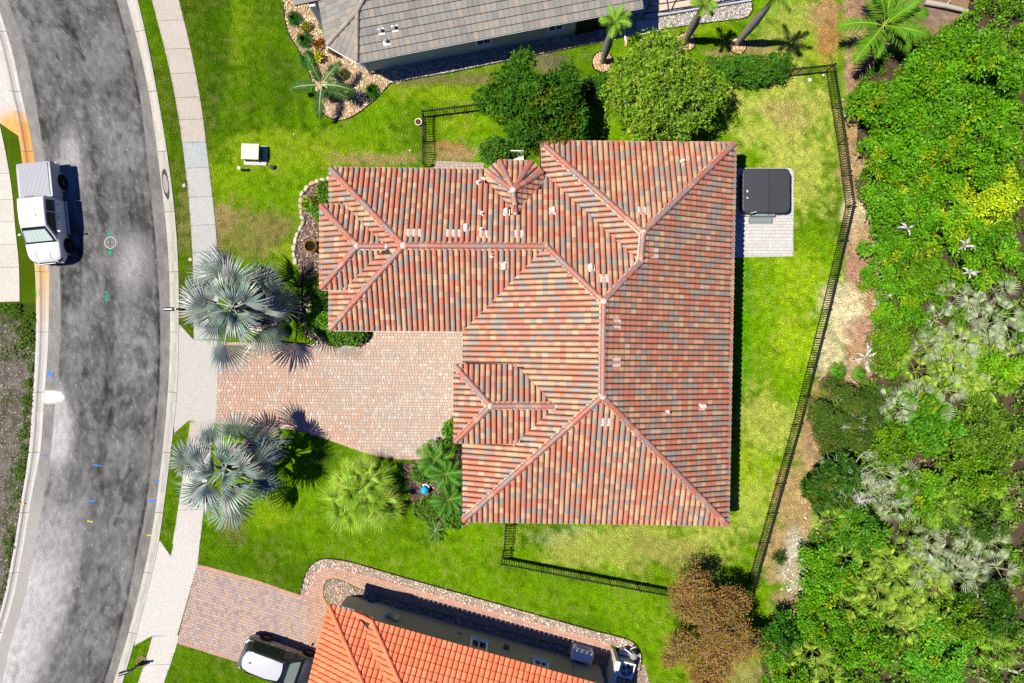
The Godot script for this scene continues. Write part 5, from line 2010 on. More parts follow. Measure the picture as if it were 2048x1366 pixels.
func make_south_house() -> void:
	var house := thing("south_house", "house with bright orange tile roof and olive stucco wall cut by the bottom edge", "house", Vector3(-3.0, 0, 19.0))
	var e0 := 2.8
	var e1 := 3.2
	var ex := Vector2(0.963, 0.270).normalized()
	var nN := Vector2(-ex.y, ex.x)
	var nW := Vector2(0.971, 0.24).normalized()
	var Q := xz(P(658, 1210, e0))
	var R := xz(P(744, 1242, e1))
	var bis := (nN + nW).normalized()
	var depth := 5.2
	# wing: west slope and north slope
	var q_top := Q + bis * (depth / bis.dot(nN))
	var w_dir := Vector2(-nW.y, nW.x)
	var q_far := Q + w_dir * 9.0
	var N1e := Q + ex * ((xz(P(708, 1223, e0)) - Q).dot(ex))
	var v_top := N1e + bis * (depth / bis.dot(nN))
	var Wf := face([Q, q_top, q_far + nW * depth, q_far], Q, nW, e0)
	var N1 := face([Q, N1e, N1e + bis * 0.9 + ex * 0.45, v_top + ex * 0.7, q_top], Q, nN, e0)
	# main block: raised, its west slope lies between the valley and its own hip
	var r_top := R + bis * (depth / bis.dot(nN))
	var Iv := xz(P(706, 1227, 2.92))
	var M2 := face([Iv, R, r_top, v_top], R, nW, e1)
	var B := R + ex * 13.4
	var N2 := face([R, B, B + nN * depth, r_top], R, nN, e1)
	var back := face([r_top, B + nN * depth, B + nN * (depth * 2), r_top + nN * depth], B + nN * (depth * 2), -nN, e1)
	var deck := MB.new()
	deck_of([Wf, N1, M2, N2, back], 0.06, deck)
	var walls := MB.new()
	var olive := Color(0.58, 0.53, 0.38)
	var inn := 0.32
	var Wc := R + nN * inn + ex * 0.1
	walls.prism(PackedVector2Array([N1e + nN * 0.35 - ex * 0.25, N1e + nN * 0.3 + ex * 0.9, Wc + ex * 0.5, B + nN * inn - ex * 0.5, B + nN * 9.6 - ex * 0.5, q_far + nN * 1.0 + ex * 1.0, Q + bis * 0.6]), 0.0, 2.72, olive)
	walls.prism(PackedVector2Array([R + nN * inn + ex * 0.25, B + nN * inn - ex * 0.503, B + nN * 3.0 - ex * 0.503, R + nN * 3.0 + ex * 2.6]), 0.0, 3.13, olive)
	partw(house, "wall", walls.commit(), M.stucco)
	var roof := partw(house, "roof", deck.commit(), M.deck)
	var shapes := []
	for c in [Color(0.78, 0.195, 0.085), Color(0.80, 0.215, 0.098), Color(0.75, 0.178, 0.075), Color(0.80, 0.235, 0.112)]:
		var tl := barrel_tile(0.285, 0.47, 0.06, c, 0.90)
		shapes.append([tl, tl.commit()])
	var pick := func(_p: int, _a: int) -> int: return rng.randi() % 4
	var make := func(kind: int) -> MB: return shapes[kind][0]
	var whole := []
	var cut := MB.new()
	for f in [Wf, N1, M2, N2]:
		lay(f, 0.285, 0.40, 0.47, make, pick, whole, cut)
	set_tiles(roof, whole, cut, shapes, M.orange_tile, 300)
	var caps := [cap_shape(Color(0.80, 0.21, 0.095), 0.14, 0.13), cap_shape(Color(0.77, 0.19, 0.085), 0.14, 0.13)]
	var mo := MB.new()
	var hh := func(f: Dictionary, q: Vector2) -> Vector3: return Vector3(q.x, face_h(f, q), q.y)
	for l in [[hh.call(N1, Q), hh.call(N1, q_top)], [hh.call(N2, R), hh.call(N2, r_top)], [hh.call(M2, Iv), hh.call(N2, R)]]:
		cap_line(roof, l[0], l[1], caps, M.orange_tile, mo, 0.05, 0.40, 0.12)
	partw(roof, "mortar", mo.commit(), mat("orange_mortar", lin(0.62, 0.17, 0.08), 0.95))
	var o3 := Vector3(-nN.x, 0, -nN.y)
	gutter_run(house, Vector3(Q.x, e0, Q.y), Vector3(N1e.x, e0, N1e.y), Color(0.7, 0.72, 0.74), o3)
	# things fixed to the north wall
	var on_wall := func(px: float, h: float) -> Vector3:
		var base := R + nN * (inn - 0.004)
		var k := (CAM_H - h) / FOCAL
		var s := ((px - 1024.0) * k - base.x) / ex.x
		var q := base + ex * s
		return Vector3(q.x, h, q.y)
	var bs := Basis(Vector3(ex.x, 0, ex.y), Vector3.UP, o3)
	var c1: Vector3 = on_wall.call(957, 2.2)
	window(house, Vector3(c1.x, 0, c1.z), o3, 1.0, 1.3, 2.75, Color(0.75, 0.77, 0.8))
	var c2: Vector3 = on_wall.call(1082, 2.4)
	window(house, Vector3(c2.x, 0, c2.z), o3, 0.9, 1.7, 2.8, Color(0.75, 0.77, 0.8))
	var boxes := [["meter_box", 777, 1.5, Vector3(0.34, 0.45, 0.22), Color(0.36, 0.38, 0.40)], ["electric_panel", 792, 1.5, Vector3(0.34, 0.62, 0.14), Color(0.50, 0.45, 0.30)], ["cable_box", 919, 1.0, Vector3(0.25, 0.3, 0.1), Color(0.40, 0.37, 0.27)], ["valve_box", 1012, 1.3, Vector3(0.3, 0.3, 0.18), Color(0.12, 0.11, 0.09)]]
	for q in boxes:
		var mb := MB.new()
		var at: Vector3 = on_wall.call(q[1], q[2])
		mb.box(Transform3D(bs, at + o3 * q[3].z * 0.5), q[3], 0.02, q[4])
		if q[0] == "meter_box":
			mb.cyl(at + o3 * q[3].z, at + o3 * (q[3].z + 0.1), 0.09, 0.085, 12, Color(0.45, 0.48, 0.5))
			mb.tube([at + Vector3(0, -0.2, 0) + o3 * 0.06, Vector3(at.x, 0.0, at.z) + o3 * 0.06], [0.025, 0.025], 6, Color(0.5, 0.5, 0.5))
		partw(house, q[0], mb.commit(), M.paint)
	var pipe := MB.new()
	var p1: Vector3 = on_wall.call(800, 1.9)
	pipe.tube([p1 + o3 * 0.04, Vector3(p1.x, 0.0, p1.z) + o3 * 0.04], [0.025, 0.025], 6, Color(0.42, 0.38, 0.26))
	partw(house, "conduit", pipe.commit(), M.paint)
	var p2m := MB.new()
	var p2: Vector3 = on_wall.call(1150, 2.6)
	p2m.tube([p2 + o3 * 0.05, Vector3(p2.x, 0.0, p2.z) + o3 * 0.05], [0.03, 0.03], 6, Color(0.30, 0.28, 0.22))
	partw(house, "conduit", p2m.commit(), M.paint)
	# white fascia at the step of the eave
	var fa := MB.new()
	fa.box(Transform3D(bs, Vector3(N1e.x, 2.62, N1e.y) - Vector3(ex.x, 0, ex.y) * 0.5 + o3 * 0.02), Vector3(0.7, 0.12, 0.1), 0.01, Color(0.72, 0.74, 0.76))
	partw(house, "fascia", fa.commit(), M.paint)
	# hose reel by the corner
	var reel := thing("hose_reel", "blue hose reel in the shade at the olive wall's west end", "hose reel", P(741, 1205, 0))
	var rb := MB.new()
	rb.lathe([Vector2(0.22, 0.0), Vector2(0.24, 0.12), Vector2(0.2, 0.3), Vector2(0.15, 0.32), Vector2(0.15, 0.1), Vector2(0, 0.1)], 16, Transform3D.IDENTITY, Color(0.03, 0.06, 0.16))
	part(reel, "pot", rb.commit(), M.plastic)
	var rh := MB.new()
	var prev := Vector3(0.18, 0.3, 0)
	for i in 26:
		var a := TAU * i / 9.0
		var nx := Vector3(cos(a) * (0.18 - i * 0.002), 0.16 + i * 0.006, sin(a) * (0.18 - i * 0.002))
		rh.cyl(prev, nx, 0.02, 0.02, 5, Color(0.05, 0.10, 0.22), false)
		prev = nx
	part(reel, "hose", rh.commit(), M.plastic)
	# shady box beside it
	var util := thing("utility_box", "small dark utility box above the hose reel in the shade", "box", P(747, 1192, 0), -0.28)
	var ub := MB.new()
	ub.box(Transform3D(Basis.IDENTITY, Vector3(0, 0.14, 0)), Vector3(0.42, 0.28, 0.34), 0.03, Color(0.10, 0.13, 0.15))
	part(util, "body", ub.commit(), M.plastic)
	var ul := MB.new()
	ul.box(Transform3D(Basis.IDENTITY, Vector3(0, 0.295, 0)), Vector3(0.46, 0.03, 0.38), 0.01, Color(0.12, 0.15, 0.17))
	part(util, "lid", ul.commit(), M.plastic)

	# standby generator, screening wall, air conditioner and pump
	var turn := -atan2(ex.y, ex.x)
	var gen := thing("generator", "white standby generator on the walk by the olive wall", "generator", P(1162, 1300, 0), turn)
	var gpad := MB.new()
	gpad.box(Transform3D(Basis.IDENTITY, Vector3(0, 0.05, 0)), Vector3(1.35, 0.1, 0.8), 0.02, Color(0.45, 0.44, 0.42))
	part(gen, "pad", gpad.commit(), M.concrete)
	var gb := MB.new()
	gb.box(Transform3D(Basis.IDENTITY, Vector3(0, 0.4, 0)), Vector3(1.18, 0.62, 0.64), 0.05, Color(0.78, 0.78, 0.77))
	part(gen, "body", gb.commit(), M.plastic)
	var gl := MB.new()
	gl.box(Transform3D(Basis(Vector3.RIGHT, 0.12), Vector3(0, 0.745, 0.04)), Vector3(1.24, 0.09, 0.62), 0.04, Color(0.80, 0.80, 0.79))
	part(gen, "lid", gl.commit(), M.plastic)
	for k in 5:
		var lv := MB.new()
		lv.box(Transform3D(Basis.IDENTITY, Vector3(0.0, 0.25 + 0.08 * k, -0.325)), Vector3(0.8, 0.03, 0.02), 0.004, Color(0.35, 0.36, 0.36))
		part(gen, "louvre", lv.commit(), M.plastic)
	var sw := thing("screen_wall", "short white screening wall left of the air conditioner", "wall", P(1224, 1312, 0), turn)
	var swm := MB.new()
	swm.box(Transform3D(Basis.IDENTITY, Vector3(-0.03, 0.85, 0.25)), Vector3(0.22, 1.7, 1.45), 0.015, Color(0.72, 0.68, 0.58))
	part(sw, "panel", swm.commit(), M.stucco)
	var swc := MB.new()
	swc.box(Transform3D(Basis.IDENTITY, Vector3(-0.03, 1.72, 0.25)), Vector3(0.28, 0.05, 1.51), 0.015, Color(0.78, 0.75, 0.68))
	part(sw, "coping", swc.commit(), M.stucco)
	air_conditioner(P(1248, 1326, 0), turn, "grey air conditioner with round fan grille right of the short white wall")
	var pump := thing("pool_equipment", "grey pipes and filter tank beside the air conditioner", "pool pump", P(1258, 1300, 0), turn)
	var pt := MB.new()
	pt.lathe([Vector2(0.2, 0.0), Vector2(0.22, 0.1), Vector2(0.22, 0.5), Vector2(0.18, 0.64), Vector2(0.07, 0.7), Vector2(0.0, 0.7)], 14, Transform3D(Basis.IDENTITY, Vector3(0.18, 0, 0.05)), Color(0.24, 0.25, 0.25))
	part(pump, "filter_tank", pt.commit(), M.plastic)
	var pp := MB.new()
	pp.tube([Vector3(0.18, 0.6, 0.05), Vector3(-0.1, 0.6, -0.1), Vector3(-0.35, 0.45, -0.15), Vector3(-0.35, 0.05, -0.15)], [0.035, 0.035, 0.035, 0.035], 7, Color(0.7, 0.7, 0.7))
	pp.tube([Vector3(-0.4, 0.3, 0.2), Vector3(0.1, 0.3, -0.3), Vector3(0.1, 0.0, -0.3)], [0.03, 0.03, 0.03], 7, Color(0.65, 0.65, 0.66))
	part(pump, "pipes", pp.commit(), M.plastic)
	var pm := MB.new()
	pm.box(Transform3D(Basis.IDENTITY, Vector3(-0.3, 0.2, 0.1)), Vector3(0.55, 0.3, 0.3), 0.05, Color(0.55, 0.56, 0.56))
	part(pump, "pump", pm.commit(), M.plastic)


func air_conditioner(at: Vector3, turn: float, label: String) -> void:
	var ac := thing("air_conditioner", label, "air conditioner", at, turn)
	var pad := MB.new()
	pad.box(Transform3D(Basis.IDENTITY, Vector3(0, 0.04, 0)), Vector3(1.05, 0.08, 1.05), 0.02, Color(0.42, 0.41, 0.39))
	part(ac, "pad", pad.commit(), M.concrete)
	var b := MB.new()
	# body with an open round mouth in its top
	b.box(Transform3D(Basis.IDENTITY, Vector3(0, 0.44, 0)), Vector3(0.84, 0.72, 0.84), 0.05, Color(0.60, 0.61, 0.60))
	part(ac, "body", b.commit(), M.plastic)
	var top := MB.new()
	top.box(Transform3D(Basis.IDENTITY, Vector3(0, 0.825, 0)), Vector3(0.88, 0.05, 0.88), 0.02, Color(0.72, 0.72, 0.71))
	part(ac, "top_panel", top.commit(), M.plastic)
	var well := MB.new()
	well.cyl(Vector3(0, 0.852, 0), Vector3(0, 0.856, 0), 0.34, 0.34, 26, Color(0.03, 0.035, 0.04))
	part(ac, "fan_well", well.commit(), M.plastic)
	for k in 4:
		var bl := MB.new()
		var a := TAU * k / 4.0 + 0.5
		var r := Basis(Vector3.UP, a)
		bl.quad(r * Vector3(0.05, 0.862, -0.03), r * Vector3(0.05, 0.868, 0.05), r * Vector3(0.30, 0.872, 0.12), r * Vector3(0.31, 0.860, -0.06), Color(0.30, 0.31, 0.32))
		part(ac, "fan_blade", bl.commit(), M.plastic)
	var gr := MB.new()
	for k in 16:
		var a := TAU * k / 16.0
		gr.cyl(Vector3(cos(a) * 0.05, 0.90, sin(a) * 0.05), Vector3(cos(a) * 0.35, 0.87, sin(a) * 0.35), 0.005, 0.005, 4, Color(0.62, 0.63, 0.63))
	for r in [0.1, 0.18, 0.26, 0.34]:
		for k in 24:
			var a := TAU * k / 24.0
			var a1 := TAU * (k + 1) / 24.0
			var y: float = 0.905 - r * 0.1
			gr.cyl(Vector3(cos(a) * r, y, sin(a) * r), Vector3(cos(a1) * r, y, sin(a1) * r), 0.005, 0.005, 4, Color(0.62, 0.63, 0.63), false)
	gr.cyl(Vector3(0, 0.88, 0), Vector3(0, 0.915, 0), 0.07, 0.06, 14, Color(0.68, 0.69, 0.69))
	part(ac, "fan_grille", gr.commit(), M.plastic)


# ---------------------------------------------------------------- fences

func fence(label: String, line: Array, gates: Array = []) -> void:
	var at := G(line[0][0], line[0][1])
	var o := thing("metal_fence", label, "fence", Vector3(at.x, 0, at.y), 0.0, "black metal picket fence round the yard")
	var picket := MB.new()
	picket.box(Transform3D(Basis.IDENTITY, Vector3(0, 0.60, 0)), Vector3(0.034, 1.08, 0.034), 0.004)
	var picket_mesh := picket.commit()
	var post := MB.new()
	post.box(Transform3D(Basis.IDENTITY, Vector3(0, 0.62, 0)), Vector3(0.065, 1.24, 0.065), 0.006)
	post.box(Transform3D(Basis.IDENTITY, Vector3(0, 1.255, 0)), Vector3(0.085, 0.03, 0.085), 0.01)
	var post_mesh := post.commit()
	var posts := 0
	for i in line.size() - 1:
		var a := v3(G(line[i][0], line[i][1]), 0.0)
		var b := v3(G(line[i + 1][0], line[i + 1][1]), 0.0)
		var l := (b - a).length()
		var d := (b - a) / l
		var bs := Basis(Vector3.UP, atan2(-d.z, d.x))
		var bays := maxi(1, int(round(l / 1.82)))
		for k in bays:
			var p := a.lerp(b, float(k) / bays)
			var q := a.lerp(b, float(k + 1) / bays)
			part(o, "post", post_mesh, M.fence, Transform3D(bs, p - o.position))
			for h in [0.12, 0.98, 1.15]:
				var rail := MB.new()
				rail.box(Transform3D(bs, (p + q) * 0.5 + Vector3(0, h, 0)), Vector3((q - p).length() - 0.06, 0.04, 0.04), 0.004)
				partw(o, "rail", rail.commit(), M.fence)
			var n := int(round((q - p).length() / 0.138))
			for m in range(1, n):
				part(o, "picket", picket_mesh, M.fence, Transform3D(bs, p.lerp(q, float(m) / n) - o.position))
		if i == line.size() - 2:
			part(o, "post", post_mesh, M.fence, Transform3D(bs, b - o.position))


func gate(label: String, pa: Array, pb: Array, arch: float) -> void:
	var a := v3(G(pa[0], pa[1]), 0.0)
	var b := v3(G(pb[0], pb[1]), 0.0)
	var o := thing("metal_gate", label, "gate", a)
	var d := (b - a).normalized()
	var l := (b - a).length()
	var bs := Basis(Vector3.UP, atan2(-d.z, d.x))
	for s in [0.03, l - 0.03]:
		var st := MB.new()
		st.box(Transform3D(bs, d * s + Vector3(0, 0.62, 0)), Vector3(0.05, 1.1, 0.05), 0.005)
		part(o, "stile", st.commit(), M.fence)
	var bot := MB.new()
	bot.box(Transform3D(bs, d * l * 0.5 + Vector3(0, 0.12, 0)), Vector3(l - 0.12, 0.04, 0.03), 0.004)
	part(o, "rail", bot.commit(), M.fence)
	for up in [0.98, 1.15]:
		var top := MB.new()
		var prev := d * 0.06 + Vector3(0, up, 0)
		for k in range(1, 11):
			var t := k / 10.0
			var p := d * lerpf(0.06, l - 0.06, t) + Vector3(0, up + arch * sin(PI * t), 0)
			top.cyl(prev, p, 0.018, 0.018, 6, Color.WHITE, k == 1 or k == 10)
			prev = p
		part(o, "rail", top.commit(), M.fence)
	var n := int(l / 0.138)
	for m in range(1, n):
		var t := float(m) / n
		var h := 1.05 + arch * sin(PI * t)
		var pk := MB.new()
		pk.box(Transform3D(bs, d * l * t + Vector3(0, 0.1 + h * 0.5, 0)), Vector3(0.034, h, 0.034), 0.003)
		part(o, "picket", pk.commit(), M.fence)
	var latch := MB.new()
	latch.box(Transform3D(bs, d * (l - 0.06) + Vector3(0, 0.9, 0) + bs.z * 0.04), Vector3(0.12, 0.16, 0.05), 0.01)
	part(o, "latch", latch.commit(), M.fence)


func make_fences() -> void:
	fence("long black picket fence along the north side, behind the hedge", [[849, 235], [1159, 197], [1400, 171], [1651, 145]])
	fence("short black picket fence at the north-west corner of the yard", [[849, 235], [850, 284]])
	gate("arched black gate near the house's north-west corner", [850, 286], [850, 335], 0.12)
	fence("upper run of black picket fence beside the thicket, from the corner to the bend", [[1651, 145], [1674, 290], [1690, 415]])
	fence("lower run of black picket fence beside the thicket, from the bend down", [[1690, 415], [1642, 620], [1584, 849], [1484, 1204]])
	fence("black picket fence across the south lawn to the brown tree", [[1004, 1116], [1160, 1146], [1330, 1178], [1484, 1204]])
	fence("short black picket fence under the south eave", [[1012, 1034], [1011, 1050]])
	gate("black gate below the south eave", [1011, 1052], [1007, 1100], 0.04)
	fence("short black picket stub between the gate and the south fence", [[1006, 1102], [1004, 1116]])


# ---------------------------------------------------------------- things in the yard and street

func make_yard_things() -> void:
	# pad-mounted transformer
	var c := P(500, 303, 0.75)
	var tr := thing("transformer_box", "square pale-topped utility transformer on the front lawn", "utility box", Vector3(c.x, 0, c.z), -0.03)
	var pad := MB.new()
	pad.box(Transform3D(Basis.IDENTITY, Vector3(0.06, 0.06, 0.04)), Vector3(1.3, 0.12, 1.12), 0.02, Color(0.50, 0.49, 0.46))
	part(tr, "pad", pad.commit(), M.concrete)
	var body := MB.new()
	body.box(Transform3D(Basis.IDENTITY, Vector3(0, 0.42, 0)), Vector3(0.94, 0.62, 0.82), 0.02, Color(0.035, 0.06, 0.05))
	part(tr, "body", body.commit(), M.paint)
	for k in 2:
		var lid := MB.new()
		lid.box(Transform3D(Basis.IDENTITY, Vector3(-0.245 + 0.49 * k, 0.75, 0)), Vector3(0.486, 0.04, 0.88), 0.012, Color(0.56, 0.55, 0.42))
		part(tr, "lid", lid.commit(), M.paint)
	var hd := MB.new()
	hd.box(Transform3D(Basis.IDENTITY, Vector3(0.2, 0.45, 0.43)), Vector3(0.06, 0.16, 0.05), 0.01, Color(0.2, 0.2, 0.2))
	part(tr, "handle", hd.commit(), M.paint)
	# marker posts beside it
	var mp := thing("marker_post", "white-capped marker post left of the transformer box", "post", P(487, 341, 0))
	var pm := MB.new()
	pm.cyl(Vector3.ZERO, Vector3(0, 0.55, 0), 0.07, 0.07, 12, Color(0.05, 0.06, 0.05))
	part(mp, "post", pm.commit(), M.plastic)
	var pc := MB.new()
	pc.lathe([Vector2(0.1, 0.53), Vector2(0.105, 0.6), Vector2(0.07, 0.66), Vector2(0, 0.67)], 14, Transform3D.IDENTITY, Color(0.8, 0.8, 0.78))
	part(mp, "cap", pc.commit(), M.plastic)
	var bp := thing("cable_pedestal", "small dark cable pedestal right of the marker post on the lawn", "post", P(546, 336, 0))
	var bm := MB.new()
	bm.lathe([Vector2(0.12, 0.0), Vector2(0.12, 0.22), Vector2(0.09, 0.28), Vector2(0.0, 0.29)], 12, Transform3D.IDENTITY, Color(0.04, 0.05, 0.04))
	part(bp, "body", bm.commit(), M.plastic)
	var bc := MB.new()
	bc.lathe([Vector2(0.13, 0.20), Vector2(0.135, 0.23), Vector2(0.1, 0.25)], 12, Transform3D.IDENTITY, Color(0.08, 0.09, 0.08))
	part(bp, "collar", bc.commit(), M.plastic)
	# ground caps
	for q in [[1619, 160, 0.10, "larger white drain cap on the grass inside the fence corner"], [1646, 151, 0.06, "small white drain cap right beside the fence corner"], [369, 371, 0.10, "round grey valve cover beside the pavement, left of the transformer box"], [381, 519, 0.10, "round grey valve cover beside the pavement above the silver palm"], [625, 868, 0.09, "small white-rimmed sprinkler cap at the driveway's south edge"], [588, 269, 0.05, "tiny white sprinkler cap on the front lawn"], [820, 301, 0.05, "tiny white pipe cap left of the arched gate"], [1690, 230, 0.06, "small pale cap outside the fence"]]:
		var t := thing("ground_cap", q[3], "cap", P(q[0], q[1], 0))
		var m1 := MB.new()
		m1.lathe([Vector2(q[2], 0.0), Vector2(q[2], 0.05), Vector2(q[2] * 0.8, 0.065), Vector2(q[2] * 0.72, 0.06), Vector2(q[2] * 0.7, 0.05)], 14, Transform3D.IDENTITY, Color(0.74, 0.74, 0.72))
		part(t, "rim", m1.commit(), M.plastic)
		var m2 := MB.new()
		m2.cyl(Vector3(0, 0.0, 0), Vector3(0, 0.052, 0), q[2] * 0.72, q[2] * 0.72, 14, Color(0.30, 0.31, 0.30) if q[0] < 700 else Color(0.7, 0.7, 0.7))
		part(t, "lid", m2.commit(), M.plastic)
	# manhole cover in the road
	var mh := thing("manhole_cover", "round slotted manhole cover ringed with white in the road", "manhole cover", P(219, 485, 0) + Vector3(0, -0.082, 0))
	var ring := MB.new()
	ring.lathe([Vector2(0.345, -0.03), Vector2(0.345, 0.012), Vector2(0.30, 0.016), Vector2(0.30, -0.02)], 36, Transform3D.IDENTITY, Color(0.62, 0.62, 0.62))
	part(mh, "ring", ring.commit(), M.marking)
	var disc := MB.new()
	disc.cyl(Vector3(0, -0.03, 0), Vector3(0, 0.006, 0), 0.298, 0.298, 36, Color(0.09, 0.105, 0.10))
	part(mh, "disc", disc.commit(), M.marking)
	for k in 7:
		for s in [-1.0, 1.0]:
			var rib := MB.new()
			var y := -0.22 + 0.073 * k
			var w := sqrt(maxf(0.01, 0.27 * 0.27 - y * y))
			rib.box(Transform3D(Basis.IDENTITY, Vector3(s * (w * 0.5 + 0.012), 0.010, y)), Vector3(w - 0.03, 0.014, 0.03), 0.003, Color(0.45, 0.47, 0.46))
			part(mh, "rib", rib.commit(), M.marking)
	# storm drain in the kerb
	var sd := thing("storm_drain", "long dark iron storm inlet set in the east kerb", "storm drain", P(332, 368, 0))
	var fr := MB.new()
	var core := MB.new()
	for i in 40:
		var a0 := TAU * i / 40.0
		var a1 := TAU * (i + 1) / 40.0
		var f := func(a: float, r: float, h: float) -> Vector3:
			var z := sin(a) * 0.88 * r
			return Vector3(cos(a) * 0.19 * (0.45 + 0.55 * r) + z * 0.13, h, z)
		fr.quad(f.call(a0, 1.0, -0.02), f.call(a0, 0.93, 0.065), f.call(a1, 0.93, 0.065), f.call(a1, 1.0, -0.02), Color(0.045, 0.045, 0.047))
		fr.quad(f.call(a0, 0.93, 0.065), f.call(a0, 0.62, 0.068), f.call(a1, 0.62, 0.068), f.call(a1, 0.93, 0.065), Color(0.05, 0.05, 0.052))
		core.tri(Vector3(0, 0.060, 0), f.call(a1, 0.64, 0.062), f.call(a0, 0.64, 0.062), Color(0.30, 0.29, 0.28))
	part(sd, "frame", fr.commit(), M.paint)
	part(sd, "plate", core.commit(), M.concrete)
	# letter boxes
	mailbox(P(284, 1323, 0), 0.28, "black mailbox on a post at the bottom left, beside the white pavement", false)
	mailbox(P(372, 620, 0), 0.02, "black mailbox with a white stripe, half under the upper silver palm", true)

	# hot tub with folded cover
	var hc := P(1532, 381, 0.93)
	var tub := thing("hot_tub", "square hot tub under a dark grey cover on the back patio", "hot tub", Vector3(hc.x, 0.042, hc.z))
	var tb := MB.new()
	tb.box(Transform3D(Basis.IDENTITY, Vector3(0, 0.42, 0)), Vector3(2.46, 0.84, 2.30), 0.16, Color(0.05, 0.05, 0.055))
	part(tub, "cabinet", tb.commit(), M.plastic)
	for s in [-1.0, 1.0]:
		var cv := MB.new()
		var x0: float = 0.135 + (-1.47 if s < 0 else 0.004)
		var x1: float = 0.135 + (-0.004 if s < 0 else 1.20)
		var ring_pts := []
		var zf := 1.225
		for lv in [[0.0, 0.80], [0.0, 0.90], [0.03, 0.935], [0.07, 0.945]]:
			var r: float = lv[0]
			var pts := PackedVector3Array()
			var outx: float = (x0 + r) if s < 0 else (x1 - r)
			var inx: float = x1 if s < 0 else x0
			var cr := 0.24
			var top := Vector3(inx, lv[1] + (0.02 if r > 0.02 else 0.0), -zf + r)
			pts.push_back(top)
			pts.push_back(Vector3(outx - s * cr, lv[1], -zf + r))
			pts.push_back(Vector3(outx - s * cr * 0.3, lv[1], -zf + r + cr * 0.3))
			pts.push_back(Vector3(outx, lv[1], -zf + r + cr))
			pts.push_back(Vector3(outx, lv[1], zf - r - cr))
			pts.push_back(Vector3(outx - s * cr * 0.3, lv[1], zf - r - cr * 0.3))
			pts.push_back(Vector3(outx - s * cr, lv[1], zf - r))
			pts.push_back(Vector3(inx, lv[1] + (0.02 if r > 0.02 else 0.0), zf - r))
			ring_pts.append(pts)
		for k in 3:
			for i in 7:
				if s > 0:
					cv.quad(ring_pts[k][i + 1], ring_pts[k][i], ring_pts[k + 1][i], ring_pts[k + 1][i + 1])
				else:
					cv.quad(ring_pts[k][i], ring_pts[k][i + 1], ring_pts[k + 1][i + 1], ring_pts[k + 1][i])
		for i in range(1, 7):
			if s > 0:
				cv.tri(ring_pts[3][0], ring_pts[3][i + 1], ring_pts[3][i])
			else:
				cv.tri(ring_pts[3][0], ring_pts[3][i], ring_pts[3][i + 1])
		part(tub, "cover", cv.commit(), M.vinyl)
	var seam := MB.new()
	seam.box(Transform3D(Basis.IDENTITY, Vector3(0.135, 0.965, 0)), Vector3(0.035, 0.014, 2.4), 0.005, Color(0.5, 0.5, 0.52))
	part(tub, "seam", seam.commit(), M.vinyl)
	for q in [[-1.06, 0.05], [-1.06, 0.42]]:
		var tg := MB.new()
		tg.box(Transform3D(Basis.IDENTITY, Vector3(q[0], 0.955, q[1])), Vector3(0.07, 0.012, 0.12 if q[1] < 0.2 else 0.07), 0.003, Color(0.8, 0.8, 0.8))
		part(tub, "tag", tg.commit(), M.plastic)
	var lift := MB.new()
	lift.tube([Vector3(-1.3, 0.35, 1.3), Vector3(-1.05, 0.62, 1.32), Vector3(-0.85, 0.9, 1.26), Vector3(-0.55, 0.98, 1.2)], [0.022, 0.022, 0.022, 0.022], 7, Color(0.5, 0.5, 0.5))
	lift.tube([Vector3(-1.25, 0.75, 1.33), Vector3(-1.0, 0.9, 1.3), Vector3(-0.7, 0.93, 1.26)], [0.02, 0.02, 0.02], 7, Color(0.05, 0.05, 0.05))
	part(tub, "cover_lifter", lift.commit(), M.plastic)
	for x in [0.15, 0.62]:
		var st := MB.new()
		st.tube([Vector3(x - 0.12, 0.92, 1.23), Vector3(x, 0.75, 1.3), Vector3(x + 0.12, 0.92, 1.23)], [0.012, 0.012, 0.012], 5, Color(0.02, 0.02, 0.02))
		part(tub, "strap", st.commit(), M.vinyl)
	var steps := thing("tub_steps", "grey two-step stair below the hot tub", "steps", P(1524, 434, 0.3) * Vector3(1, 0, 1) + Vector3(0, 0.042, 0))
	var s1 := MB.new()
	s1.box(Transform3D(Basis.IDENTITY, Vector3(-0.03, 0.10, 0.16)), Vector3(1.3, 0.20, 0.34), 0.03, Color(0.17, 0.20, 0.21))
	part(steps, "tread", s1.commit(), M.plastic)
	var s2 := MB.new()
	s2.box(Transform3D(Basis.IDENTITY, Vector3(0.05, 0.2, -0.18)), Vector3(1.3, 0.40, 0.33), 0.03, Color(0.18, 0.21, 0.22))
	part(steps, "tread", s2.commit(), M.plastic)

	# garden ornaments
	var orn := thing("garden_ornament", "bright blue glazed garden ornament in the bed by the fan palm", "ornament", P(851, 976, 0))
	var ob := MB.new()
	ob.lathe([Vector2(0.10, 0.0), Vector2(0.19, 0.12), Vector2(0.24, 0.3), Vector2(0.2, 0.48), Vector2(0.08, 0.6), Vector2(0, 0.62)], 18, Transform3D(Basis(Vector3.RIGHT, 0.15), Vector3.ZERO), Color(0.02, 0.36, 0.66))
	part(orn, "body", ob.commit(), M.plastic)
	var ow := MB.new()
	var prevp := Vector3(-0.05, 0.45, -0.2)
	for i in range(1, 9):
		var a := -2.4 + i * 0.25
		var nx := Vector3(cos(a) * 0.26 + 0.05, 0.46 + 0.02 * i, sin(a) * 0.26 - 0.05)
		ow.cyl(prevp, nx, 0.035, 0.03, 7, Color(0.55, 0.75, 0.85))
		prevp = nx
	part(orn, "crest", ow.commit(), M.plastic)
	var urn := thing("garden_urn", "dark bronze garden urn in the mulch left of the entry roof", "urn", P(629, 496, 0))
	var um := MB.new()
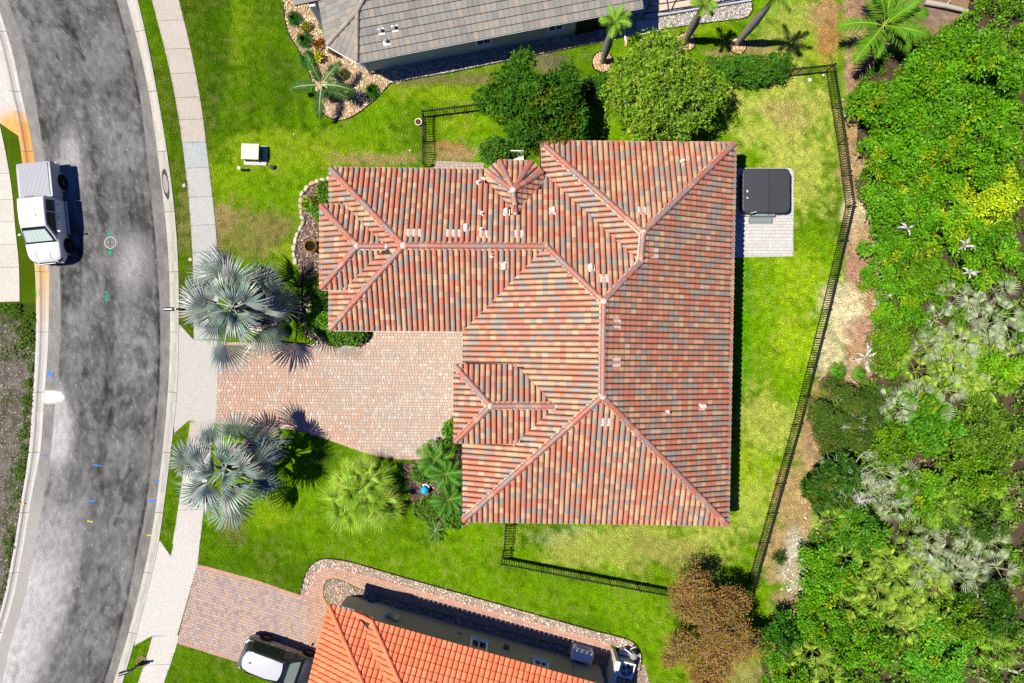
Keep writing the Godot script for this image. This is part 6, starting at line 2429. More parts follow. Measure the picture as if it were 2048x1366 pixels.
	um.lathe([Vector2(0.16, 0.0), Vector2(0.2, 0.04), Vector2(0.12, 0.12), Vector2(0.28, 0.35), Vector2(0.36, 0.62), Vector2(0.31, 0.8), Vector2(0.35, 0.86), Vector2(0.30, 0.88), Vector2(0.26, 0.72), Vector2(0.0, 0.70)], 20, Transform3D.IDENTITY, Color(0.20, 0.115, 0.02))
	part(urn, "body", um.commit(), M.plastic)
	var us := MB.new()
	us.cyl(Vector3(0, 0.70, 0), Vector3(0, 0.74, 0), 0.27, 0.27, 18, Color(0.05, 0.035, 0.02))
	part(urn, "soil", us.commit(), M.mulch)
	# white box behind the faceted bay
	var wb := thing("garden_bench", "white bench behind the faceted bay roof on the north side", "bench", P(1028, 330, 0) + Vector3(0, 0, -0.3))
	var ws := MB.new()
	ws.box(Transform3D(Basis.IDENTITY, Vector3(0, 0.42, 0)), Vector3(1.1, 0.06, 0.45), 0.02, Color(0.75, 0.76, 0.77))
	part(wb, "seat", ws.commit(), M.plastic)
	var wk := MB.new()
	wk.box(Transform3D(Basis(Vector3.RIGHT, -0.15), Vector3(0, 0.68, -0.24)), Vector3(1.1, 0.5, 0.05), 0.02, Color(0.75, 0.76, 0.77))
	part(wb, "backrest", wk.commit(), M.plastic)
	for s in [-0.48, 0.48]:
		for z in [-0.18, 0.18]:
			var lg := MB.new()
			lg.box(Transform3D(Basis.IDENTITY, Vector3(s, 0.2, z)), Vector3(0.06, 0.4, 0.06), 0.01, Color(0.72, 0.73, 0.74))
			part(wb, "leg", lg.commit(), M.plastic)
	# driftwood and boulders in the front bed
	driftwood(P(613, 548, 0), 1.05, 1.5, Color(0.09, 0.08, 0.09), "dark weathered driftwood leaning between the silver palm and the entry roof")
	driftwood(P(633, 664, 0), -0.55, 1.2, Color(0.42, 0.38, 0.34), "pale driftwood in the bed corner beside the driveway")
	driftwood(P(606, 622, 0), 1.45, 1.0, Color(0.16, 0.14, 0.13), "dark driftwood along the bed below the silver palm's shade")
	for q in [[547, 866, 0.34, Color(0.60, 0.44, 0.13), "tan boulder at the top of the lower silver palm's ring"], [540, 898, 0.30, Color(0.55, 0.46, 0.38), "pale flat boulder inside the lower silver palm's ring"], [493, 945, 0.30, Color(0.62, 0.55, 0.38), "cream boulder at the bottom of the lower silver palm's ring"], [640, 640, 0.3, Color(0.55, 0.5, 0.45), "grey boulder in the front bed beside the shrubs"]]:
		var st := thing("boulder", q[4], "boulder", P(q[0], q[1], 0), rf(0, 3))
		part(st, "stone", stone_shape(int(q[0])), mat("boulder_%d" % int(q[0]), q[3], 0.9, M.stone.albedo_texture, 0.7), Transform3D(Basis.IDENTITY.scaled(Vector3(q[2] * 1.3, q[2] * 0.7, q[2])), Vector3(0, q[2] * 0.35, 0)))
	# pots by the arched gate
	var pot := thing("plant_pot", "small white-rimmed pot outside the north-west fence corner", "pot", P(838, 247, 0))
	var pt := MB.new()
	pt.lathe([Vector2(0.12, 0), Vector2(0.18, 0.3), Vector2(0.2, 0.32), Vector2(0.17, 0.32), Vector2(0.15, 0.24), Vector2(0, 0.24)], 16, Transform3D.IDENTITY, Color(0.7, 0.68, 0.62))
	part(pot, "body", pt.commit(), M.plastic)
	var ps := MB.new()
	ps.cyl(Vector3(0, 0.24, 0), Vector3(0, 0.27, 0), 0.155, 0.155, 14, Color(0.2, 0.13, 0.08))
	part(pot, "soil", ps.commit(), M.mulch)
	# fallen trunks at the lower right and upper right
	log_thing(P(1985, 1330, 0.3), P(2075, 1362, 0.5), 0.10, "long pale fallen trunk in the lower right corner of the thicket")
	log_thing(P(1955, 1352, 0.25), P(2030, 1400, 0.3), 0.06, "thin fallen branch at the bottom right edge")
	log_thing(P(1850, 4, 0.2), P(1935, 22, 0.3), 0.16, "thick grey log at the top edge right of the feather palm")


func log_thing(a: Vector3, b: Vector3, r: float, label: String) -> void:
	var o := thing("fallen_trunk", label, "log", Vector3(a.x, 0, a.z))
	var m := MB.new()
	var mid := a.lerp(b, 0.5) + Vector3(rf(-0.1, 0.1), 0.06, rf(-0.1, 0.1))
	m.tube([a, a.lerp(mid, 0.5), mid, mid.lerp(b, 0.5), b], [r, r * 0.95, r * 0.85, r * 0.8, r * 0.7], 9, Color(0.58, 0.52, 0.46))
	partw(o, "trunk", m.commit(), M.bark)
	var s := MB.new()
	s.tube([mid, mid + Vector3(0.2, 0.25, -0.3)], [r * 0.5, r * 0.2], 6, Color(0.56, 0.5, 0.44))
	partw(o, "stub", s.commit(), M.bark)


func driftwood(at: Vector3, turn: float, l: float, col: Color, label: String) -> void:
	var o := thing("driftwood", label, "driftwood", at, turn)
	for k in 4:
		var m := MB.new()
		var a := Vector3(-l * 0.5 + rf(-0.1, 0.1), 0.12, rf(-0.12, 0.12))
		var pts := [a]
		var rad := [rf(0.08, 0.12)]
		for i in range(1, 6):
			var t := i / 5.0
			pts.append(Vector3(-l * 0.5 + l * t * rf(0.9, 1.05), 0.12 + 0.22 * sin(t * 2.4 + k) * rf(0.6, 1.0) + 0.05, (k - 1.5) * 0.17 * t + rf(-0.06, 0.06)))
			rad.append(lerpf(0.10, 0.03, t))
		m.tube(pts, rad, 7, jit(col, 0.2))
		part(o, "limb", m.commit(), M.bark)


func mailbox(at: Vector3, turn: float, label: String, stripe: bool) -> void:
	var o := thing("mailbox", label, "mailbox", at, turn)
	var p := MB.new()
	p.box(Transform3D(Basis.IDENTITY, Vector3(0, 0.6, 0)), Vector3(0.1, 1.2, 0.1), 0.01)
	p.box(Transform3D(Basis.IDENTITY, Vector3(0, 1.23, 0)), Vector3(0.13, 0.05, 0.13), 0.015)
	part(o, "post", p.commit(), M.dark_metal)
	var arm := MB.new()
	arm.box(Transform3D(Basis.IDENTITY, Vector3(-0.3, 1.0, 0)), Vector3(0.75, 0.06, 0.06), 0.01)
	arm.tube([Vector3(0, 0.65, 0), Vector3(-0.4, 0.98, 0)], [0.025, 0.025], 6)
	part(o, "arm", arm.commit(), M.dark_metal)
	var b := MB.new()
	# arched box along the arm
	var n := 8
	for i in n:
		var a0 := PI * i / n
		var a1 := PI * (i + 1) / n
		var y := 1.13
		var p0 := Vector3(-0.68, y + sin(a0) * 0.1, cos(a0) * 0.1)
		var p1 := Vector3(-0.68, y + sin(a1) * 0.1, cos(a1) * 0.1)
		var q0 := p0 + Vector3(0.55, 0, 0)
		var q1 := p1 + Vector3(0.55, 0, 0)
		b.quad(p0, q0, q1, p1)
		b.tri(Vector3(-0.68, y, 0), p1, p0)
		b.tri(Vector3(-0.13, y, 0), q0, q1)
	b.box(Transform3D(Basis.IDENTITY, Vector3(-0.405, 1.08, 0)), Vector3(0.55, 0.1, 0.2), 0.004)
	part(o, "box", b.commit(), M.dark_metal)
	if stripe:
		var s := MB.new()
		s.box(Transform3D(Basis.IDENTITY, Vector3(-0.42, 1.236, 0)), Vector3(0.46, 0.012, 0.05), 0.003, Color(0.8, 0.8, 0.8))
		part(o, "number_strip", s.commit(), M.plastic)
	var fl := MB.new()
	fl.box(Transform3D(Basis.IDENTITY, Vector3(-0.3, 1.12, -0.115)), Vector3(0.2, 0.04, 0.012), 0.003, Color(0.05, 0.05, 0.05))
	part(o, "flag", fl.commit(), M.dark_metal)
	var base := MB.new()
	base.lathe([Vector2(0.34, 0.0), Vector2(0.33, 0.05), Vector2(0.26, 0.06), Vector2(0.25, 0.02), Vector2(0.0, 0.02)], 20, Transform3D.IDENTITY, Color(0.30, 0.19, 0.12))
	part(o, "ring", base.commit(), M.stone)


# ---------------------------------------------------------------- vehicles (nose towards +z)

func wheel(car: Node3D, x: float, z: float, r: float, w: float) -> void:
	var s := signf(x)
	var o := Node3D.new()
	o.name = "wheel"
	o.position = Vector3(x, r, z)
	o.basis = Basis(Vector3(0, 0, 1), -s * PI / 2.0)
	car.add_child(o, true)
	var t := MB.new()
	t.lathe([Vector2(r * 0.66, -w), Vector2(r * 0.93, -w), Vector2(r, -w * 0.8), Vector2(r, -w * 0.15), Vector2(r * 0.94, 0.0), Vector2(r * 0.70, 0.005), Vector2(r * 0.66, -0.03)], 26, Transform3D.IDENTITY)
	part(o, "tyre", t.commit(), M.rubber)
	var rim := MB.new()
	rim.lathe([Vector2(r * 0.68, -0.02), Vector2(r * 0.64, -0.035), Vector2(r * 0.62, -0.09), Vector2(0.0, -0.095)], 26, Transform3D.IDENTITY, Color(0.06, 0.06, 0.06))
	for k in 6:
		var a := TAU * k / 6.0
		var b := Basis(Vector3.UP, a)
		rim.quad(b * Vector3(0.03, -0.03, -0.05), b * Vector3(0.03, -0.03, 0.05), b * Vector3(r * 0.64, -0.03, 0.035), b * Vector3(r * 0.64, -0.03, -0.035), Color(0.8, 0.8, 0.8))
	rim.cyl(Vector3(0, -0.09, 0), Vector3(0, -0.02, 0), r * 0.17, r * 0.14, 12, Color(0.7, 0.7, 0.7))
	part(o, "rim", rim.commit(), M.alloy)


# lower body: stations of [z, half width, bottom, top, crown, edge inset]
func shell(st: Array) -> MB:
	var rings := []
	for s in st:
		var half := [Vector2(s[1] * 0.93, s[2]), Vector2(s[1], s[2] + 0.1), Vector2(s[1] * 1.0, lerpf(s[2], s[3], 0.55)), Vector2(s[1] * 0.985, s[3] - 0.1), Vector2(s[1] - s[5] * 0.35, s[3] - 0.025), Vector2(s[1] - s[5], s[3]), Vector2(s[1] * 0.45, s[3] + s[4] * 0.8), Vector2(0, s[3] + s[4])]
		var ring := PackedVector3Array()
		for p in half:
			ring.push_back(Vector3(-p.x, p.y, s[0]))
		for i in range(half.size() - 2, -1, -1):
			ring.push_back(Vector3(half[i].x, half[i].y, s[0]))
		rings.append(ring)
	var mb := MB.new()
	mb.skin(rings)
	for e in [0, rings.size() - 1]:
		var r: PackedVector3Array = rings[e]
		for i in range(1, r.size() - 1):
			if e == 0:
				mb.tri(r[0], r[i], r[i + 1])
			else:
				mb.tri(r[0], r[i + 1], r[i])
	return mb


# glasshouse: stations of [z, base half width, base y, top half width, top y]
func cabin(st: Array) -> MB:
	var rings := []
	for s in st:
		var half := [Vector2(s[1], s[2]), Vector2(lerpf(s[1], s[3], 0.5) + 0.01, lerpf(s[2], s[4], 0.5)), Vector2(s[3] + 0.025, s[4] - 0.06), Vector2(s[3] - 0.01, s[4] - 0.015), Vector2(s[3] - 0.09, s[4]), Vector2(s[3] * 0.45, s[4] + 0.02), Vector2(0, s[4] + 0.025)]
		var ring := PackedVector3Array()
		for p in half:
			ring.push_back(Vector3(-p.x, p.y, s[0]))
		for i in range(half.size() - 2, -1, -1):
			ring.push_back(Vector3(half[i].x, half[i].y, s[0]))
		rings.append(ring)
	var mb := MB.new()
	mb.skin(rings)
	return mb


# thin plate from four or more corners, given thickness along its normal
func plate(pts: Array, thick: float, col := Color.WHITE) -> MB:
	var mb := MB.new()
	var n: Vector3 = (pts[1] - pts[0]).cross(pts[2] - pts[0]).normalized() * thick
	for i in range(1, pts.size() - 1):
		mb.tri(pts[0] + n, pts[i] + n, pts[i + 1] + n, col)
	for i in pts.size():
		var k := (i + 1) % pts.size()
		mb.quad(pts[i], pts[k], pts[k] + n, pts[i] + n, col)
	return mb


func mirror_x(pts: Array) -> Array:
	var out := []
	for i in range(pts.size() - 1, -1, -1):
		out.append(Vector3(-pts[i].x, pts[i].y, pts[i].z))
	return out


func make_vehicles() -> void:
	make_truck()
	make_suv()


func make_truck() -> void:
	var car := thing("pickup_truck", "white crew-cab pickup truck with a grey bed cover parked at the kerb", "pickup truck", Vector3(-26.24, -0.085, -7.12), 0.0964)
	# cab and nose
	var body := shell([[-0.80, 0.955, 0.42, 1.22, 0.01, 0.06], [-0.5, 0.97, 0.40, 1.24, 0.01, 0.06], [0.6, 0.975, 0.40, 1.22, 0.01, 0.06], [1.35, 0.975, 0.42, 1.22, 0.02, 0.07], [1.62, 0.97, 0.45, 1.235, 0.05, 0.13], [1.95, 0.965, 0.48, 1.215, 0.07, 0.16], [2.25, 0.945, 0.48, 1.175, 0.08, 0.20], [2.45, 0.90, 0.46, 1.11, 0.08, 0.22], [2.58, 0.82, 0.46, 1.03, 0.07, 0.22], [2.68, 0.70, 0.46, 0.94, 0.055, 0.2], [2.75, 0.54, 0.48, 0.82, 0.03, 0.14]])
	part(car, "body", body.commit(), M.paint_white)
	# bed
	var bed := shell([[-2.80, 0.93, 0.50, 1.30, 0.0, 0.05], [-2.76, 0.96, 0.46, 1.345, 0.0, 0.05], [-2.4, 0.97, 0.45, 1.355, 0.0, 0.05], [-1.2, 0.97, 0.44, 1.355, 0.0, 0.05], [-0.84, 0.965, 0.44, 1.355, 0.0, 0.05]])
	part(car, "bed", bed.commit(), mat("paint_silver", lin(0.30, 0.33, 0.37), 0.35))
	var cov := MB.new()
	cov.box(Transform3D(Basis.IDENTITY, Vector3(0, 1.372, -1.80)), Vector3(1.66, 0.03, 1.84), 0.01, Color(0.30, 0.31, 0.35))
	var cover := part(car, "bed_cover", cov.commit(), M.plastic)
	for k in 22:
		var rib := MB.new()
		rib.box(Transform3D(Basis.IDENTITY, Vector3(-0.777 + 0.074 * k, 1.391, -1.80)), Vector3(0.050, 0.014, 1.78), 0.006, Color(0.37, 0.37, 0.41))
		part(cover, "slat", rib.commit(), M.plastic)
	# glasshouse
	var cab := cabin([[-0.83, 0.90, 1.20, 0.88, 1.27], [-0.78, 0.905, 1.20, 0.735, 1.80], [-0.68, 0.91, 1.20, 0.715, 1.875], [-0.2, 0.915, 1.20, 0.715, 1.90], [0.5, 0.915, 1.20, 0.705, 1.885], [0.84, 0.915, 1.20, 0.695, 1.835], [1.25, 0.915, 1.20, 0.79, 1.53], [1.70, 0.90, 1.20, 0.885, 1.235]])
	part(car, "cab", cab.commit(), M.paint_white)
	var wx := func(y: float) -> float: return lerpf(0.925, 0.742, (y - 1.2) / 0.64)
	for s in [1, -1]:
		for q in [[[-0.62, 1.27], [-0.60, 1.72], [0.02, 1.77], [0.02, 1.27]], [[0.08, 1.27], [0.08, 1.77], [0.72, 1.76], [1.28, 1.36], [1.33, 1.27]]]:
			var pts := []
			for p in q:
				pts.append(Vector3(wx.call(p[1]) + 0.004, p[1], p[0]))
			# counter-clockwise seen from outside on the +x side
			if s < 0:
				pts = mirror_x(pts)
			part(car, "side_window", plate(pts, 0.008).commit(), M.car_glass)
	var wf := [Vector3(-0.63, 1.835, 0.865), Vector3(-0.835, 1.275, 1.665), Vector3(0.835, 1.275, 1.665), Vector3(0.63, 1.835, 0.865)]
	var frame := plate(wf, 0.022)
	part(car, "windshield_surround", frame.commit(), M.car_glass)
	var wg := [Vector3(-0.60, 1.755, 1.02), Vector3(-0.745, 1.36, 1.58), Vector3(0.745, 1.36, 1.58), Vector3(0.60, 1.755, 1.02)]
	var shade := part(car, "windshield_sheet", plate(wg, 0.024).commit(), M.windshield_sheet)  # pale ribbed sheet set just behind the windshield glass
	for k in 7:
		var fx := -0.6 + 0.2 * k
		var sheet_rib := MB.new()
		sheet_rib.tube([Vector3(fx * 0.9, 1.775, 1.03), Vector3(fx * 1.1, 1.385, 1.59)], [0.012, 0.012], 4)
		part(shade, "sheet_rib", sheet_rib.commit(), M.windshield_sheet)
	part(car, "windshield", plate(wg, 0.045).commit(), M.screen_glass)
	part(car, "rear_window", plate([Vector3(0.58, 1.76, -0.79), Vector3(0.66, 1.36, -0.835), Vector3(-0.66, 1.36, -0.835), Vector3(-0.58, 1.76, -0.79)], 0.01).commit(), M.car_glass)
	var lamp3 := MB.new()
	lamp3.box(Transform3D(Basis.IDENTITY, Vector3(0, 1.86, -0.79)), Vector3(0.5, 0.05, 0.06), 0.01, Color(0.15, 0.15, 0.17))
	part(car, "brake_light", lamp3.commit(), M.plastic)
	var ant := MB.new()
	ant.box(Transform3D(Basis(Vector3.RIGHT, -0.3), Vector3(0.25, 1.945, 0.25)), Vector3(0.04, 0.05, 0.12), 0.012, Color(0.6, 0.6, 0.6))
	part(car, "antenna", ant.commit(), M.plastic)
	for s in [1.0, -1.0]:
		# wheel arches, wheels
		for z in [-1.81, 1.81]:
			var ar := MB.new()
			for k in 14:
				var a0 := PI * (k - 0.6) / 12.8
				var a1 := PI * (k + 0.4) / 12.8
				var c := Vector3(s * 0.955, 0.42, z)
				var f := func(a: float, r: float, dx: float) -> Vector3: return c + Vector3(s * dx, sin(a) * r, cos(a) * r)
				ar.quad(f.call(a0, 0.0, 0.022), f.call(a0, 0.0, 0.022), f.call(a0, 0.49, 0.022), f.call(a1, 0.49, 0.022), Color(0.01, 0.01, 0.01))
				ar.quad(f.call(a0, 0.47, 0.03), f.call(a1, 0.47, 0.03), f.call(a1, 0.53, 0.018), f.call(a0, 0.53, 0.018), Color(0.35, 0.37, 0.4))
			part(car, "wheel_arch", ar.commit(), M.plastic)
			wheel(car, s * 1.005, z, 0.40, 0.27)
		# door seams, handles, running board
		for q in [[-0.72, 0.55, 1.2], [0.05, 0.5, 1.2], [1.12, 0.5, 1.2]]:
			var sm := MB.new()
			sm.box(Transform3D(Basis.IDENTITY, Vector3(s * 0.972, (q[1] + q[2]) * 0.5, q[0])), Vector3(0.014, q[2] - q[1], 0.014), 0.0, Color(0.05, 0.05, 0.05))
			part(car, "door_seam", sm.commit(), M.plastic)
		for z in [-0.42, 0.32]:
			var h := MB.new()
			h.box(Transform3D(Basis.IDENTITY, Vector3(s * 0.988, 1.08, z)), Vector3(0.04, 0.045, 0.2), 0.012, Color(0.8, 0.8, 0.8))
			part(car, "door_handle", h.commit(), M.paint_white)
		var rb := MB.new()
		rb.box(Transform3D(Basis.IDENTITY, Vector3(s * 1.01, 0.40, 0.2)), Vector3(0.16, 0.05, 1.9), 0.02, Color(0.42, 0.43, 0.45))
		part(car, "running_board", rb.commit(), M.plastic)
		var mi := MB.new()
		mi.box(Transform3D(Basis(Vector3.UP, s * -0.25), Vector3(s * 1.10, 1.33, 1.12)), Vector3(0.2, 0.14, 0.10), 0.04, Color(0.62, 0.62, 0.62))
		mi.box(Transform3D(Basis.IDENTITY, Vector3(s * 0.96, 1.27, 1.14)), Vector3(0.12, 0.04, 0.05), 0.01, Color(0.1, 0.1, 0.1))
		part(car, "mirror", mi.commit(), M.plastic)
		var hl := MB.new()
		hl.box(Transform3D(Basis(Vector3.UP, s * 0.5) * Basis(Vector3.RIGHT, -0.25), Vector3(s * 0.70, 0.86, 2.60)), Vector3(0.30, 0.18, 0.14), 0.04, Color(0.5, 0.56, 0.62))
		part(car, "headlight", hl.commit(), M.car_glass)
		var tl := MB.new()
		tl.box(Transform3D(Basis.IDENTITY, Vector3(s * 0.89, 1.08, -2.79)), Vector3(0.12, 0.36, 0.05), 0.015, Color(0.35, 0.02, 0.02))
		part(car, "tail_light", tl.commit(), M.plastic)
	var gr := MB.new()
	gr.box(Transform3D(Basis(Vector3.RIGHT, -0.12), Vector3(0, 0.80, 2.74)), Vector3(0.9, 0.34, 0.06), 0.03, Color(0.06, 0.08, 0.12))
	var grille := part(car, "grille", gr.commit(), M.plastic)
	for k in 3:
		var bar := MB.new()
		bar.box(Transform3D(Basis.IDENTITY, Vector3(0, 0.70 + 0.1 * k, 2.785)), Vector3(0.92, 0.03, 0.03), 0.01)
		part(grille, "bar", bar.commit(), M.alloy)
	for q in [["front_bumper", 2.66, 0.56, 1.50], ["rear_bumper", -2.84, 0.58, 1.84]]:
		var bu := MB.new()
		bu.box(Transform3D(Basis.IDENTITY, Vector3(0, q[2], q[1])), Vector3(q[3], 0.22, 0.2), 0.06, Color(0.55, 0.58, 0.62))
		part(car, q[0], bu.commit(), M.plastic)
	var tg := MB.new()
	tg.box(Transform3D(Basis.IDENTITY, Vector3(0, 0.98, -2.815)), Vector3(1.5, 0.55, 0.03), 0.02, Color(0.7, 0.7, 0.71))
	part(car, "tailgate", tg.commit(), M.paint_white)
	var hc := MB.new()
	for s in [-1.0, 1.0]:
		hc.tube([Vector3(s * 0.42, 1.285, 1.72), Vector3(s * 0.40, 1.27, 2.2), Vector3(s * 0.36, 1.17, 2.58)], [0.012, 0.012, 0.01], 5, Color(0.75, 0.75, 0.75))
	part(car, "hood_crease", hc.commit(), M.paint_white)


func make_suv() -> void:
	var car := thing("parked_suv", "black SUV with a pale roof panel parked nose-in under the orange eave", "car", Vector3(-12.95, 0.04, 18.03), 1.228)
	var body := shell([[-2.20, 0.74, 0.45, 0.92, 0.01, 0.08], [-2.14, 0.82, 0.38, 1.00, 0.015, 0.10], [-1.95, 0.88, 0.33, 1.04, 0.01, 0.08], [-1.3, 0.905, 0.30, 1.03, 0.01, 0.06], [0.0, 0.91, 0.28, 1.00, 0.01, 0.06], [0.95, 0.905, 0.30, 0.99, 0.03, 0.08], [1.25, 0.90, 0.33, 0.985, 0.06, 0.14], [1.6, 0.885, 0.34, 0.95, 0.07, 0.17], [1.95, 0.84, 0.34, 0.87, 0.06, 0.18], [2.15, 0.75, 0.36, 0.76, 0.04, 0.16], [2.22, 0.66, 0.40, 0.66, 0.02, 0.1]])
	part(car, "body", body.commit(), M.paint_black)
	var cab := cabin([[-2.10, 0.76, 0.98, 0.72, 1.06], [-1.96, 0.80, 0.98, 0.60, 1.42], [-1.80, 0.83, 0.98, 0.575, 1.575], [-1.2, 0.86, 0.98, 0.60, 1.645], [-0.4, 0.87, 0.98, 0.61, 1.65], [0.25, 0.87, 0.98, 0.60, 1.60], [0.62, 0.87, 0.98, 0.655, 1.43], [1.25, 0.85, 0.98, 0.82, 1.03]])
	part(car, "cab", cab.commit(), M.paint_black)
	# separate roof panel, paler than the body
	var rings := []
	for s in [[-1.93, 0.20, 1.50], [-1.88, 0.36, 1.535], [-1.76, 0.47, 1.59], [-1.4, 0.54, 1.645], [-0.4, 0.565, 1.668], [0.25, 0.50, 1.607]]:
		var ring := PackedVector3Array()
		for k in 9:
			var t := -1.0 + 2.0 * k / 8.0
			ring.push_back(Vector3(t * s[1], s[2] + 0.045 - 0.045 * t * t, s[0] + 0.10 * (1.0 - t * t) * (1.0 if s[0] > 0.1 else (-0.7 if s[0] < -1.7 else 0.0))))
		rings.append(ring)
	var rp := MB.new()
	rp.skin(rings)
	var base := []
	for r in rings:
		var b2 := PackedVector3Array()
		for p in r:
			b2.push_back(p - Vector3(0, 0.045, 0))
		base.append(b2)
	for i in rings.size() - 1:
		rp.quad(base[i][0], base[i + 1][0], rings[i + 1][0], rings[i][0])
		rp.quad(rings[i][8], rings[i + 1][8], base[i + 1][8], base[i][8])
	for k in 8:
		rp.quad(rings[0][k], rings[0][k + 1], base[0][k + 1], base[0][k])
		rp.quad(base[5][k], base[5][k + 1], rings[5][k + 1], rings[5][k])
	part(car, "roof", rp.commit(), M.roof_pale)
	var wx := func(y: float) -> float: return lerpf(0.89, 0.655, (y - 0.98) / 0.6)
	for s in [1, -1]:
		for q in [[[-1.75, 1.08], [-1.62, 1.48], [-0.98, 1.53], [-0.98, 1.05]], [[-0.92, 1.05], [-0.92, 1.53], [-0.12, 1.54], [-0.12, 1.04]], [[-0.06, 1.04], [-0.06, 1.54], [0.28, 1.52], [0.95, 1.12], [1.0, 1.04]]]:
			var pts := []
			for p in q:
				pts.append(Vector3(wx.call(p[1]) + 0.012, p[1], p[0]))
			if s < 0:
				pts = mirror_x(pts)
			part(car, "side_window", plate(pts, 0.008).commit(), M.car_glass)
	part(car, "windshield_surround", plate([Vector3(-0.57, 1.60, 0.28), Vector3(-0.79, 1.05, 1.20), Vector3(0.79, 1.05, 1.20), Vector3(0.57, 1.60, 0.28)], 0.03).commit(), M.car_glass)
	var wg := [Vector3(-0.52, 1.43, 0.60), Vector3(-0.62, 1.36, 0.715), Vector3(-0.70, 1.16, 1.045), Vector3(-0.60, 1.135, 1.085), Vector3(0.60, 1.135, 1.085), Vector3(0.70, 1.16, 1.045), Vector3(0.62, 1.36, 0.715), Vector3(0.52, 1.43, 0.60)]
	part(car, "windshield_backing", plate(wg, 0.034, Color(0.10, 0.12, 0.115)).commit(), M.plastic)  # dark flat sheet lying in the windshield plane, under the glass
	part(car, "windshield", plate(wg, 0.042).commit(), M.screen_glass)
	part(car, "rear_window", plate([Vector3(0.50, 1.52, -1.90), Vector3(0.62, 1.12, -2.09), Vector3(-0.62, 1.12, -2.09), Vector3(-0.50, 1.52, -1.90)], 0.02).commit(), M.car_glass)
	var sp := MB.new()
	sp.box(Transform3D(Basis(Vector3.RIGHT, 0.1), Vector3(0, 1.575, -1.98)), Vector3(1.0, 0.04, 0.22), 0.015, Color(0.10, 0.10, 0.11))
	part(car, "spoiler", sp.commit(), M.plastic)
	var fin := MB.new()
	fin.box(Transform3D(Basis(Vector3.RIGHT, -0.5), Vector3(0.0, 1.74, -1.45)), Vector3(0.03, 0.07, 0.16), 0.012, Color(0.2, 0.2, 0.22))
	part(car, "antenna", fin.commit(), M.plastic)
	for s in [1.0, -1.0]:
		for z in [-1.27, 1.27]:
			var ar := MB.new()
			for k in 14:
				var a0 := PI * (k - 0.6) / 12.8
				var a1 := PI * (k + 0.4) / 12.8
				var c := Vector3(s * 0.89, 0.36, z)
				var f := func(a: float, r: float, dx: float) -> Vector3: return c + Vector3(s * dx, sin(a) * r, cos(a) * r)
				ar.quad(f.call(a0, 0.0, 0.022), f.call(a0, 0.0, 0.022), f.call(a0, 0.43, 0.022), f.call(a1, 0.43, 0.022), Color(0.01, 0.01, 0.01))
			part(car, "wheel_arch", ar.commit(), M.plastic)
			wheel(car, s * 0.925, z, 0.345, 0.23)
		for z in [-0.75, 0.15]:
			var h := MB.new()
			h.box(Transform3D(Basis.IDENTITY, Vector3(s * 0.925, 0.92, z)), Vector3(0.04, 0.035, 0.2), 0.012, Color(0.7, 0.7, 0.7))
			part(car, "door_handle", h.commit(), M.alloy)
		for z in [-0.95, -0.09, 0.92]:
			var sm := MB.new()
			sm.box(Transform3D(Basis.IDENTITY, Vector3(s * 0.908, 0.66, z)), Vector3(0.014, 0.6, 0.012), 0.0, Color(0.003, 0.003, 0.003))
			part(car, "door_seam", sm.commit(), M.plastic)
		var mi := MB.new()
		mi.box(Transform3D(Basis(Vector3.UP, s * -0.2), Vector3(s * 1.0, 1.10, 0.72)), Vector3(0.22, 0.14, 0.1), 0.035, Color(0.02, 0.02, 0.025))
		part(car, "mirror", mi.commit(), M.paint_black)
		var tl := MB.new()
		tl.box(Transform3D(Basis(Vector3.UP, s * -0.5), Vector3(s * 0.73, 1.0, -2.08)), Vector3(0.26, 0.16, 0.1), 0.03, Color(0.72, 0.72, 0.74))
		part(car, "tail_light", tl.commit(), M.plastic)
		var hl := MB.new()
		hl.box(Transform3D(Basis(Vector3.UP, s * 0.6), Vector3(s * 0.74, 0.76, 2.0)), Vector3(0.32, 0.14, 0.12), 0.03, Color(0.7, 0.72, 0.75))
		part(car, "headlight", hl.commit(), M.plastic)
	var bu := MB.new()
	bu.box(Transform3D(Basis.IDENTITY, Vector3(0, 0.52, -2.2)), Vector3(1.5, 0.2, 0.14), 0.05, Color(0.55, 0.56, 0.58))
	part(car, "rear_bumper", bu.commit(), M.plastic)
	var wip := MB.new()
	wip.tube([Vector3(-0.6, 1.085, 1.22), Vector3(0.1, 1.13, 1.18)], [0.012, 0.01], 5, Color(0.01, 0.01, 0.01))
	wip.tube([Vector3(0.0, 1.09, 1.24), Vector3(0.62, 1.12, 1.18)], [0.012, 0.01], 5, Color(0.01, 0.01, 0.01))
	part(car, "wiper", wip.commit(), M.plastic)


# ---------------------------------------------------------------- palms

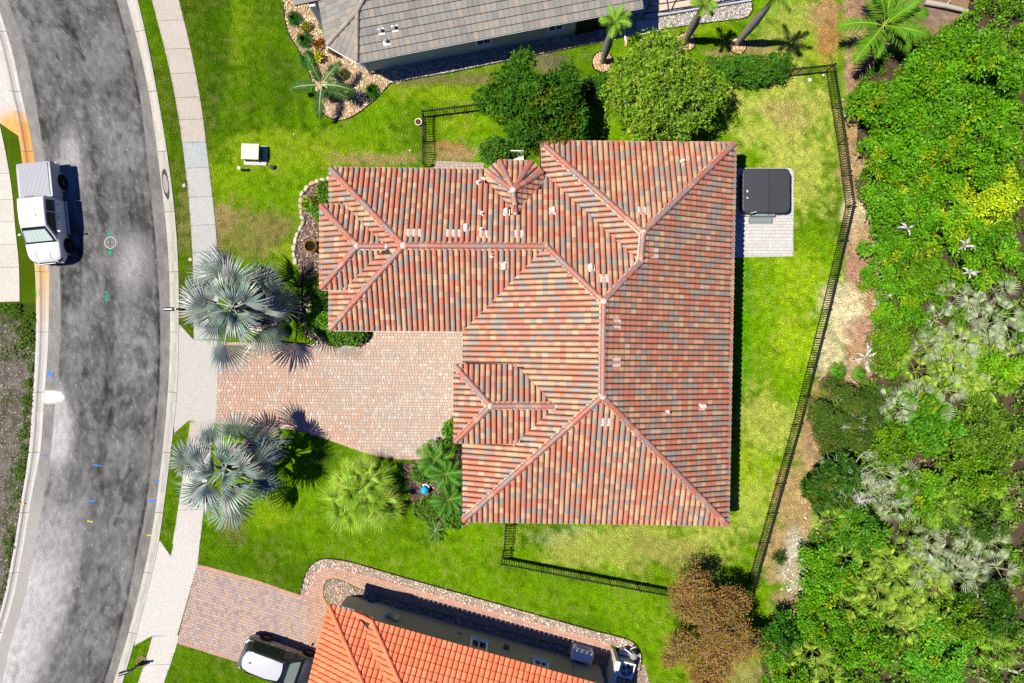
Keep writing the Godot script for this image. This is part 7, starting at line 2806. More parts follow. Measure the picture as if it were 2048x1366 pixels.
# fan leaf on its stalk: stalk runs along +z from the origin, the blade opens beyond it
func fan_leaf(seed_: int, stalk: float, reach: float, blades: int, spread: float, fused: float, droop: float, col: Color, stalk_col: Color, cup := 0.25, stalk_r := 0.022, thin := 1.0) -> Mesh:
	var r := RandomNumberGenerator.new()
	r.seed = seed_
	var mb := MB.new()
	var sag := stalk * 0.10
	var hub := Vector3(0, 0, stalk)
	mb.tube([Vector3(0, -0.02, 0), Vector3(0, sag * 0.6, stalk * 0.5), hub], [stalk_r * 1.5, stalk_r, stalk_r * 0.7], 5, stalk_col)
	var step := spread / blades
	for i in blades:
		var a := -spread * 0.5 + step * (i + 0.5)
		var f := absf(a) / (spread * 0.5)
		var len_ := reach * (1.0 - 0.30 * f * f) * r.randf_range(0.9, 1.06)
		var at := func(ang: float, rad: float, lift: float) -> Vector3:
			var y := lift - droop * pow(rad / reach, 2.0) * reach - cup * f * f * rad
			return hub + Vector3(sin(ang) * rad, y, cos(ang) * rad)
		var c := Color(col.r * r.randf_range(0.8, 1.15), col.g * r.randf_range(0.85, 1.12), col.b * r.randf_range(0.85, 1.12))
		var rf_ := len_ * fused
		var l: Vector3 = at.call(a - step * 0.5 * thin, rf_, -0.05)
		var q: Vector3 = at.call(a + step * 0.5 * thin, rf_, -0.05)
		var m: Vector3 = at.call(a, rf_, 0.05)
		var twist := r.randf_range(-0.08, 0.08)
		var l2: Vector3 = at.call(a + twist * 0.5 - step * 0.30 * thin, len_ * lerpf(fused, 1.0, 0.5), -0.015)
		var q2: Vector3 = at.call(a + twist * 0.5 + step * 0.30 * thin, len_ * lerpf(fused, 1.0, 0.5), -0.015)
		var tip: Vector3 = at.call(a + twist, len_, -r.randf_range(0.0, 0.16) * reach)
		mb.tri(hub, l, m, c)
		mb.tri(hub, m, q, c)
		mb.tri(l, l2, m, c)
		mb.tri(m, l2, q2, c)
		mb.tri(m, q2, q, c)
		mb.tri(l2, tip, q2, c)
	return mb.commit()


# feather leaf: arching midrib along +z with hanging leaflets
func feather_leaf(seed_: int, length: float, pairs: int, leaflet: float, droop: float, col: Color, rib: Color, hang := 0.35) -> Mesh:
	var r := RandomNumberGenerator.new()
	r.seed = seed_
	var mb := MB.new()
	var pos := func(t: float) -> Vector3: return Vector3(0, length * (0.28 * t - droop * t * t), length * (t - 0.18 * t * t * t))
	var prev: Vector3 = pos.call(0.0)
	for k in range(1, 9):
		var p: Vector3 = pos.call(k / 8.0)
		mb.cyl(prev, p, lerpf(0.035, 0.008, (k - 1) / 8.0), lerpf(0.035, 0.008, k / 8.0), 5, rib, false)
		prev = p
	for i in pairs:
		var t := lerpf(0.14, 1.0, float(i) / (pairs - 1))
		var p: Vector3 = pos.call(t)
		var d: Vector3 = (pos.call(minf(t + 0.02, 1.02)) - pos.call(t - 0.02)).normalized()
		var ll := leaflet * (sin(PI * clampf(0.18 + t * 0.78, 0, 1)) * 0.75 + 0.25) * r.randf_range(0.85, 1.1)
		for s in [-1.0, 1.0]:
			var side := Vector3(s, 0, 0)
			var fw := r.randf_range(0.35, 0.75) + t * 0.5
			var dir: Vector3 = (side + d * fw + Vector3.UP * r.randf_range(-hang, 0.15)).normalized()
			var w := d * leaflet * 0.045
			var mid := p + dir * ll * 0.5 + Vector3.UP * 0.03
			var tip := p + dir * ll + Vector3.DOWN * ll * hang * r.randf_range(0.5, 1.1)
			var c := Color(col.r * r.randf_range(0.75, 1.2), col.g * r.randf_range(0.8, 1.15), col.b * r.randf_range(0.8, 1.2))
			mb.tri(p - w, p + w, mid + w, c)
			mb.tri(p - w, mid + w, mid - w, c)
			mb.tri(mid - w, mid + w, tip, c)
	return mb.commit()


func ring_trunk(pts: Array, radii: Array, col: Color, seg := 12) -> Mesh:
	var mb := MB.new()
	# ringed bark: many short drums
	for i in pts.size() - 1:
		var n := maxi(2, int((pts[i + 1] - pts[i]).length() / 0.16))
		for k in n:
			var a: Vector3 = pts[i].lerp(pts[i + 1], float(k) / n)
			var b: Vector3 = pts[i].lerp(pts[i + 1], float(k + 1) / n)
			var r0: float = lerpf(radii[i], radii[i + 1], float(k) / n)
			var r1: float = lerpf(radii[i], radii[i + 1], float(k + 1) / n)
			mb.cyl(a, b, r0 * 1.03, r1 * 0.97, seg, jit(col, 0.10), false)
	mb.cyl(pts[-1], pts[-1] + Vector3(0, 0.02, 0), radii[-1], radii[-1] * 0.5, seg, col)
	return mb.commit()


func frond_at(parent: Node3D, mesh: Mesh, m: Material, at: Vector3, az: float, lift: float, roll := 0.0, scale_ := 1.0, called := "frond") -> void:
	# az: compass direction in plan (0 = +z), lift: angle above level
	var b := Basis(Vector3.UP, az) * Basis(Vector3.RIGHT, -lift) * Basis(Vector3(0, 0, 1), roll)
	part(parent, called, mesh, m, Transform3D(b.scaled(Vector3.ONE * scale_), at))


# direction from one measured point to another as the azimuth used above
func az_of(dx: float, dy: float) -> float:
	return atan2(dx, dy)


func make_palms() -> void:
	silver_palm(P(522, 622, 0), Vector3(0.1, 4.1, 0.0), "big silver-blue fan palm above the driveway, leaning over the pavement", 3)
	silver_palm(P(514, 908, 0), Vector3(-0.1, 4.0, 0.1), "big silver-blue fan palm below the driveway", 41)
	clump_palm()
	# three slender palms on the north side
	slim_palm(P(1205, 124, 0), P(1229, 45, 4.9), 1.0, "slender swollen-trunk palm nearest the downpipe on the north side")
	slim_palm(P(1371, 82, 0), P(1408, 10, 4.5), 1.0, "middle slender palm standing between the round tree and the gravel")
	slim_palm(P(1474, 87, 0), P(1552, -6, 5.6), 1.35, "tallest slender palm, leaning off the top edge right of the gravel")
	# feather palm by the thicket
	var fc := P(1772, 47, 2.6)
	var fp := thing("feather_palm", "large green feather palm at the top edge beside the thicket", "palm", Vector3(fc.x, 0, fc.z))
	part(fp, "trunk", ring_trunk([Vector3(0, 0, 0), Vector3(0.03, 0.5, 0), Vector3(0, 2.3, 0)], [0.30, 0.24, 0.16], Color(0.30, 0.24, 0.17)), M.bark)
	var fl := []
	for k in 3:
		fl.append(feather_leaf(300 + k, 2.9, 44, 0.72, 0.40, Color(0.085, 0.21, 0.012), Color(0.30, 0.42, 0.06), 0.30))
	var dirs := [[-1, 0.0, 0.15, 1.0], [-0.85, 0.95, 0.28, 1.12], [-0.2, 1.0, 0.1, 0.7], [1.0, 0.28, 0.2, 1.0], [0.9, 0.75, 0.1, 0.8], [1.0, -0.3, 0.2, 1.0], [0.5, -1.0, 0.35, 1.0], [-0.05, -1.0, 0.5, 1.0], [-0.6, -1.0, 0.3, 1.0], [0.55, -0.35, 0.9, 0.8], [-0.35, -0.4, 0.8, 0.8], [0.3, 0.6, 0.9, 0.7]]
	for i in dirs.size():
		var q: Array = dirs[i]
		frond_at(fp, fl[i % 3], M.palm_leaf, Vector3(0, 2.35, 0), az_of(q[0], q[1]), q[2], rf(-0.25, 0.25), q[3])
	# triangle-like palm in the rock bed of the north house
	var nc := P(642, 168, 1.5)
	var np := thing("feather_palm", "small dark feather palm in the rock bed at the grey-roofed house's corner", "palm", Vector3(nc.x, 0, nc.z) + Vector3(0.25, 0, 0.3))
	part(np, "trunk", ring_trunk([Vector3.ZERO, Vector3(0, 0.6, 0), Vector3(-0.22, 1.4, -0.28)], [0.24, 0.20, 0.11], Color(0.26, 0.24, 0.22)), M.bark)
	var nl := []
	for k in 3:
		nl.append(feather_leaf(330 + k, 2.05, 40, 0.52, 0.52, Color(0.045, 0.115, 0.022), Color(0.42, 0.46, 0.28), 0.35))
	for q in [[-0.45, -1.0, 0.45, 1.0], [1.0, 0.15, 0.2, 1.05], [-1.0, 0.1, 0.15, 1.0], [-0.1, 1.0, 0.1, 1.0], [0.75, -0.75, 0.4, 0.9], [0.95, 0.5, 0.1, 0.9], [-0.2, -0.5, 0.9, 0.75]]:
		frond_at(np, nl[rng.randi() % 3], M.palm_leaf, Vector3(-0.22, 1.42, -0.28), az_of(q[0], q[1]), q[2], rf(-0.2, 0.2), q[3])
	# dark feathery palms at the south-west corner of the house
	var k2 := 0
	for q in [[893, 948, 1.3, "taller dark feathery palm in the bed at the house's south-west corner"], [896, 1000, 1.1, "lower dark feathery palm near the house's south-west corner"], [868, 920, 0.9, "dark feathery palm at the driveway's lower right corner"]]:
		var c := P(q[0], q[1], q[2])
		var o := thing("areca_palm", q[3], "palm", Vector3(c.x, 0, c.z))
		part(o, "trunk", ring_trunk([Vector3.ZERO, Vector3(0, q[2] * 0.9, 0)], [0.09, 0.06], Color(0.25, 0.22, 0.12), 8), M.bark)
		var ll := []
		for k in 2:
			ll.append(feather_leaf(360 + k2, 1.35, 26, 0.42, 0.42, Color(0.055, 0.17, 0.02) if q[0] > 880 else Color(0.075, 0.20, 0.02), Color(0.2, 0.3, 0.05), 0.3))
			k2 += 1
		for i in 13:
			frond_at(o, ll[i % 2], M.palm_leaf, Vector3(0, q[2] * 0.85, 0), i * 2.4, rf(0.05, 0.9), rf(-0.3, 0.3), rf(0.75, 1.05))
	var cy := P(870, 1062, 0.4)
	var cyc := thing("cycad", "small dark cycad at the lower edge of the corner bed", "plant", Vector3(cy.x, 0, cy.z))
	part(cyc, "trunk", ring_trunk([Vector3.ZERO, Vector3(0, 0.25, 0)], [0.12, 0.1], Color(0.16, 0.12, 0.09), 8), M.bark)
	var cl := feather_leaf(380, 0.85, 26, 0.17, 0.35, Color(0.05, 0.15, 0.02), Color(0.2, 0.26, 0.08), 0.1)
	for i in 11:
		frond_at(cyc, cl, M.palm_leaf, Vector3(0, 0.24, 0), i * 2.4, rf(0.1, 0.6), 0, rf(0.8, 1.1))
	# yucca-like dark plant outside the fence
	var yy := thing("spiky_plant", "dark spiky plant on the bare strip outside the lower fence", "plant", P(1556, 1112, 0))
	var yl := fan_leaf(391, 0.12, 0.5, 5, 1.0, 0.3, 0.1, Color(0.04, 0.08, 0.02), Color(0.05, 0.06, 0.02))
	for i in 16:
		frond_at(yy, yl, M.palm_leaf, Vector3(0, 0.1, 0), i * 2.4, rf(0.0, 1.1), 0, rf(0.8, 1.15), "leaf")


func silver_palm(base: Vector3, top: Vector3, label: String, seed_: int) -> void:
	var o := thing("silver_palm", label, "palm", base, 0.0)
	rng.seed = seed_ * 977
	part(o, "trunk", ring_trunk([Vector3.ZERO, Vector3(0, 0.4, 0), top * 0.5, top], [0.32, 0.25, 0.22, 0.25], Color(0.30, 0.27, 0.24), 14), M.bark)
	var leaves := []
	for k in 9:
		var tone: Color = [Color(0.175, 0.225, 0.205), Color(0.25, 0.295, 0.275), Color(0.14, 0.20, 0.165)][k % 3]
		leaves.append(fan_leaf(seed_ + k, [0.55, 1.15, 1.75][k / 3], [1.15, 1.4, 1.5][k / 3], 26, 3.7, 0.46, 0.34, tone, Color(0.26, 0.32, 0.26), 0.6, 0.045, 0.84))
	var n := 20
	for i in n:
		var t := float(i) / n
		# short young leaves in the middle, long hanging old ones outside
		var ring := 0 if i < 5 else (1 if i < 11 else 2)
		var lift: float = [0.85, 0.45, -0.05][ring] + rf(-0.32, 0.32)
		frond_at(o, leaves[ring * 3 + rng.randi() % 3], M.silver_leaf, top + Vector3(0, 0.1 - 0.25 * t, 0), i * 2.39996 + rf(-0.35, 0.35), lift, rf(-0.9, 0.9), rf(0.85, 1.15))
	# a few withered leaves hang low
	var dead := fan_leaf(seed_ + 90, 1.3, 1.1, 22, 3.4, 0.5, 0.5, Color(0.40, 0.36, 0.33), Color(0.36, 0.32, 0.28), 0.6, 0.04)
	for i in 3:
		frond_at(o, dead, M.dead_leaf, top + Vector3(0, -0.3, 0), 1.0 + i * 0.9, -0.95, rf(-0.4, 0.4), 0.9, "dead_frond")


func clump_palm() -> void:
	var c := G(738, 978)
	var o := thing("fan_palm_clump", "broad yellow-green clumping fan palm on the south lawn below the driveway", "palm", Vector3(c.x, 0, c.y))
	rng.seed = 555
	var leaves := []
	for k in 4:
		leaves.append(fan_leaf(500 + k, 0.80, 0.95, 18, 2.9, 0.12, 0.12, [Color(0.29, 0.50, 0.035), Color(0.35, 0.55, 0.06), Color(0.23, 0.44, 0.03), Color(0.40, 0.57, 0.10)][k], Color(0.24, 0.30, 0.06), 0.15, 0.016, 0.42))
	for s in [[0, 0, 1.7], [-0.75, 0.45, 1.3], [0.7, 0.5, 1.25], [0.2, -0.8, 1.35], [-0.6, -0.6, 1.2]]:
		var a := Vector3(s[0] * 0.35, 0, s[1] * 0.35)
		var b := Vector3(s[0], s[2], s[1])
		part(o, "trunk", ring_trunk([a, a.lerp(b, 0.5), b], [0.14, 0.12, 0.11], Color(0.20, 0.15, 0.10), 8), M.bark)
		for i in 17:
			frond_at(o, leaves[rng.randi() % 4], M.palm_leaf, b, i * 2.39996 + rf(-0.3, 0.3), lerpf(1.2, -0.45, i / 17.0) + rf(-0.15, 0.15), rf(-0.5, 0.5), rf(0.85, 1.2))


func slim_palm(base: Vector3, top: Vector3, scale_: float, label: String) -> void:
	var o := thing("slender_palm", label, "palm", base)
	var t := top - base
	part(o, "trunk", ring_trunk([Vector3.ZERO, t * 0.06, t * 0.3, t * 0.5, t * 0.62, t * 0.86], [0.17, 0.15, 0.20, 0.24, 0.19, 0.13], Color(0.40, 0.37, 0.33), 14), M.bark)
	var cs := MB.new()
	cs.tube([t * 0.85, t * 0.93, t], [0.14, 0.12, 0.07], 12, Color(0.22, 0.32, 0.08))
	part(o, "crownshaft", cs.commit(), M.bark)
	var ll := []
	for k in 2:
		ll.append(feather_leaf(400 + k + int(base.x * 7), 1.15 * scale_, 30, 0.40, 0.50, Color(0.14, 0.28, 0.02), Color(0.3, 0.4, 0.08), 0.25))
	for i in 9:
		frond_at(o, ll[i % 2], M.palm_leaf, t, i * 2.4 + 0.3, lerpf(1.1, 0.15, i / 9.0), rf(-0.3, 0.3), rf(0.7, 1.0))


# ---------------------------------------------------------------- leafy plants

# sprig of leaves used by the thousand
func sprig(seed_: int, leaves: int, l: float, w: float, spread: float) -> MB:
	var r := RandomNumberGenerator.new()
	r.seed = seed_
	var mb := MB.new()
	for i in leaves:
		var a := i * 2.39996 + r.randf_range(-0.4, 0.4)
		var up := r.randf_range(0.05, 0.9)
		var d := Vector3(cos(a) * cos(up), sin(up), sin(a) * cos(up))
		var o := d * spread * r.randf_range(0.1, 1.0)
		var side := d.cross(Vector3.UP).normalized()
		var roll := r.randf_range(-1.1, 1.1)
		side = side.rotated(d, roll)
		var n := side.cross(d).normalized()
		var ll := l * r.randf_range(0.75, 1.2)
		var ww := w * r.randf_range(0.8, 1.2)
		var k := r.randf_range(0.75, 1.2)
		var c := Color(k, k, k)
		var m := o + d * ll * 0.5 + n * ll * 0.06
		mb.tri(o, m + side * ww * 0.5 - n * 0.12 * ww, o + d * ll, c)
		mb.tri(o, o + d * ll, m - side * ww * 0.5 - n * 0.12 * ww, c)
	return mb


# many placed sprigs as one real mesh
func leafy(parent: Node3D, called: String, tmpl: MB, m: Material, xfs: Array, cols: Array) -> void:
	var v := PackedVector3Array()
	var n := PackedVector3Array()
	var c := PackedColorArray()
	var k := tmpl.v.size()
	for i in xfs.size():
		var xf: Transform3D = xfs[i]
		v.append_array(xf * tmpl.v)
		n.append_array(Transform3D(xf.basis.orthonormalized(), Vector3.ZERO) * tmpl.n)
		var cc := PackedColorArray()
		cc.resize(k)
		cc.fill(cols[i])
		c.append_array(cc)
	var mb := MB.new()
	mb.v = v
	mb.n = n
	mb.c = c
	part(parent, called, mb.commit(), m)


# foliage in clumps over the skin of the lobes, with gaps between the clumps
func crown(parent: Node3D, lobes: Array, count: int, tmpl: MB, m: Material, ca: Color, cb: Color, size := 1.0, called := "crown", under := -0.25, fill := 0.35, per := 9) -> void:
	# leaves of one plant differ a little; light and depth do the rest
	var mid := ca.lerp(cb, 0.6)
	ca = mid.lerp(ca, 0.4)
	cb = mid.lerp(cb, 0.45)
	var total := 0.0
	for l in lobes:
		total += l[1].x * l[1].z
	var xfs := []
	var cols := []
	var tries := 0
	while xfs.size() < count and tries < count:
		tries += 1
		var r := rng.randf() * total
		var li := 0
		for i in lobes.size():
			r -= lobes[i][1].x * lobes[i][1].z
			if r <= 0.0:
				li = i
				break
		var c: Vector3 = lobes[li][0]
		var rad: Vector3 = lobes[li][1]
		var y := rf(under, 1.0)
		var a := rf(0, TAU)
		var h := sqrt(maxf(0.0, 1.0 - y * y))
		var d := Vector3(cos(a) * h, y, sin(a) * h)
		var dep := 1.08 - rng.randf() * fill
		if rng.randf() < 0.09:
			dep = rf(1.08, 1.32)
		var p := c + d * rad * dep * (1.0 + 0.3 * noise_b.get_noise_3d(c.x * 3 + d.x * 2.0, d.y * 2.0, c.z * 3 + d.z * 2.0))
		var hidden := false
		for j in lobes.size():
			if j != li and ((p - lobes[j][0]) / lobes[j][1]).length() < 0.7:
				hidden = true
				break
		if hidden:
			continue
		var out := (d / rad).normalized()
		var cr := minf(rf(0.14, 0.34) * size, rad.x * 0.6)
		var t := clampf(0.45 + 0.7 * noise_b.get_noise_3d(p.x * 0.8, p.y * 0.8, p.z * 0.8) + rf(-0.45, 0.45), 0, 1)
		var tone := ca.lerp(cb, t) * rf(0.88, 1.12)
		var odd := rng.randf()
		if odd < 0.12:
			tone = tone.lerp(Color(tone.g * 1.0, tone.g * 1.15, tone.b), 0.6)
		for k in per:
			var off := Vector3(rf(-1, 1), rf(-0.6, 0.6), rf(-1, 1)) * cr
			var up := (out * 0.8 + off / cr * 0.7 + Vector3(rf(-0.4, 0.4), rf(0.0, 0.5), rf(-0.4, 0.4))).normalized()
			var x := up.cross(Vector3(rf(-1, 1), rf(-1, 1), rf(-1, 1))).normalized()
			var z := x.cross(up).normalized()
			var s := size * rf(0.7, 1.25)
			xfs.append(Transform3D(Basis(x * s, up * s, z * s), p + off - parent.position))
			cols.append(jit(tone, 0.15))
	leafy(parent, called, tmpl, m, xfs, cols)


func limbs(parent: Node3D, foot: Vector3, lobes: Array, r0: float, col: Color, twigs: int, called := "limb") -> void:
	var tall := 9e9
	for l in lobes:
		tall = minf(tall, l[0].y)
	var fork := foot + Vector3(0, maxf(0.3, tall * 0.45), 0)
	var tm := MB.new()
	tm.tube([foot, foot.lerp(fork, 0.5) + Vector3(rf(-0.05, 0.05), 0, rf(-0.05, 0.05)), fork], [r0, r0 * 0.85, r0 * 0.75], 9, col)
	partw(parent, "trunk", tm.commit(), M.bark)
	for l in lobes:
		var lm := MB.new()
		var c: Vector3 = l[0]
		var mid := fork.lerp(c, 0.55) + Vector3(rf(-0.15, 0.15), rf(0.0, 0.25), rf(-0.15, 0.15))
		lm.tube([fork, mid, c], [r0 * 0.55, r0 * 0.38, r0 * 0.22], 7, jit(col, 0.1))
		for k in twigs:
			var a := rf(0, TAU)
			var y := rf(-0.1, 0.95)
			var h := sqrt(1.0 - y * y)
			var e: Vector3 = c + Vector3(cos(a) * h, y, sin(a) * h) * l[1] * rf(0.8, 1.12)
			var m2 := c.lerp(e, 0.5) + Vector3(rf(-0.12, 0.12), rf(-0.05, 0.12), rf(-0.12, 0.12))
			lm.tube([c.lerp(mid, 0.1), m2, e], [r0 * 0.2, r0 * 0.14, r0 * 0.08], 4, jit(col, 0.12))
		partw(parent, called, lm.commit(), M.bark)


# lobes of a rounded crown seen over a measured spot
func dome(px: float, py: float, h: float, r: float, _high: float, n: int) -> Array:
	var c := P(px, py, h)
	var out := []
	for i in n:
		var a := i * 2.39996 + rf(-0.4, 0.4)
		var q := sqrt((i + 0.3) / n)
		var d := r * q * 0.88
		var rr := r * rf(0.17, 0.31)
		var top := h * (1.0 - 0.40 * q * q) * rf(0.58, 1.08)
		var vr := minf(top * 0.45, rr * rf(0.7, 1.1))
		out.append([Vector3(c.x + cos(a) * d * rf(0.85, 1.15), top - vr, c.z + sin(a) * d * rf(0.85, 1.15)), Vector3(rr, vr, rr * rf(0.8, 1.2))])
	return out


func make_trees() -> void:
	rng.seed = 8080
	var leaf_a := sprig(1, 6, 0.22, 0.10, 0.10)
	var leaf_b := sprig(2, 6, 0.17, 0.085, 0.10)
	var leaf_c := sprig(3, 6, 0.15, 0.065, 0.10)
	# dark tree north of the faceted bay
	var t1 := thing("dark_tree", "dense dark green tree above the faceted bay, over the fence", "tree", P(1082, 215, 0))
	var l1 := []
	for q in [[1065, 190, 4.4, 1.6, 1.5], [1010, 205, 3.6, 1.2, 1.2], [1120, 190, 4.0, 1.2, 1.3], [1035, 150, 3.9, 1.1, 1.2], [1050, 245, 3.5, 1.3, 1.2], [1105, 245, 3.3, 1.2, 1.1], [1150, 225, 3.1, 1.0, 1.0], [1050, 120, 3.6, 0.7, 0.7], [1130, 150, 3.6, 0.8, 0.9], [1010, 165, 3.4, 0.8, 0.9], [1150, 262, 2.6, 0.8, 0.8], [1075, 285, 2.6, 0.8, 0.8], [985, 185, 3.0, 0.6, 0.7]]:
		var c := P(q[0], q[1], q[2])
		l1.append([c - Vector3(0, q[4] * 0.4, 0), Vector3(q[3], q[4], q[3]) * 0.68])
	limbs(t1, P(1082, 215, 0), l1, 0.16, Color(0.20, 0.16, 0.12), 2)
	crown(t1, l1, 3300, leaf_a, M.leaf_gloss, Color(0.018, 0.065, 0.006), Color(0.060, 0.165, 0.010), 1.0)
	# lighter round tree
	var t2 := thing("round_tree", "light green round tree with pale bare twigs over the north fence", "tree", P(1318, 205, 0))
	var l2 := []
	for q in [[1325, 165, 4.3, 1.6, 1.5], [1265, 150, 3.7, 1.2, 1.2], [1385, 160, 3.8, 1.2, 1.2], [1300, 105, 3.7, 1.1, 1.2], [1345, 110, 3.6, 0.9, 1.0], [1255, 195, 3.3, 1.1, 1.1], [1300, 225, 3.4, 1.2, 1.1], [1350, 230, 3.3, 1.2, 1.1], [1400, 205, 3.3, 1.1, 1.1], [1240, 165, 3.1, 0.8, 0.9], [1425, 175, 3.0, 0.8, 0.9], [1325, 85, 3.2, 0.6, 0.7], [1280, 250, 2.8, 0.7, 0.8], [1370, 250, 2.8, 0.7, 0.8]]:
		var c := P(q[0], q[1], q[2])
		l2.append([c - Vector3(0, q[4] * 0.4, 0), Vector3(q[3], q[4], q[3]) * 0.82])
	limbs(t2, P(1318, 205, 0), l2, 0.16, Color(0.50, 0.46, 0.38), 12)
	crown(t2, l2, 4600, leaf_c, M.leaf, Color(0.060, 0.160, 0.008), Color(0.22, 0.38, 0.025), 1.1, "crown", -0.25, 0.4)
	# sparse rust-coloured tree at the end of the south fence
	var t3 := thing("rusty_tree", "sparse tree with rust-brown leaves and pale branches at the fence's south end", "tree", P(1420, 1250, 0))
	var l3 := []
	for q in [[1385, 1185, 3.2, 0.85, 0.6], [1365, 1215, 2.8, 0.6, 0.5], [1410, 1230, 3.6, 0.8, 0.7], [1450, 1220, 3.2, 0.8, 0.6], [1475, 1205, 2.8, 0.5, 0.5], [1440, 1265, 3.8, 0.8, 0.6], [1480, 1260, 3.2, 0.6, 0.5], [1365, 1300, 2.8, 0.85, 0.6], [1345, 1315, 2.4, 0.5, 0.4], [1430, 1300, 3.4, 0.8, 0.6], [1475, 1300, 3.0, 0.7, 0.6], [1400, 1345, 2.8, 0.8, 0.6], [1440, 1335, 2.8, 0.7, 0.5], [1415, 1366, 2.6, 0.7, 0.5], [1395, 1160, 2.6, 0.5, 0.4], [1500, 1290, 2.6, 0.5, 0.4]]:
		var c := P(q[0], q[1], q[2])
		l3.append([c - Vector3(0, q[4] * 0.4, 0), Vector3(q[3], q[4], q[3])])
	limbs(t3, P(1420, 1250, 0), l3, 0.13, Color(0.50, 0.42, 0.37), 16)
	crown(t3, l3, 4300, sprig(4, 7, 0.11, 0.045, 0.16), M.dead_leaf, Color(0.30, 0.095, 0.03), Color(0.25, 0.21, 0.06), 1.15, "crown", -0.8, 0.8)
	# trimmed hedges along the north fence
	hedge("trimmed hedge behind the fence between the dark and the light tree", [[965, 190], [1060, 184], [1220, 166]], 26, 1.15, 3000, leaf_b)
	hedge("trimmed hedge behind the fence right of the light tree", [[1425, 138], [1500, 133], [1568, 127]], 30, 1.25, 2600, leaf_b)
	# shrubs against the houses
	var shrubs := [
		[992, 302, 1.3, 0.75, Color(0.03, 0.11, 0.012), Color(0.07, 0.19, 0.02), "dark clipped shrub at the faceted bay's left corner"],
		[1030, 296, 0.9, 0.5, Color(0.02, 0.07, 0.008), Color(0.04, 0.12, 0.012), "small dark shrub in the shade above the faceted bay"],
		[705, 668, 0.9, 0.62, Color(0.035, 0.12, 0.012), Color(0.10, 0.24, 0.02), "round green shrub at the driveway's north corner"],
		[668, 672, 0.7, 0.5, Color(0.06, 0.17, 0.015), Color(0.12, 0.27, 0.03), "low green shrub beside the pale edging blocks"],
		[648, 605, 1.1, 0.85, Color(0.05, 0.19, 0.012), Color(0.14, 0.33, 0.03), "bright green leafy shrub left of the garage wing, upper"],
		[640, 640, 1.0, 0.75, Color(0.06, 0.20, 0.012), Color(0.16, 0.34, 0.03), "bright green leafy shrub left of the garage wing, lower"],
		[628, 575, 0.8, 0.55, Color(0.05, 0.17, 0.012), Color(0.13, 0.29, 0.03), "small bright shrub beside the dark driftwood"],
		[652, 382, 0.9, 0.55, Color(0.05, 0.16, 0.012), Color(0.12, 0.27, 0.025), "green shrub at the north end of the front mulch bed"],
		[645, 425, 0.8, 0.5, Color(0.06, 0.19, 0.012), Color(0.14, 0.30, 0.03), "green shrub in front of the entry roof"],
		[617, 408, 0.4, 0.28, Color(0.10, 0.27, 0.012), Color(0.18, 0.36, 0.03), "small lime plant by the stone edging"],
		[901, 858, 0.9, 0.42, Color(0.05, 0.17, 0.012), Color(0.11, 0.26, 0.02), "narrow green shrub right of the driveway's lower end"],
		[900, 892, 0.7, 0.4, Color(0.04, 0.13, 0.012), Color(0.09, 0.22, 0.02), "low dark shrub just below the garage bay roof"],
		[855, 1020, 0.6, 0.65, Color(0.05, 0.13, 0.012), Color(0.11, 0.22, 0.025), "low shrub on the left rim of the corner bed"],
		[905, 1035, 0.7, 0.6, Color(0.05, 0.15, 0.012), Color(0.12, 0.26, 0.02), "green shrub at the bottom of the corner bed"],
		[839, 948, 0.5, 0.45, Color(0.06, 0.15, 0.02), Color(0.12, 0.24, 0.03), "small shrub above the blue ornament"],
		[915, 975, 0.8, 0.55, Color(0.06, 0.19, 0.015), Color(0.13, 0.29, 0.02), "green shrub against the wall below the garage bay"]]
	for q in shrubs:
		shrub(q[0], q[1], q[2], q[3], q[4], q[5], q[6], leaf_b, int(900 * q[3] * q[3]) + 240)
	# weeds on the bare lot across the street
	var wx := []
	var wcols := []
	for i in 1300:
		var wy := 612.0 + 640.0 * pow(rng.randf(), 2.2)
		var wp := along(WEST_OUT, wy) - 4.0 - absf(rng.randfn(0.0, 1.0)) * (34.0 if wy < 720 else 9.0)
		if noise_a.get_noise_2d(wp / 14.0, wy / 14.0) < -0.05:
			continue
		var wg := G(wp, wy)
		var s := rf(0.5, 1.1)
		wx.append(Transform3D(Basis(Vector3.UP, rf(0, TAU)).scaled(Vector3(s, s, s)), Vector3(wg.x, rf(0.0, 0.12), wg.y)))
		wcols.append(jit(Color(0.085, 0.16, 0.012), 0.3))
	copies(self, "weeds", leaf_c.commit(), M.leaf, wx, wcols).set_meta("kind", "stuff")
	# round grass clumps and coloured plants in the rock bed
	for q in [[590, 40, 0.42, "round grass clump at the top of the rock bed"], [611, 83, 0.46, "round grass clump beside the rock bed's curved edge"], [617, 122, 0.50, "drooping grass clump above the small feather palm"], [745, 184, 0.40, "round grass clump at the rock bed's right end"], [688, 150, 0.32, "brownish grass clump under the small feather palm's right frond"]]:
		grass_clump(P(q[0], q[1], 0), q[2], q[3], Color(0.03, 0.14, 0.012) if q[0] != 688 else Color(0.12, 0.13, 0.04))
	for q in [[618, 57, Color(0.55, 0.45, 0.02), "yellow-green flowering plant near the top of the rock bed"], [640, 91, Color(0.50, 0.14, 0.02), "orange bromeliad left of the white gutter corner"], [640, 119, Color(0.70, 0.55, 0.01), "bright yellow croton in the rock bed"], [671, 105, Color(0.20, 0.03, 0.02), "dark red plant under the chamfered eave"], [647, 560, Color(0.5, 0.14, 0.06), "small red plant by the dark driftwood"], [629, 402, Color(0.55, 0.16, 0.05), "small red plant in the front mulch bed"]]:
		var o := thing("flowering_plant", q[3], "plant", P(q[0], q[1], 0))
		var lob := [[o.position + Vector3(0, 0.2, 0), Vector3(0.2, 0.18, 0.2)]]
		crown(o, lob, 36, leaf_b, M.leaf, q[2], Color(0.06, 0.11, 0.02), 0.9, "leaves")
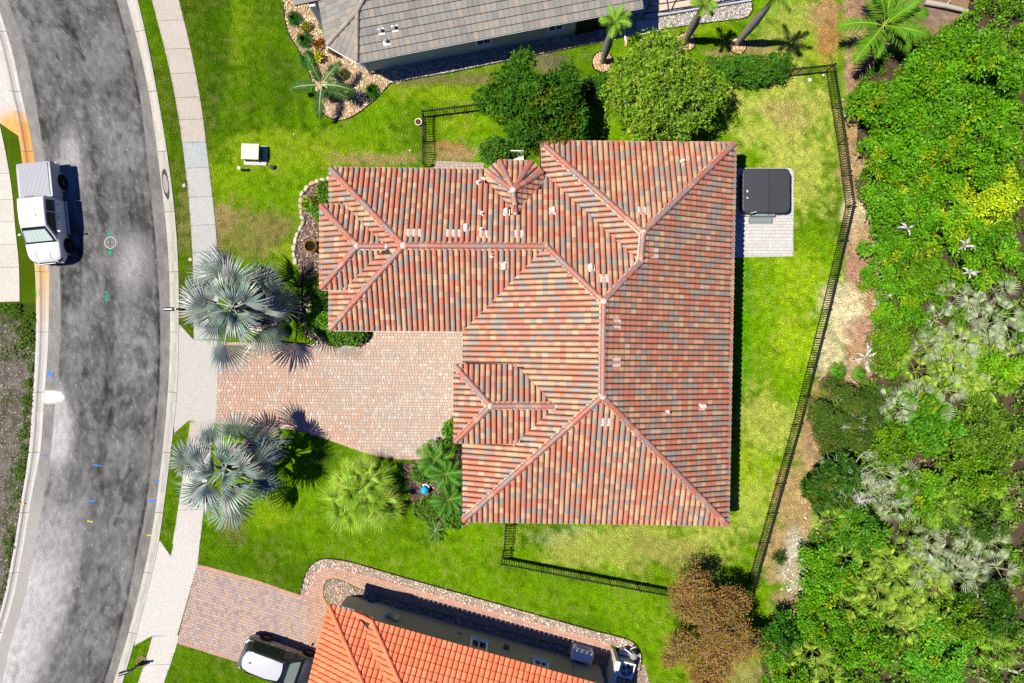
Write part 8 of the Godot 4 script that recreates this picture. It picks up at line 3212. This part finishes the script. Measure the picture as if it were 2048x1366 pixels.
	# ribbed bromeliad-like plant outside the fence
	for q in [[1672, 742, 0.5, "green leafy plant outside the fence, left of the white dead fronds"], [1715, 748, 0.4, "small green fan-leaved plant below the white dead fronds"]]:
		grass_clump(P(q[0], q[1], 0), q[2], q[3], Color(0.09, 0.24, 0.02))


func shrub(px: float, py: float, h: float, r: float, ca: Color, cb: Color, label: String, leaf: MB, count: int) -> void:
	var c := P(px, py, h * 0.6)
	var o := thing("shrub", label, "shrub", Vector3(c.x, 0, c.z))
	var lobes := [[Vector3(c.x, h * 0.45, c.z), Vector3(r * 0.7, h * 0.5, r * 0.7)]]
	for i in 5:
		var a := TAU * i / 5.0 + rf(-0.3, 0.3)
		lobes.append([Vector3(c.x + cos(a) * r * 0.55, h * rf(0.3, 0.5), c.z + sin(a) * r * 0.55), Vector3(r * 0.42, h * 0.36, r * 0.42)])
	limbs(o, Vector3(c.x, 0, c.z), lobes, 0.035, Color(0.22, 0.17, 0.11), 1, "stem")
	crown(o, lobes, count, leaf, M.leaf, ca, cb, 0.85, "foliage")


func grass_clump(at: Vector3, r: float, label: String, col: Color) -> void:
	var o := thing("grass_clump", label, "ornamental grass", at)
	var mb := MB.new()
	for i in 260:
		var a := rf(0, TAU)
		var l := r * rf(0.75, 1.25)
		var d := Vector3(cos(a), 0, sin(a))
		var s := Vector3(-sin(a), 0, cos(a)) * 0.014
		var b := d * r * 0.12 * rng.randf()
		var up := rf(0.5, 1.3)
		var m := b + d * l * 0.5 + Vector3(0, r * up, 0)
		var e := b + d * l * rf(0.9, 1.1) + Vector3(0, r * rf(0.15, 0.6), 0)
		var c := jit(col, 0.35)
		mb.tri(b - s, b + s, m, c)
		mb.tri(m - s * 1.2, m + s * 1.2, e, c)
	part(o, "blades", mb.commit(), M.leaf)


func hedge(label: String, line: Array, half: float, h: float, count: int, leaf: MB) -> void:
	var a := P(line[0][0], line[0][1], h)
	var o := thing("hedge", label, "hedge", Vector3(a.x, 0, a.z))
	var core := MB.new()
	var lobes := []
	for i in line.size() - 1:
		var p := P(line[i][0], line[i][1], h)
		var q := P(line[i + 1][0], line[i + 1][1], h)
		var n := int((q - p).length() / 0.42)
		for k in n + 1:
			var c := p.lerp(q, float(k) / maxf(n, 1))
			lobes.append([Vector3(c.x, h * 0.55, c.z) + Vector3(rf(-0.05, 0.05), 0, rf(-0.06, 0.06)), Vector3(0.42, h * 0.46, half / 60.0 + 0.12)])
			if k % 3 == 0:
				core.tube([Vector3(c.x, 0, c.z), Vector3(c.x, h * 0.5, c.z)], [0.03, 0.02], 5, Color(0.2, 0.15, 0.1))
	partw(o, "stems", core.commit(), M.bark).set_meta("kind", "stuff")
	crown(o, lobes, count, leaf, M.leaf, Color(0.02, 0.09, 0.006), Color(0.075, 0.22, 0.012), 0.7, "foliage", -0.4, 0.2, 7)


# ---------------------------------------------------------------- the thicket on the east side

const THICKET := [[1700, 190], [1716, 235], [1712, 300], [1734, 328], [1708, 360], [1715, 400], [1742, 432], [1748, 482], [1772, 540], [1780, 572], [1758, 600], [1752, 640], [1765, 690], [1748, 745], [1690, 785], [1655, 800], [1648, 850], [1694, 880], [1672, 910], [1634, 932], [1628, 990], [1644, 1040], [1614, 1070], [1622, 1130], [1644, 1172], [1606, 1200], [1592, 1240], [1530, 1252], [1520, 1320], [1535, 1420], [2330, 1420], [2330, -60], [1960, -60], [1930, 30], [1850, 80], [1760, 110]]


const RIM := [[-60, 1830], [110, 1760], [190, 1700], [300, 1712], [400, 1715], [480, 1748], [570, 1780], [640, 1752], [745, 1748], [800, 1655], [880, 1690], [930, 1634], [1040, 1640], [1130, 1622], [1200, 1606], [1250, 1535], [1420, 1530]]


func make_thicket() -> void:
	rng.seed = 4242
	var leaf_b := sprig(12, 7, 0.18, 0.08, 0.12)
	var leaf_c := sprig(13, 6, 0.17, 0.08, 0.11)
	var leaf_d := sprig(14, 6, 0.24, 0.14, 0.13)
	var poly := GP(THICKET)
	# litter under the plants, darkened further for deep shade in the gaps
	var soil := sheet(poly, 0.008, 0.35, func(px, py): return Color(0.07, 0.055, 0.035).lerp(Color(0.14, 0.10, 0.07), clampf(0.4 + noise_b.get_noise_2d(px / 20.0, py / 20.0), 0, 1)))
	top_mesh("thicket_floor", soil.commit(), M.ground).set_meta("kind", "structure")
	hard_polys.append(poly)
	# low growth that fills every gap
	var xfs := []
	var cols := []
	var n := 0
	while n < 44000:
		n += 1
		var px := rf(1500, 2150)
		var py := rf(-40, 1410)
		var g := G(px, py)
		if not Geometry2D.is_point_in_polygon(g, poly):
			continue
		var na := noise_a.get_noise_2d(g.x * 1.5, g.y * 1.5)
		var nb := noise_b.get_noise_2d(g.x * 0.7, g.y * 0.7)
		if na + 0.8 * nb < -0.06:
			continue
		# growth is tallest in the middle of each clump and low along the rim of the thicket
		var rim := clampf((px - along(RIM, py)) / 60.0, 0.15, 1.0)
		var h := clampf(0.6 + 1.1 * na + 0.5 * nb, 0.12, 1.3) * rim * (1.0 - 0.85 * rng.randf() * rng.randf())
		var up := Vector3(rf(-0.8, 0.8), 0.9, rf(-0.8, 0.8)).normalized()
		var x := up.cross(Vector3(rf(-1, 1), rf(-0.3, 0.3), rf(-1, 1))).normalized()
		var s := rf(0.7, 1.2)
		xfs.append(Transform3D(Basis(x * s, up * s, x.cross(up) * s), Vector3(g.x, h, g.y)))
		var t := clampf(0.45 + 0.7 * nb + rf(-0.25, 0.25), 0, 1)
		var c := Color(0.05, 0.16, 0.004).lerp(Color(0.13, 0.29, 0.006), t)
		if py > 560 and px > 1760 and rng.randf() < 0.12:
			c = c.lerp(Color(0.40, 0.33, 0.20), 0.6)
		cols.append(jit(c, 0.15))
	var ug := copies(self, "undergrowth", leaf_b.commit(), M.leaf, xfs, cols)
	ug.set_meta("kind", "stuff")
	ug.set_meta("label", "low tangled green undergrowth filling the thicket east of the fence")

	var g_a := Color(0.04, 0.13, 0.004)
	var g_b := Color(0.125, 0.36, 0.006)
	var d_a := Color(0.025, 0.075, 0.008)
	var d_b := Color(0.06, 0.13, 0.014)
	var y_a := Color(0.13, 0.28, 0.008)
	var y_b := Color(0.46, 0.60, 0.010)
	# px, py, height, radius, colours, leaf, label
	var list := [
		[1852, 278, 4.2, 2.3, g_a, g_b, leaf_b, "wide bright green bushy tree at the fence's north-east, beside the bend"],
		[1905, 185, 4.8, 3.0, g_a, g_b, leaf_b, "large bright green tree right of the feather palm"],
		[2005, 95, 5.0, 2.9, g_a, g_b, leaf_b, "bright green tree in the upper right corner"],
		[2010, 250, 4.6, 2.8, g_a, g_b, leaf_b, "bright green tree at the right edge below the corner tree"],
		[1915, 300, 4.0, 2.2, g_a, g_b, leaf_b, "green tree whose lower side falls into dark shade"],
		[1765, 190, 2.2, 1.1, g_a, g_b, leaf_b, "green bush under the feather palm's lower frond"],
		[1800, 402, 2.0, 1.5, g_a, g_b, leaf_c, "green shrub opposite the fence bend"],
		[1850, 410, 2.0, 1.9, g_a, g_b, leaf_c, "green shrub below the dark gap under the large trees"],
		[2000, 385, 2.6, 2.0, y_a, y_b, leaf_c, "yellow-lime shrub at the right edge"],
		[1925, 440, 2.0, 1.6, y_a, g_b, leaf_c, "lime-tinged shrub left of the yellow-lime one"],
		[1800, 510, 1.6, 1.6, g_a, g_b, leaf_c, "green shrub below the star-shaped dead palm"],
		[1870, 540, 1.6, 1.5, g_a, y_a, leaf_c, "mixed green shrub left of the grey palmetto tufts"],
		[2010, 500, 2.2, 1.8, g_a, g_b, leaf_c, "green shrub at the right edge above the grey palmetto patch"],
		[1830, 610, 1.6, 1.6, g_a, g_b, leaf_c, "green shrub left of the big grey palmetto patch"],
		[1800, 680, 1.3, 1.4, g_a, y_a, leaf_c, "low green shrub right of the white dead fronds"],
		[1722, 838, 3.0, 2.1, Color(0.035, 0.085, 0.008), Color(0.075, 0.135, 0.016), sprig(15, 9, 0.11, 0.045, 0.12), "dense dark olive mounded tree close to the fence"],
		[1880, 850, 2.4, 1.8, Color(0.035, 0.15, 0.008), Color(0.10, 0.28, 0.012), leaf_d, "green large-leaved tree right of the dark olive mound"],
		[2000, 870, 2.6, 2.0, d_b, Color(0.12, 0.24, 0.012), leaf_c, "green shrub at the right edge, half-way down"],
		[1800, 905, 1.6, 1.5, g_a, y_a, leaf_c, "low mixed shrub below the dark olive mound"],
		[1690, 970, 1.9, 1.5, d_a, Color(0.05, 0.13, 0.015), leaf_d, "dark shrub tangled with white dead branches"],
		[1648, 995, 0.9, 0.7, d_a, Color(0.05, 0.14, 0.012), leaf_d, "small dark shrub at the edge of the bare strip"],
		[1860, 985, 1.5, 1.4, g_a, g_b, leaf_c, "green shrub between two palmetto patches"],
		[1985, 960, 2.2, 1.6, g_a, y_a, leaf_c, "green shrub at the right edge above the pale palmettos"],
		[1990, 1050, 2.0, 1.5, d_a, d_b, leaf_c, "dark shrub at the right edge amid palmettos"],
		[1740, 1075, 1.5, 1.6, Color(0.03, 0.14, 0.006), Color(0.09, 0.27, 0.01), leaf_c, "deep green shrub at the lower bare strip's right side"],
		[1680, 1165, 1.6, 1.7, g_a, g_b, leaf_c, "green shrub left of the yellow-green palmetto patch"],
		[1660, 1260, 1.6, 1.7, g_a, g_b, leaf_c, "green shrub in the lower thicket"],
		[1565, 1300, 1.8, 1.3, Color(0.02, 0.09, 0.006), Color(0.06, 0.20, 0.01), leaf_c, "dark green bush right of the rust-brown tree"],
		[1760, 1300, 1.6, 1.7, g_a, g_b, leaf_c, "green shrub at the bottom of the thicket"],
		[1900, 1330, 2.6, 1.9, Color(0.05, 0.21, 0.01), Color(0.13, 0.40, 0.02), leaf_b, "vivid green shrub near the bottom right corner"],
		[2010, 1230, 2.0, 1.6, d_a, g_a, leaf_c, "dark green shrub at the right edge near the bottom"],
		[1950, 1260, 1.8, 1.3, g_a, y_a, leaf_c, "mixed green shrub left of the dark one near the bottom right"],
		[1600, 1370, 1.5, 1.3, g_a, g_b, leaf_c, "green shrub at the bottom edge right of the rust-brown tree"],
		[2030, 740, 1.8, 1.3, y_a, g_b, leaf_c, "lime shrub at the right edge below the grey palmetto patch"]]
	for q in list:
		if q[2] < 2.3:
			q[2] += 1.1
		var c := P(q[0], q[1], q[2] * 0.7)
		var o := thing("thicket_tree" if q[2] > 3.3 else "thicket_shrub", q[7], "tree" if q[2] > 3.3 else "shrub", Vector3(c.x, 0, c.z))
		var lobes := dome(q[0], q[1], q[2], q[3] * 0.92, 0.0, 11 + int(q[3] * 3.0))
		limbs(o, Vector3(c.x, 0, c.z), lobes, 0.03 + 0.022 * q[2], Color(0.30, 0.25, 0.19), 2)
		crown(o, lobes, int((760 if q[0] == 1722 else 270) * q[3] * q[3]) + 200, q[6], M.leaf, q[4], q[5], 1.0)
	# pale dead branches
	dead_branches(P(1715, 955, 2.6), 1.5, "tangle of white dead branches on the dark shrub")
	dead_branches(P(1725, 1005, 2.0), 0.8, "smaller white dead branches below the first tangle")
	dead_branches(P(1712, 850, 3.0), 0.6, "white twigs poking out of the dark olive mound")
	# bleached fallen palm leaves
	dead_star(P(1816, 456, 2.7), 0.5, 5, "star of bleached dead palm leaves on the green shrubs")
	dead_star(P(1733, 716, 0.5), 0.8, 7, "large bleached dead palm leaves at the edge of the bare strip")
	dead_star(P(1762, 604, 0.6), 0.7, 7, "grey dead palm leaves at the thicket's edge below the reddish bare patch")
	dead_star(P(1930, 492, 2.3), 0.45, 6, "grey dead palm tuft among green shrubs, upper")
	dead_star(P(1938, 545, 2.3), 0.45, 7, "grey dead palm tuft among green shrubs, lower")

	# saw palmettos
	var kinds := [
		[Color(0.37, 0.44, 0.26), Color(0.34, 0.38, 0.22)],
		[Color(0.33, 0.49, 0.06), Color(0.26, 0.36, 0.05)],
		[Color(0.24, 0.42, 0.04), Color(0.2, 0.28, 0.05)]]
	var protos := []
	for k in 3:
		var pr := []
		for j in 3:
			pr.append(fan_leaf(700 + k * 10 + j, 0.60, 0.64, 14, 3.1, 0.16, 0.18, kinds[k][0] * [0.9, 1.0, 1.1][j], kinds[k][1], 0.2, 0.014, 0.46))
		protos.append(pr)
	var patches := [
		[1960, 655, 82, 66, 12, 0, "grey-green saw palmetto in the large pale patch at right"],
		[1975, 745, 62, 40, 9, 1, "yellow-green saw palmetto just below the large pale patch"],
		[1850, 805, 55, 24, 6, 0, "pale saw palmetto above the large-leaved green tree"],
		[1770, 985, 45, 36, 6, 0, "grey-green saw palmetto right of the white dead branches"],
		[1930, 1005, 66, 40, 9, 2, "green saw palmetto in the patch right of white dead branches"],
		[1790, 1165, 80, 60, 15, 1, "yellow-green saw palmetto in the lower patch"],
		[1945, 1120, 70, 52, 13, 0, "silvery saw palmetto in the lower right patch"],
		[1850, 1255, 60, 36, 6, 1, "yellow-green saw palmetto near the bottom of the thicket"],
		[1985, 1290, 34, 26, 4, 2, "green saw palmetto near the lower right corner"],
		[1870, 720, 60, 50, 6, 1, "scattered yellow saw palmetto left of the large pale patch"],
		[1690, 1030, 24, 14, 2, 2, "small saw palmetto beside the lower bare strip"],
		[1630, 1340, 50, 30, 4, 1, "saw palmetto at the bottom edge right of the brown tree"]]
	var made := {}
	var nth := ["first", "second", "third", "fourth", "fifth", "sixth", "seventh", "eighth", "ninth", "tenth", "eleventh", "twelfth", "thirteenth", "fourteenth", "fifteenth"]
	for q in patches:
		var row := []
		for i in q[4]:
			var a: float = i * 2.39996
			var rr: float = sqrt((i + 0.5) / q[4])
			var px: float = q[0] + cos(a) * rr * q[2] * 1.3 + rf(-12, 12)
			var py: float = q[1] + sin(a) * rr * q[3] * 1.3 + rf(-12, 12)
			var hh := rf(1.4, 2.4)
			var c := P(px, py, hh)
			var key: int = q[5]
			var variant := "%d_%d" % [key, rng.randi() % 3]
			if not made.has(variant):
				made[variant] = true
			var o := thing("saw_palmetto", q[6], "palmetto", Vector3(c.x, 0, c.z), rf(0, TAU), "palmettos: " + q[6])
			row.append([px, o])
			var st := MB.new()
			st.tube([Vector3.ZERO, Vector3(0.1, hh * 0.3, 0), Vector3(0.05, hh * 0.55, 0.05)], [0.08, 0.07, 0.06], 6, Color(0.2, 0.15, 0.1))
			part(o, "stem", st.commit(), M.bark)
			for f in 7:
				var lift := lerpf(1.15, -0.15, f / 7.0) + rf(-0.15, 0.15)
				frond_at(o, protos[key][rng.randi() % 3], M.silver_leaf if key == 0 else M.palm_leaf, Vector3(0.05, hh * 0.55, 0.05), f * 2.4 + rf(-0.3, 0.3), lift, rf(-0.6, 0.6), rf(0.8, 1.2))
		# tell the plants of one patch apart by their order across it
		row.sort_custom(func(a, b): return a[0] < b[0])
		for i in row.size():
			row[i][1].set_meta("label", "%s, %s from left" % [q[6], nth[i]])


func dead_branches(at: Vector3, r: float, label: String) -> void:
	var o := thing("dead_branch", label, "branch", Vector3(at.x, 0, at.z))
	for k in 9:
		var m := MB.new()
		var a := rf(0, TAU)
		var p := at + Vector3(rf(-0.3, 0.3), -0.5, rf(-0.3, 0.3)) * r
		var pts := [Vector3(at.x, 0.1, at.z) if k == 0 else p]
		var rad := [0.035]
		for i in range(1, 6):
			p += Vector3(cos(a), rf(-0.05, 0.35), sin(a)) * r * 0.22
			a += rf(-0.8, 0.8)
			pts.append(p)
			rad.append(lerpf(0.03, 0.008, i / 5.0))
			if i > 1:
				m.tube([p, p + Vector3(cos(a + 1.1), 0.25, sin(a + 1.1)) * r * 0.25], [0.014, 0.005], 4, Color(0.66, 0.63, 0.61))
		m.tube(pts, rad, 5, Color(0.66, 0.63, 0.61))
		partw(o, "twig", m.commit(), M.bark)


func dead_star(at: Vector3, r: float, n: int, label: String) -> void:
	var o := thing("dead_palm_leaves", label, "palm leaves", Vector3(at.x, 0, at.z))
	var st := MB.new()
	st.tube([Vector3.ZERO, Vector3(0, at.y * 0.6, 0), Vector3(0, at.y, 0)], [0.05, 0.045, 0.03], 6, Color(0.45, 0.40, 0.36))
	part(o, "stem", st.commit(), M.bark)
	for k in n:
		# folded, bleached fan: a long ribbed lance
		var m := MB.new()
		var segs := 6
		for i in segs:
			var t0 := float(i) / segs
			var t1 := float(i + 1) / segs
			var w := func(t: float) -> float: return r * 0.13 * sin(PI * clampf(0.08 + t * 0.92, 0, 1))
			var y := func(t: float) -> float: return 0.12 * sin(PI * t * 0.9)
			var z0: float = r * (0.12 + 0.95 * t0)
			var z1: float = r * (0.12 + 0.95 * t1)
			var c := jit(Color(0.45, 0.425, 0.40), 0.25)
			m.quad(Vector3(-w.call(t0), y.call(t0) - 0.05, z0), Vector3(0, y.call(t0) + 0.02, z0), Vector3(0, y.call(t1) + 0.02, z1), Vector3(-w.call(t1), y.call(t1) - 0.05, z1), c)
			m.quad(Vector3(0, y.call(t0) + 0.02, z0), Vector3(w.call(t0), y.call(t0) - 0.05, z0), Vector3(w.call(t1), y.call(t1) - 0.05, z1), Vector3(0, y.call(t1) + 0.02, z1), c)
		frond_at(o, m.commit(), M.dead_leaf, Vector3(0, at.y, 0), TAU * k / n + rf(-0.5, 0.5), rf(-0.15, 0.45), rf(-0.7, 0.7), rf(0.5, 1.2), "dead_frond")


# ---------------------------------------------------------------- turf

func make_grass() -> void:
	rng.seed = 99
	var mb := MB.new()
	for i in 7:
		var a := i * 0.9 + 0.3
		var d := Vector3(cos(a), 0, sin(a))
		var s := Vector3(-sin(a), 0, cos(a)) * 0.009
		var o := Vector3(cos(a * 2.3), 0, sin(a * 2.3)) * 0.045
		var k := 0.8 + 0.06 * i
		mb.tri(o - s, o + s, o + d * (0.03 + 0.008 * i) + Vector3(0, 0.05 + 0.006 * (i % 3), 0), Color(k, k, k))
	var blade := mb.commit()
	var xfs := []
	var cols := []
	var feet := [GP([[680, 360], [1085, 360], [1090, 300], [1450, 305], [1440, 1030], [940, 1025], [945, 650], [680, 645]])]
	var boxes := []
	for p in hard_polys:
		var lo: Vector2 = p[0]
		var hi: Vector2 = p[0]
		for q in p:
			lo = lo.min(q)
			hi = hi.max(q)
		boxes.append(Rect2(lo, hi - lo))
	var n := 0
	while n < 130000:
		n += 1
		var px := rf(240, 1790)
		var py := rf(-30, 1400)
		if px < along(CURB_OUT, py) + 3:
			continue
		var g := G(px, py)
		var skip := false
		for i in hard_polys.size():
			if boxes[i].has_point(g) and Geometry2D.is_point_in_polygon(g, hard_polys[i]):
				skip = true
				break
		if skip or Geometry2D.is_point_in_polygon(g, feet[0]):
			continue
		# houses north and south
		if py < 168 - 0.19 * (px - 714) - 30 and px > 660 and px < 1290:
			continue
		if py > 1240 + 0.279 * (px - 744) and px > 655 and px < 1260:
			continue
		var s := rf(0.9, 2.0)
		xfs.append(Transform3D(Basis(Vector3.UP, rf(0, TAU)).scaled(Vector3(s, s * rf(0.7, 1.2), s)), Vector3(g.x, 0.0, g.y)))
		cols.append(jit(lawn_col(px, py) * 1.12, 0.28))
	var o := copies(self, "grass", blade, M.grass_blade, xfs, cols)
	o.set_meta("kind", "stuff")
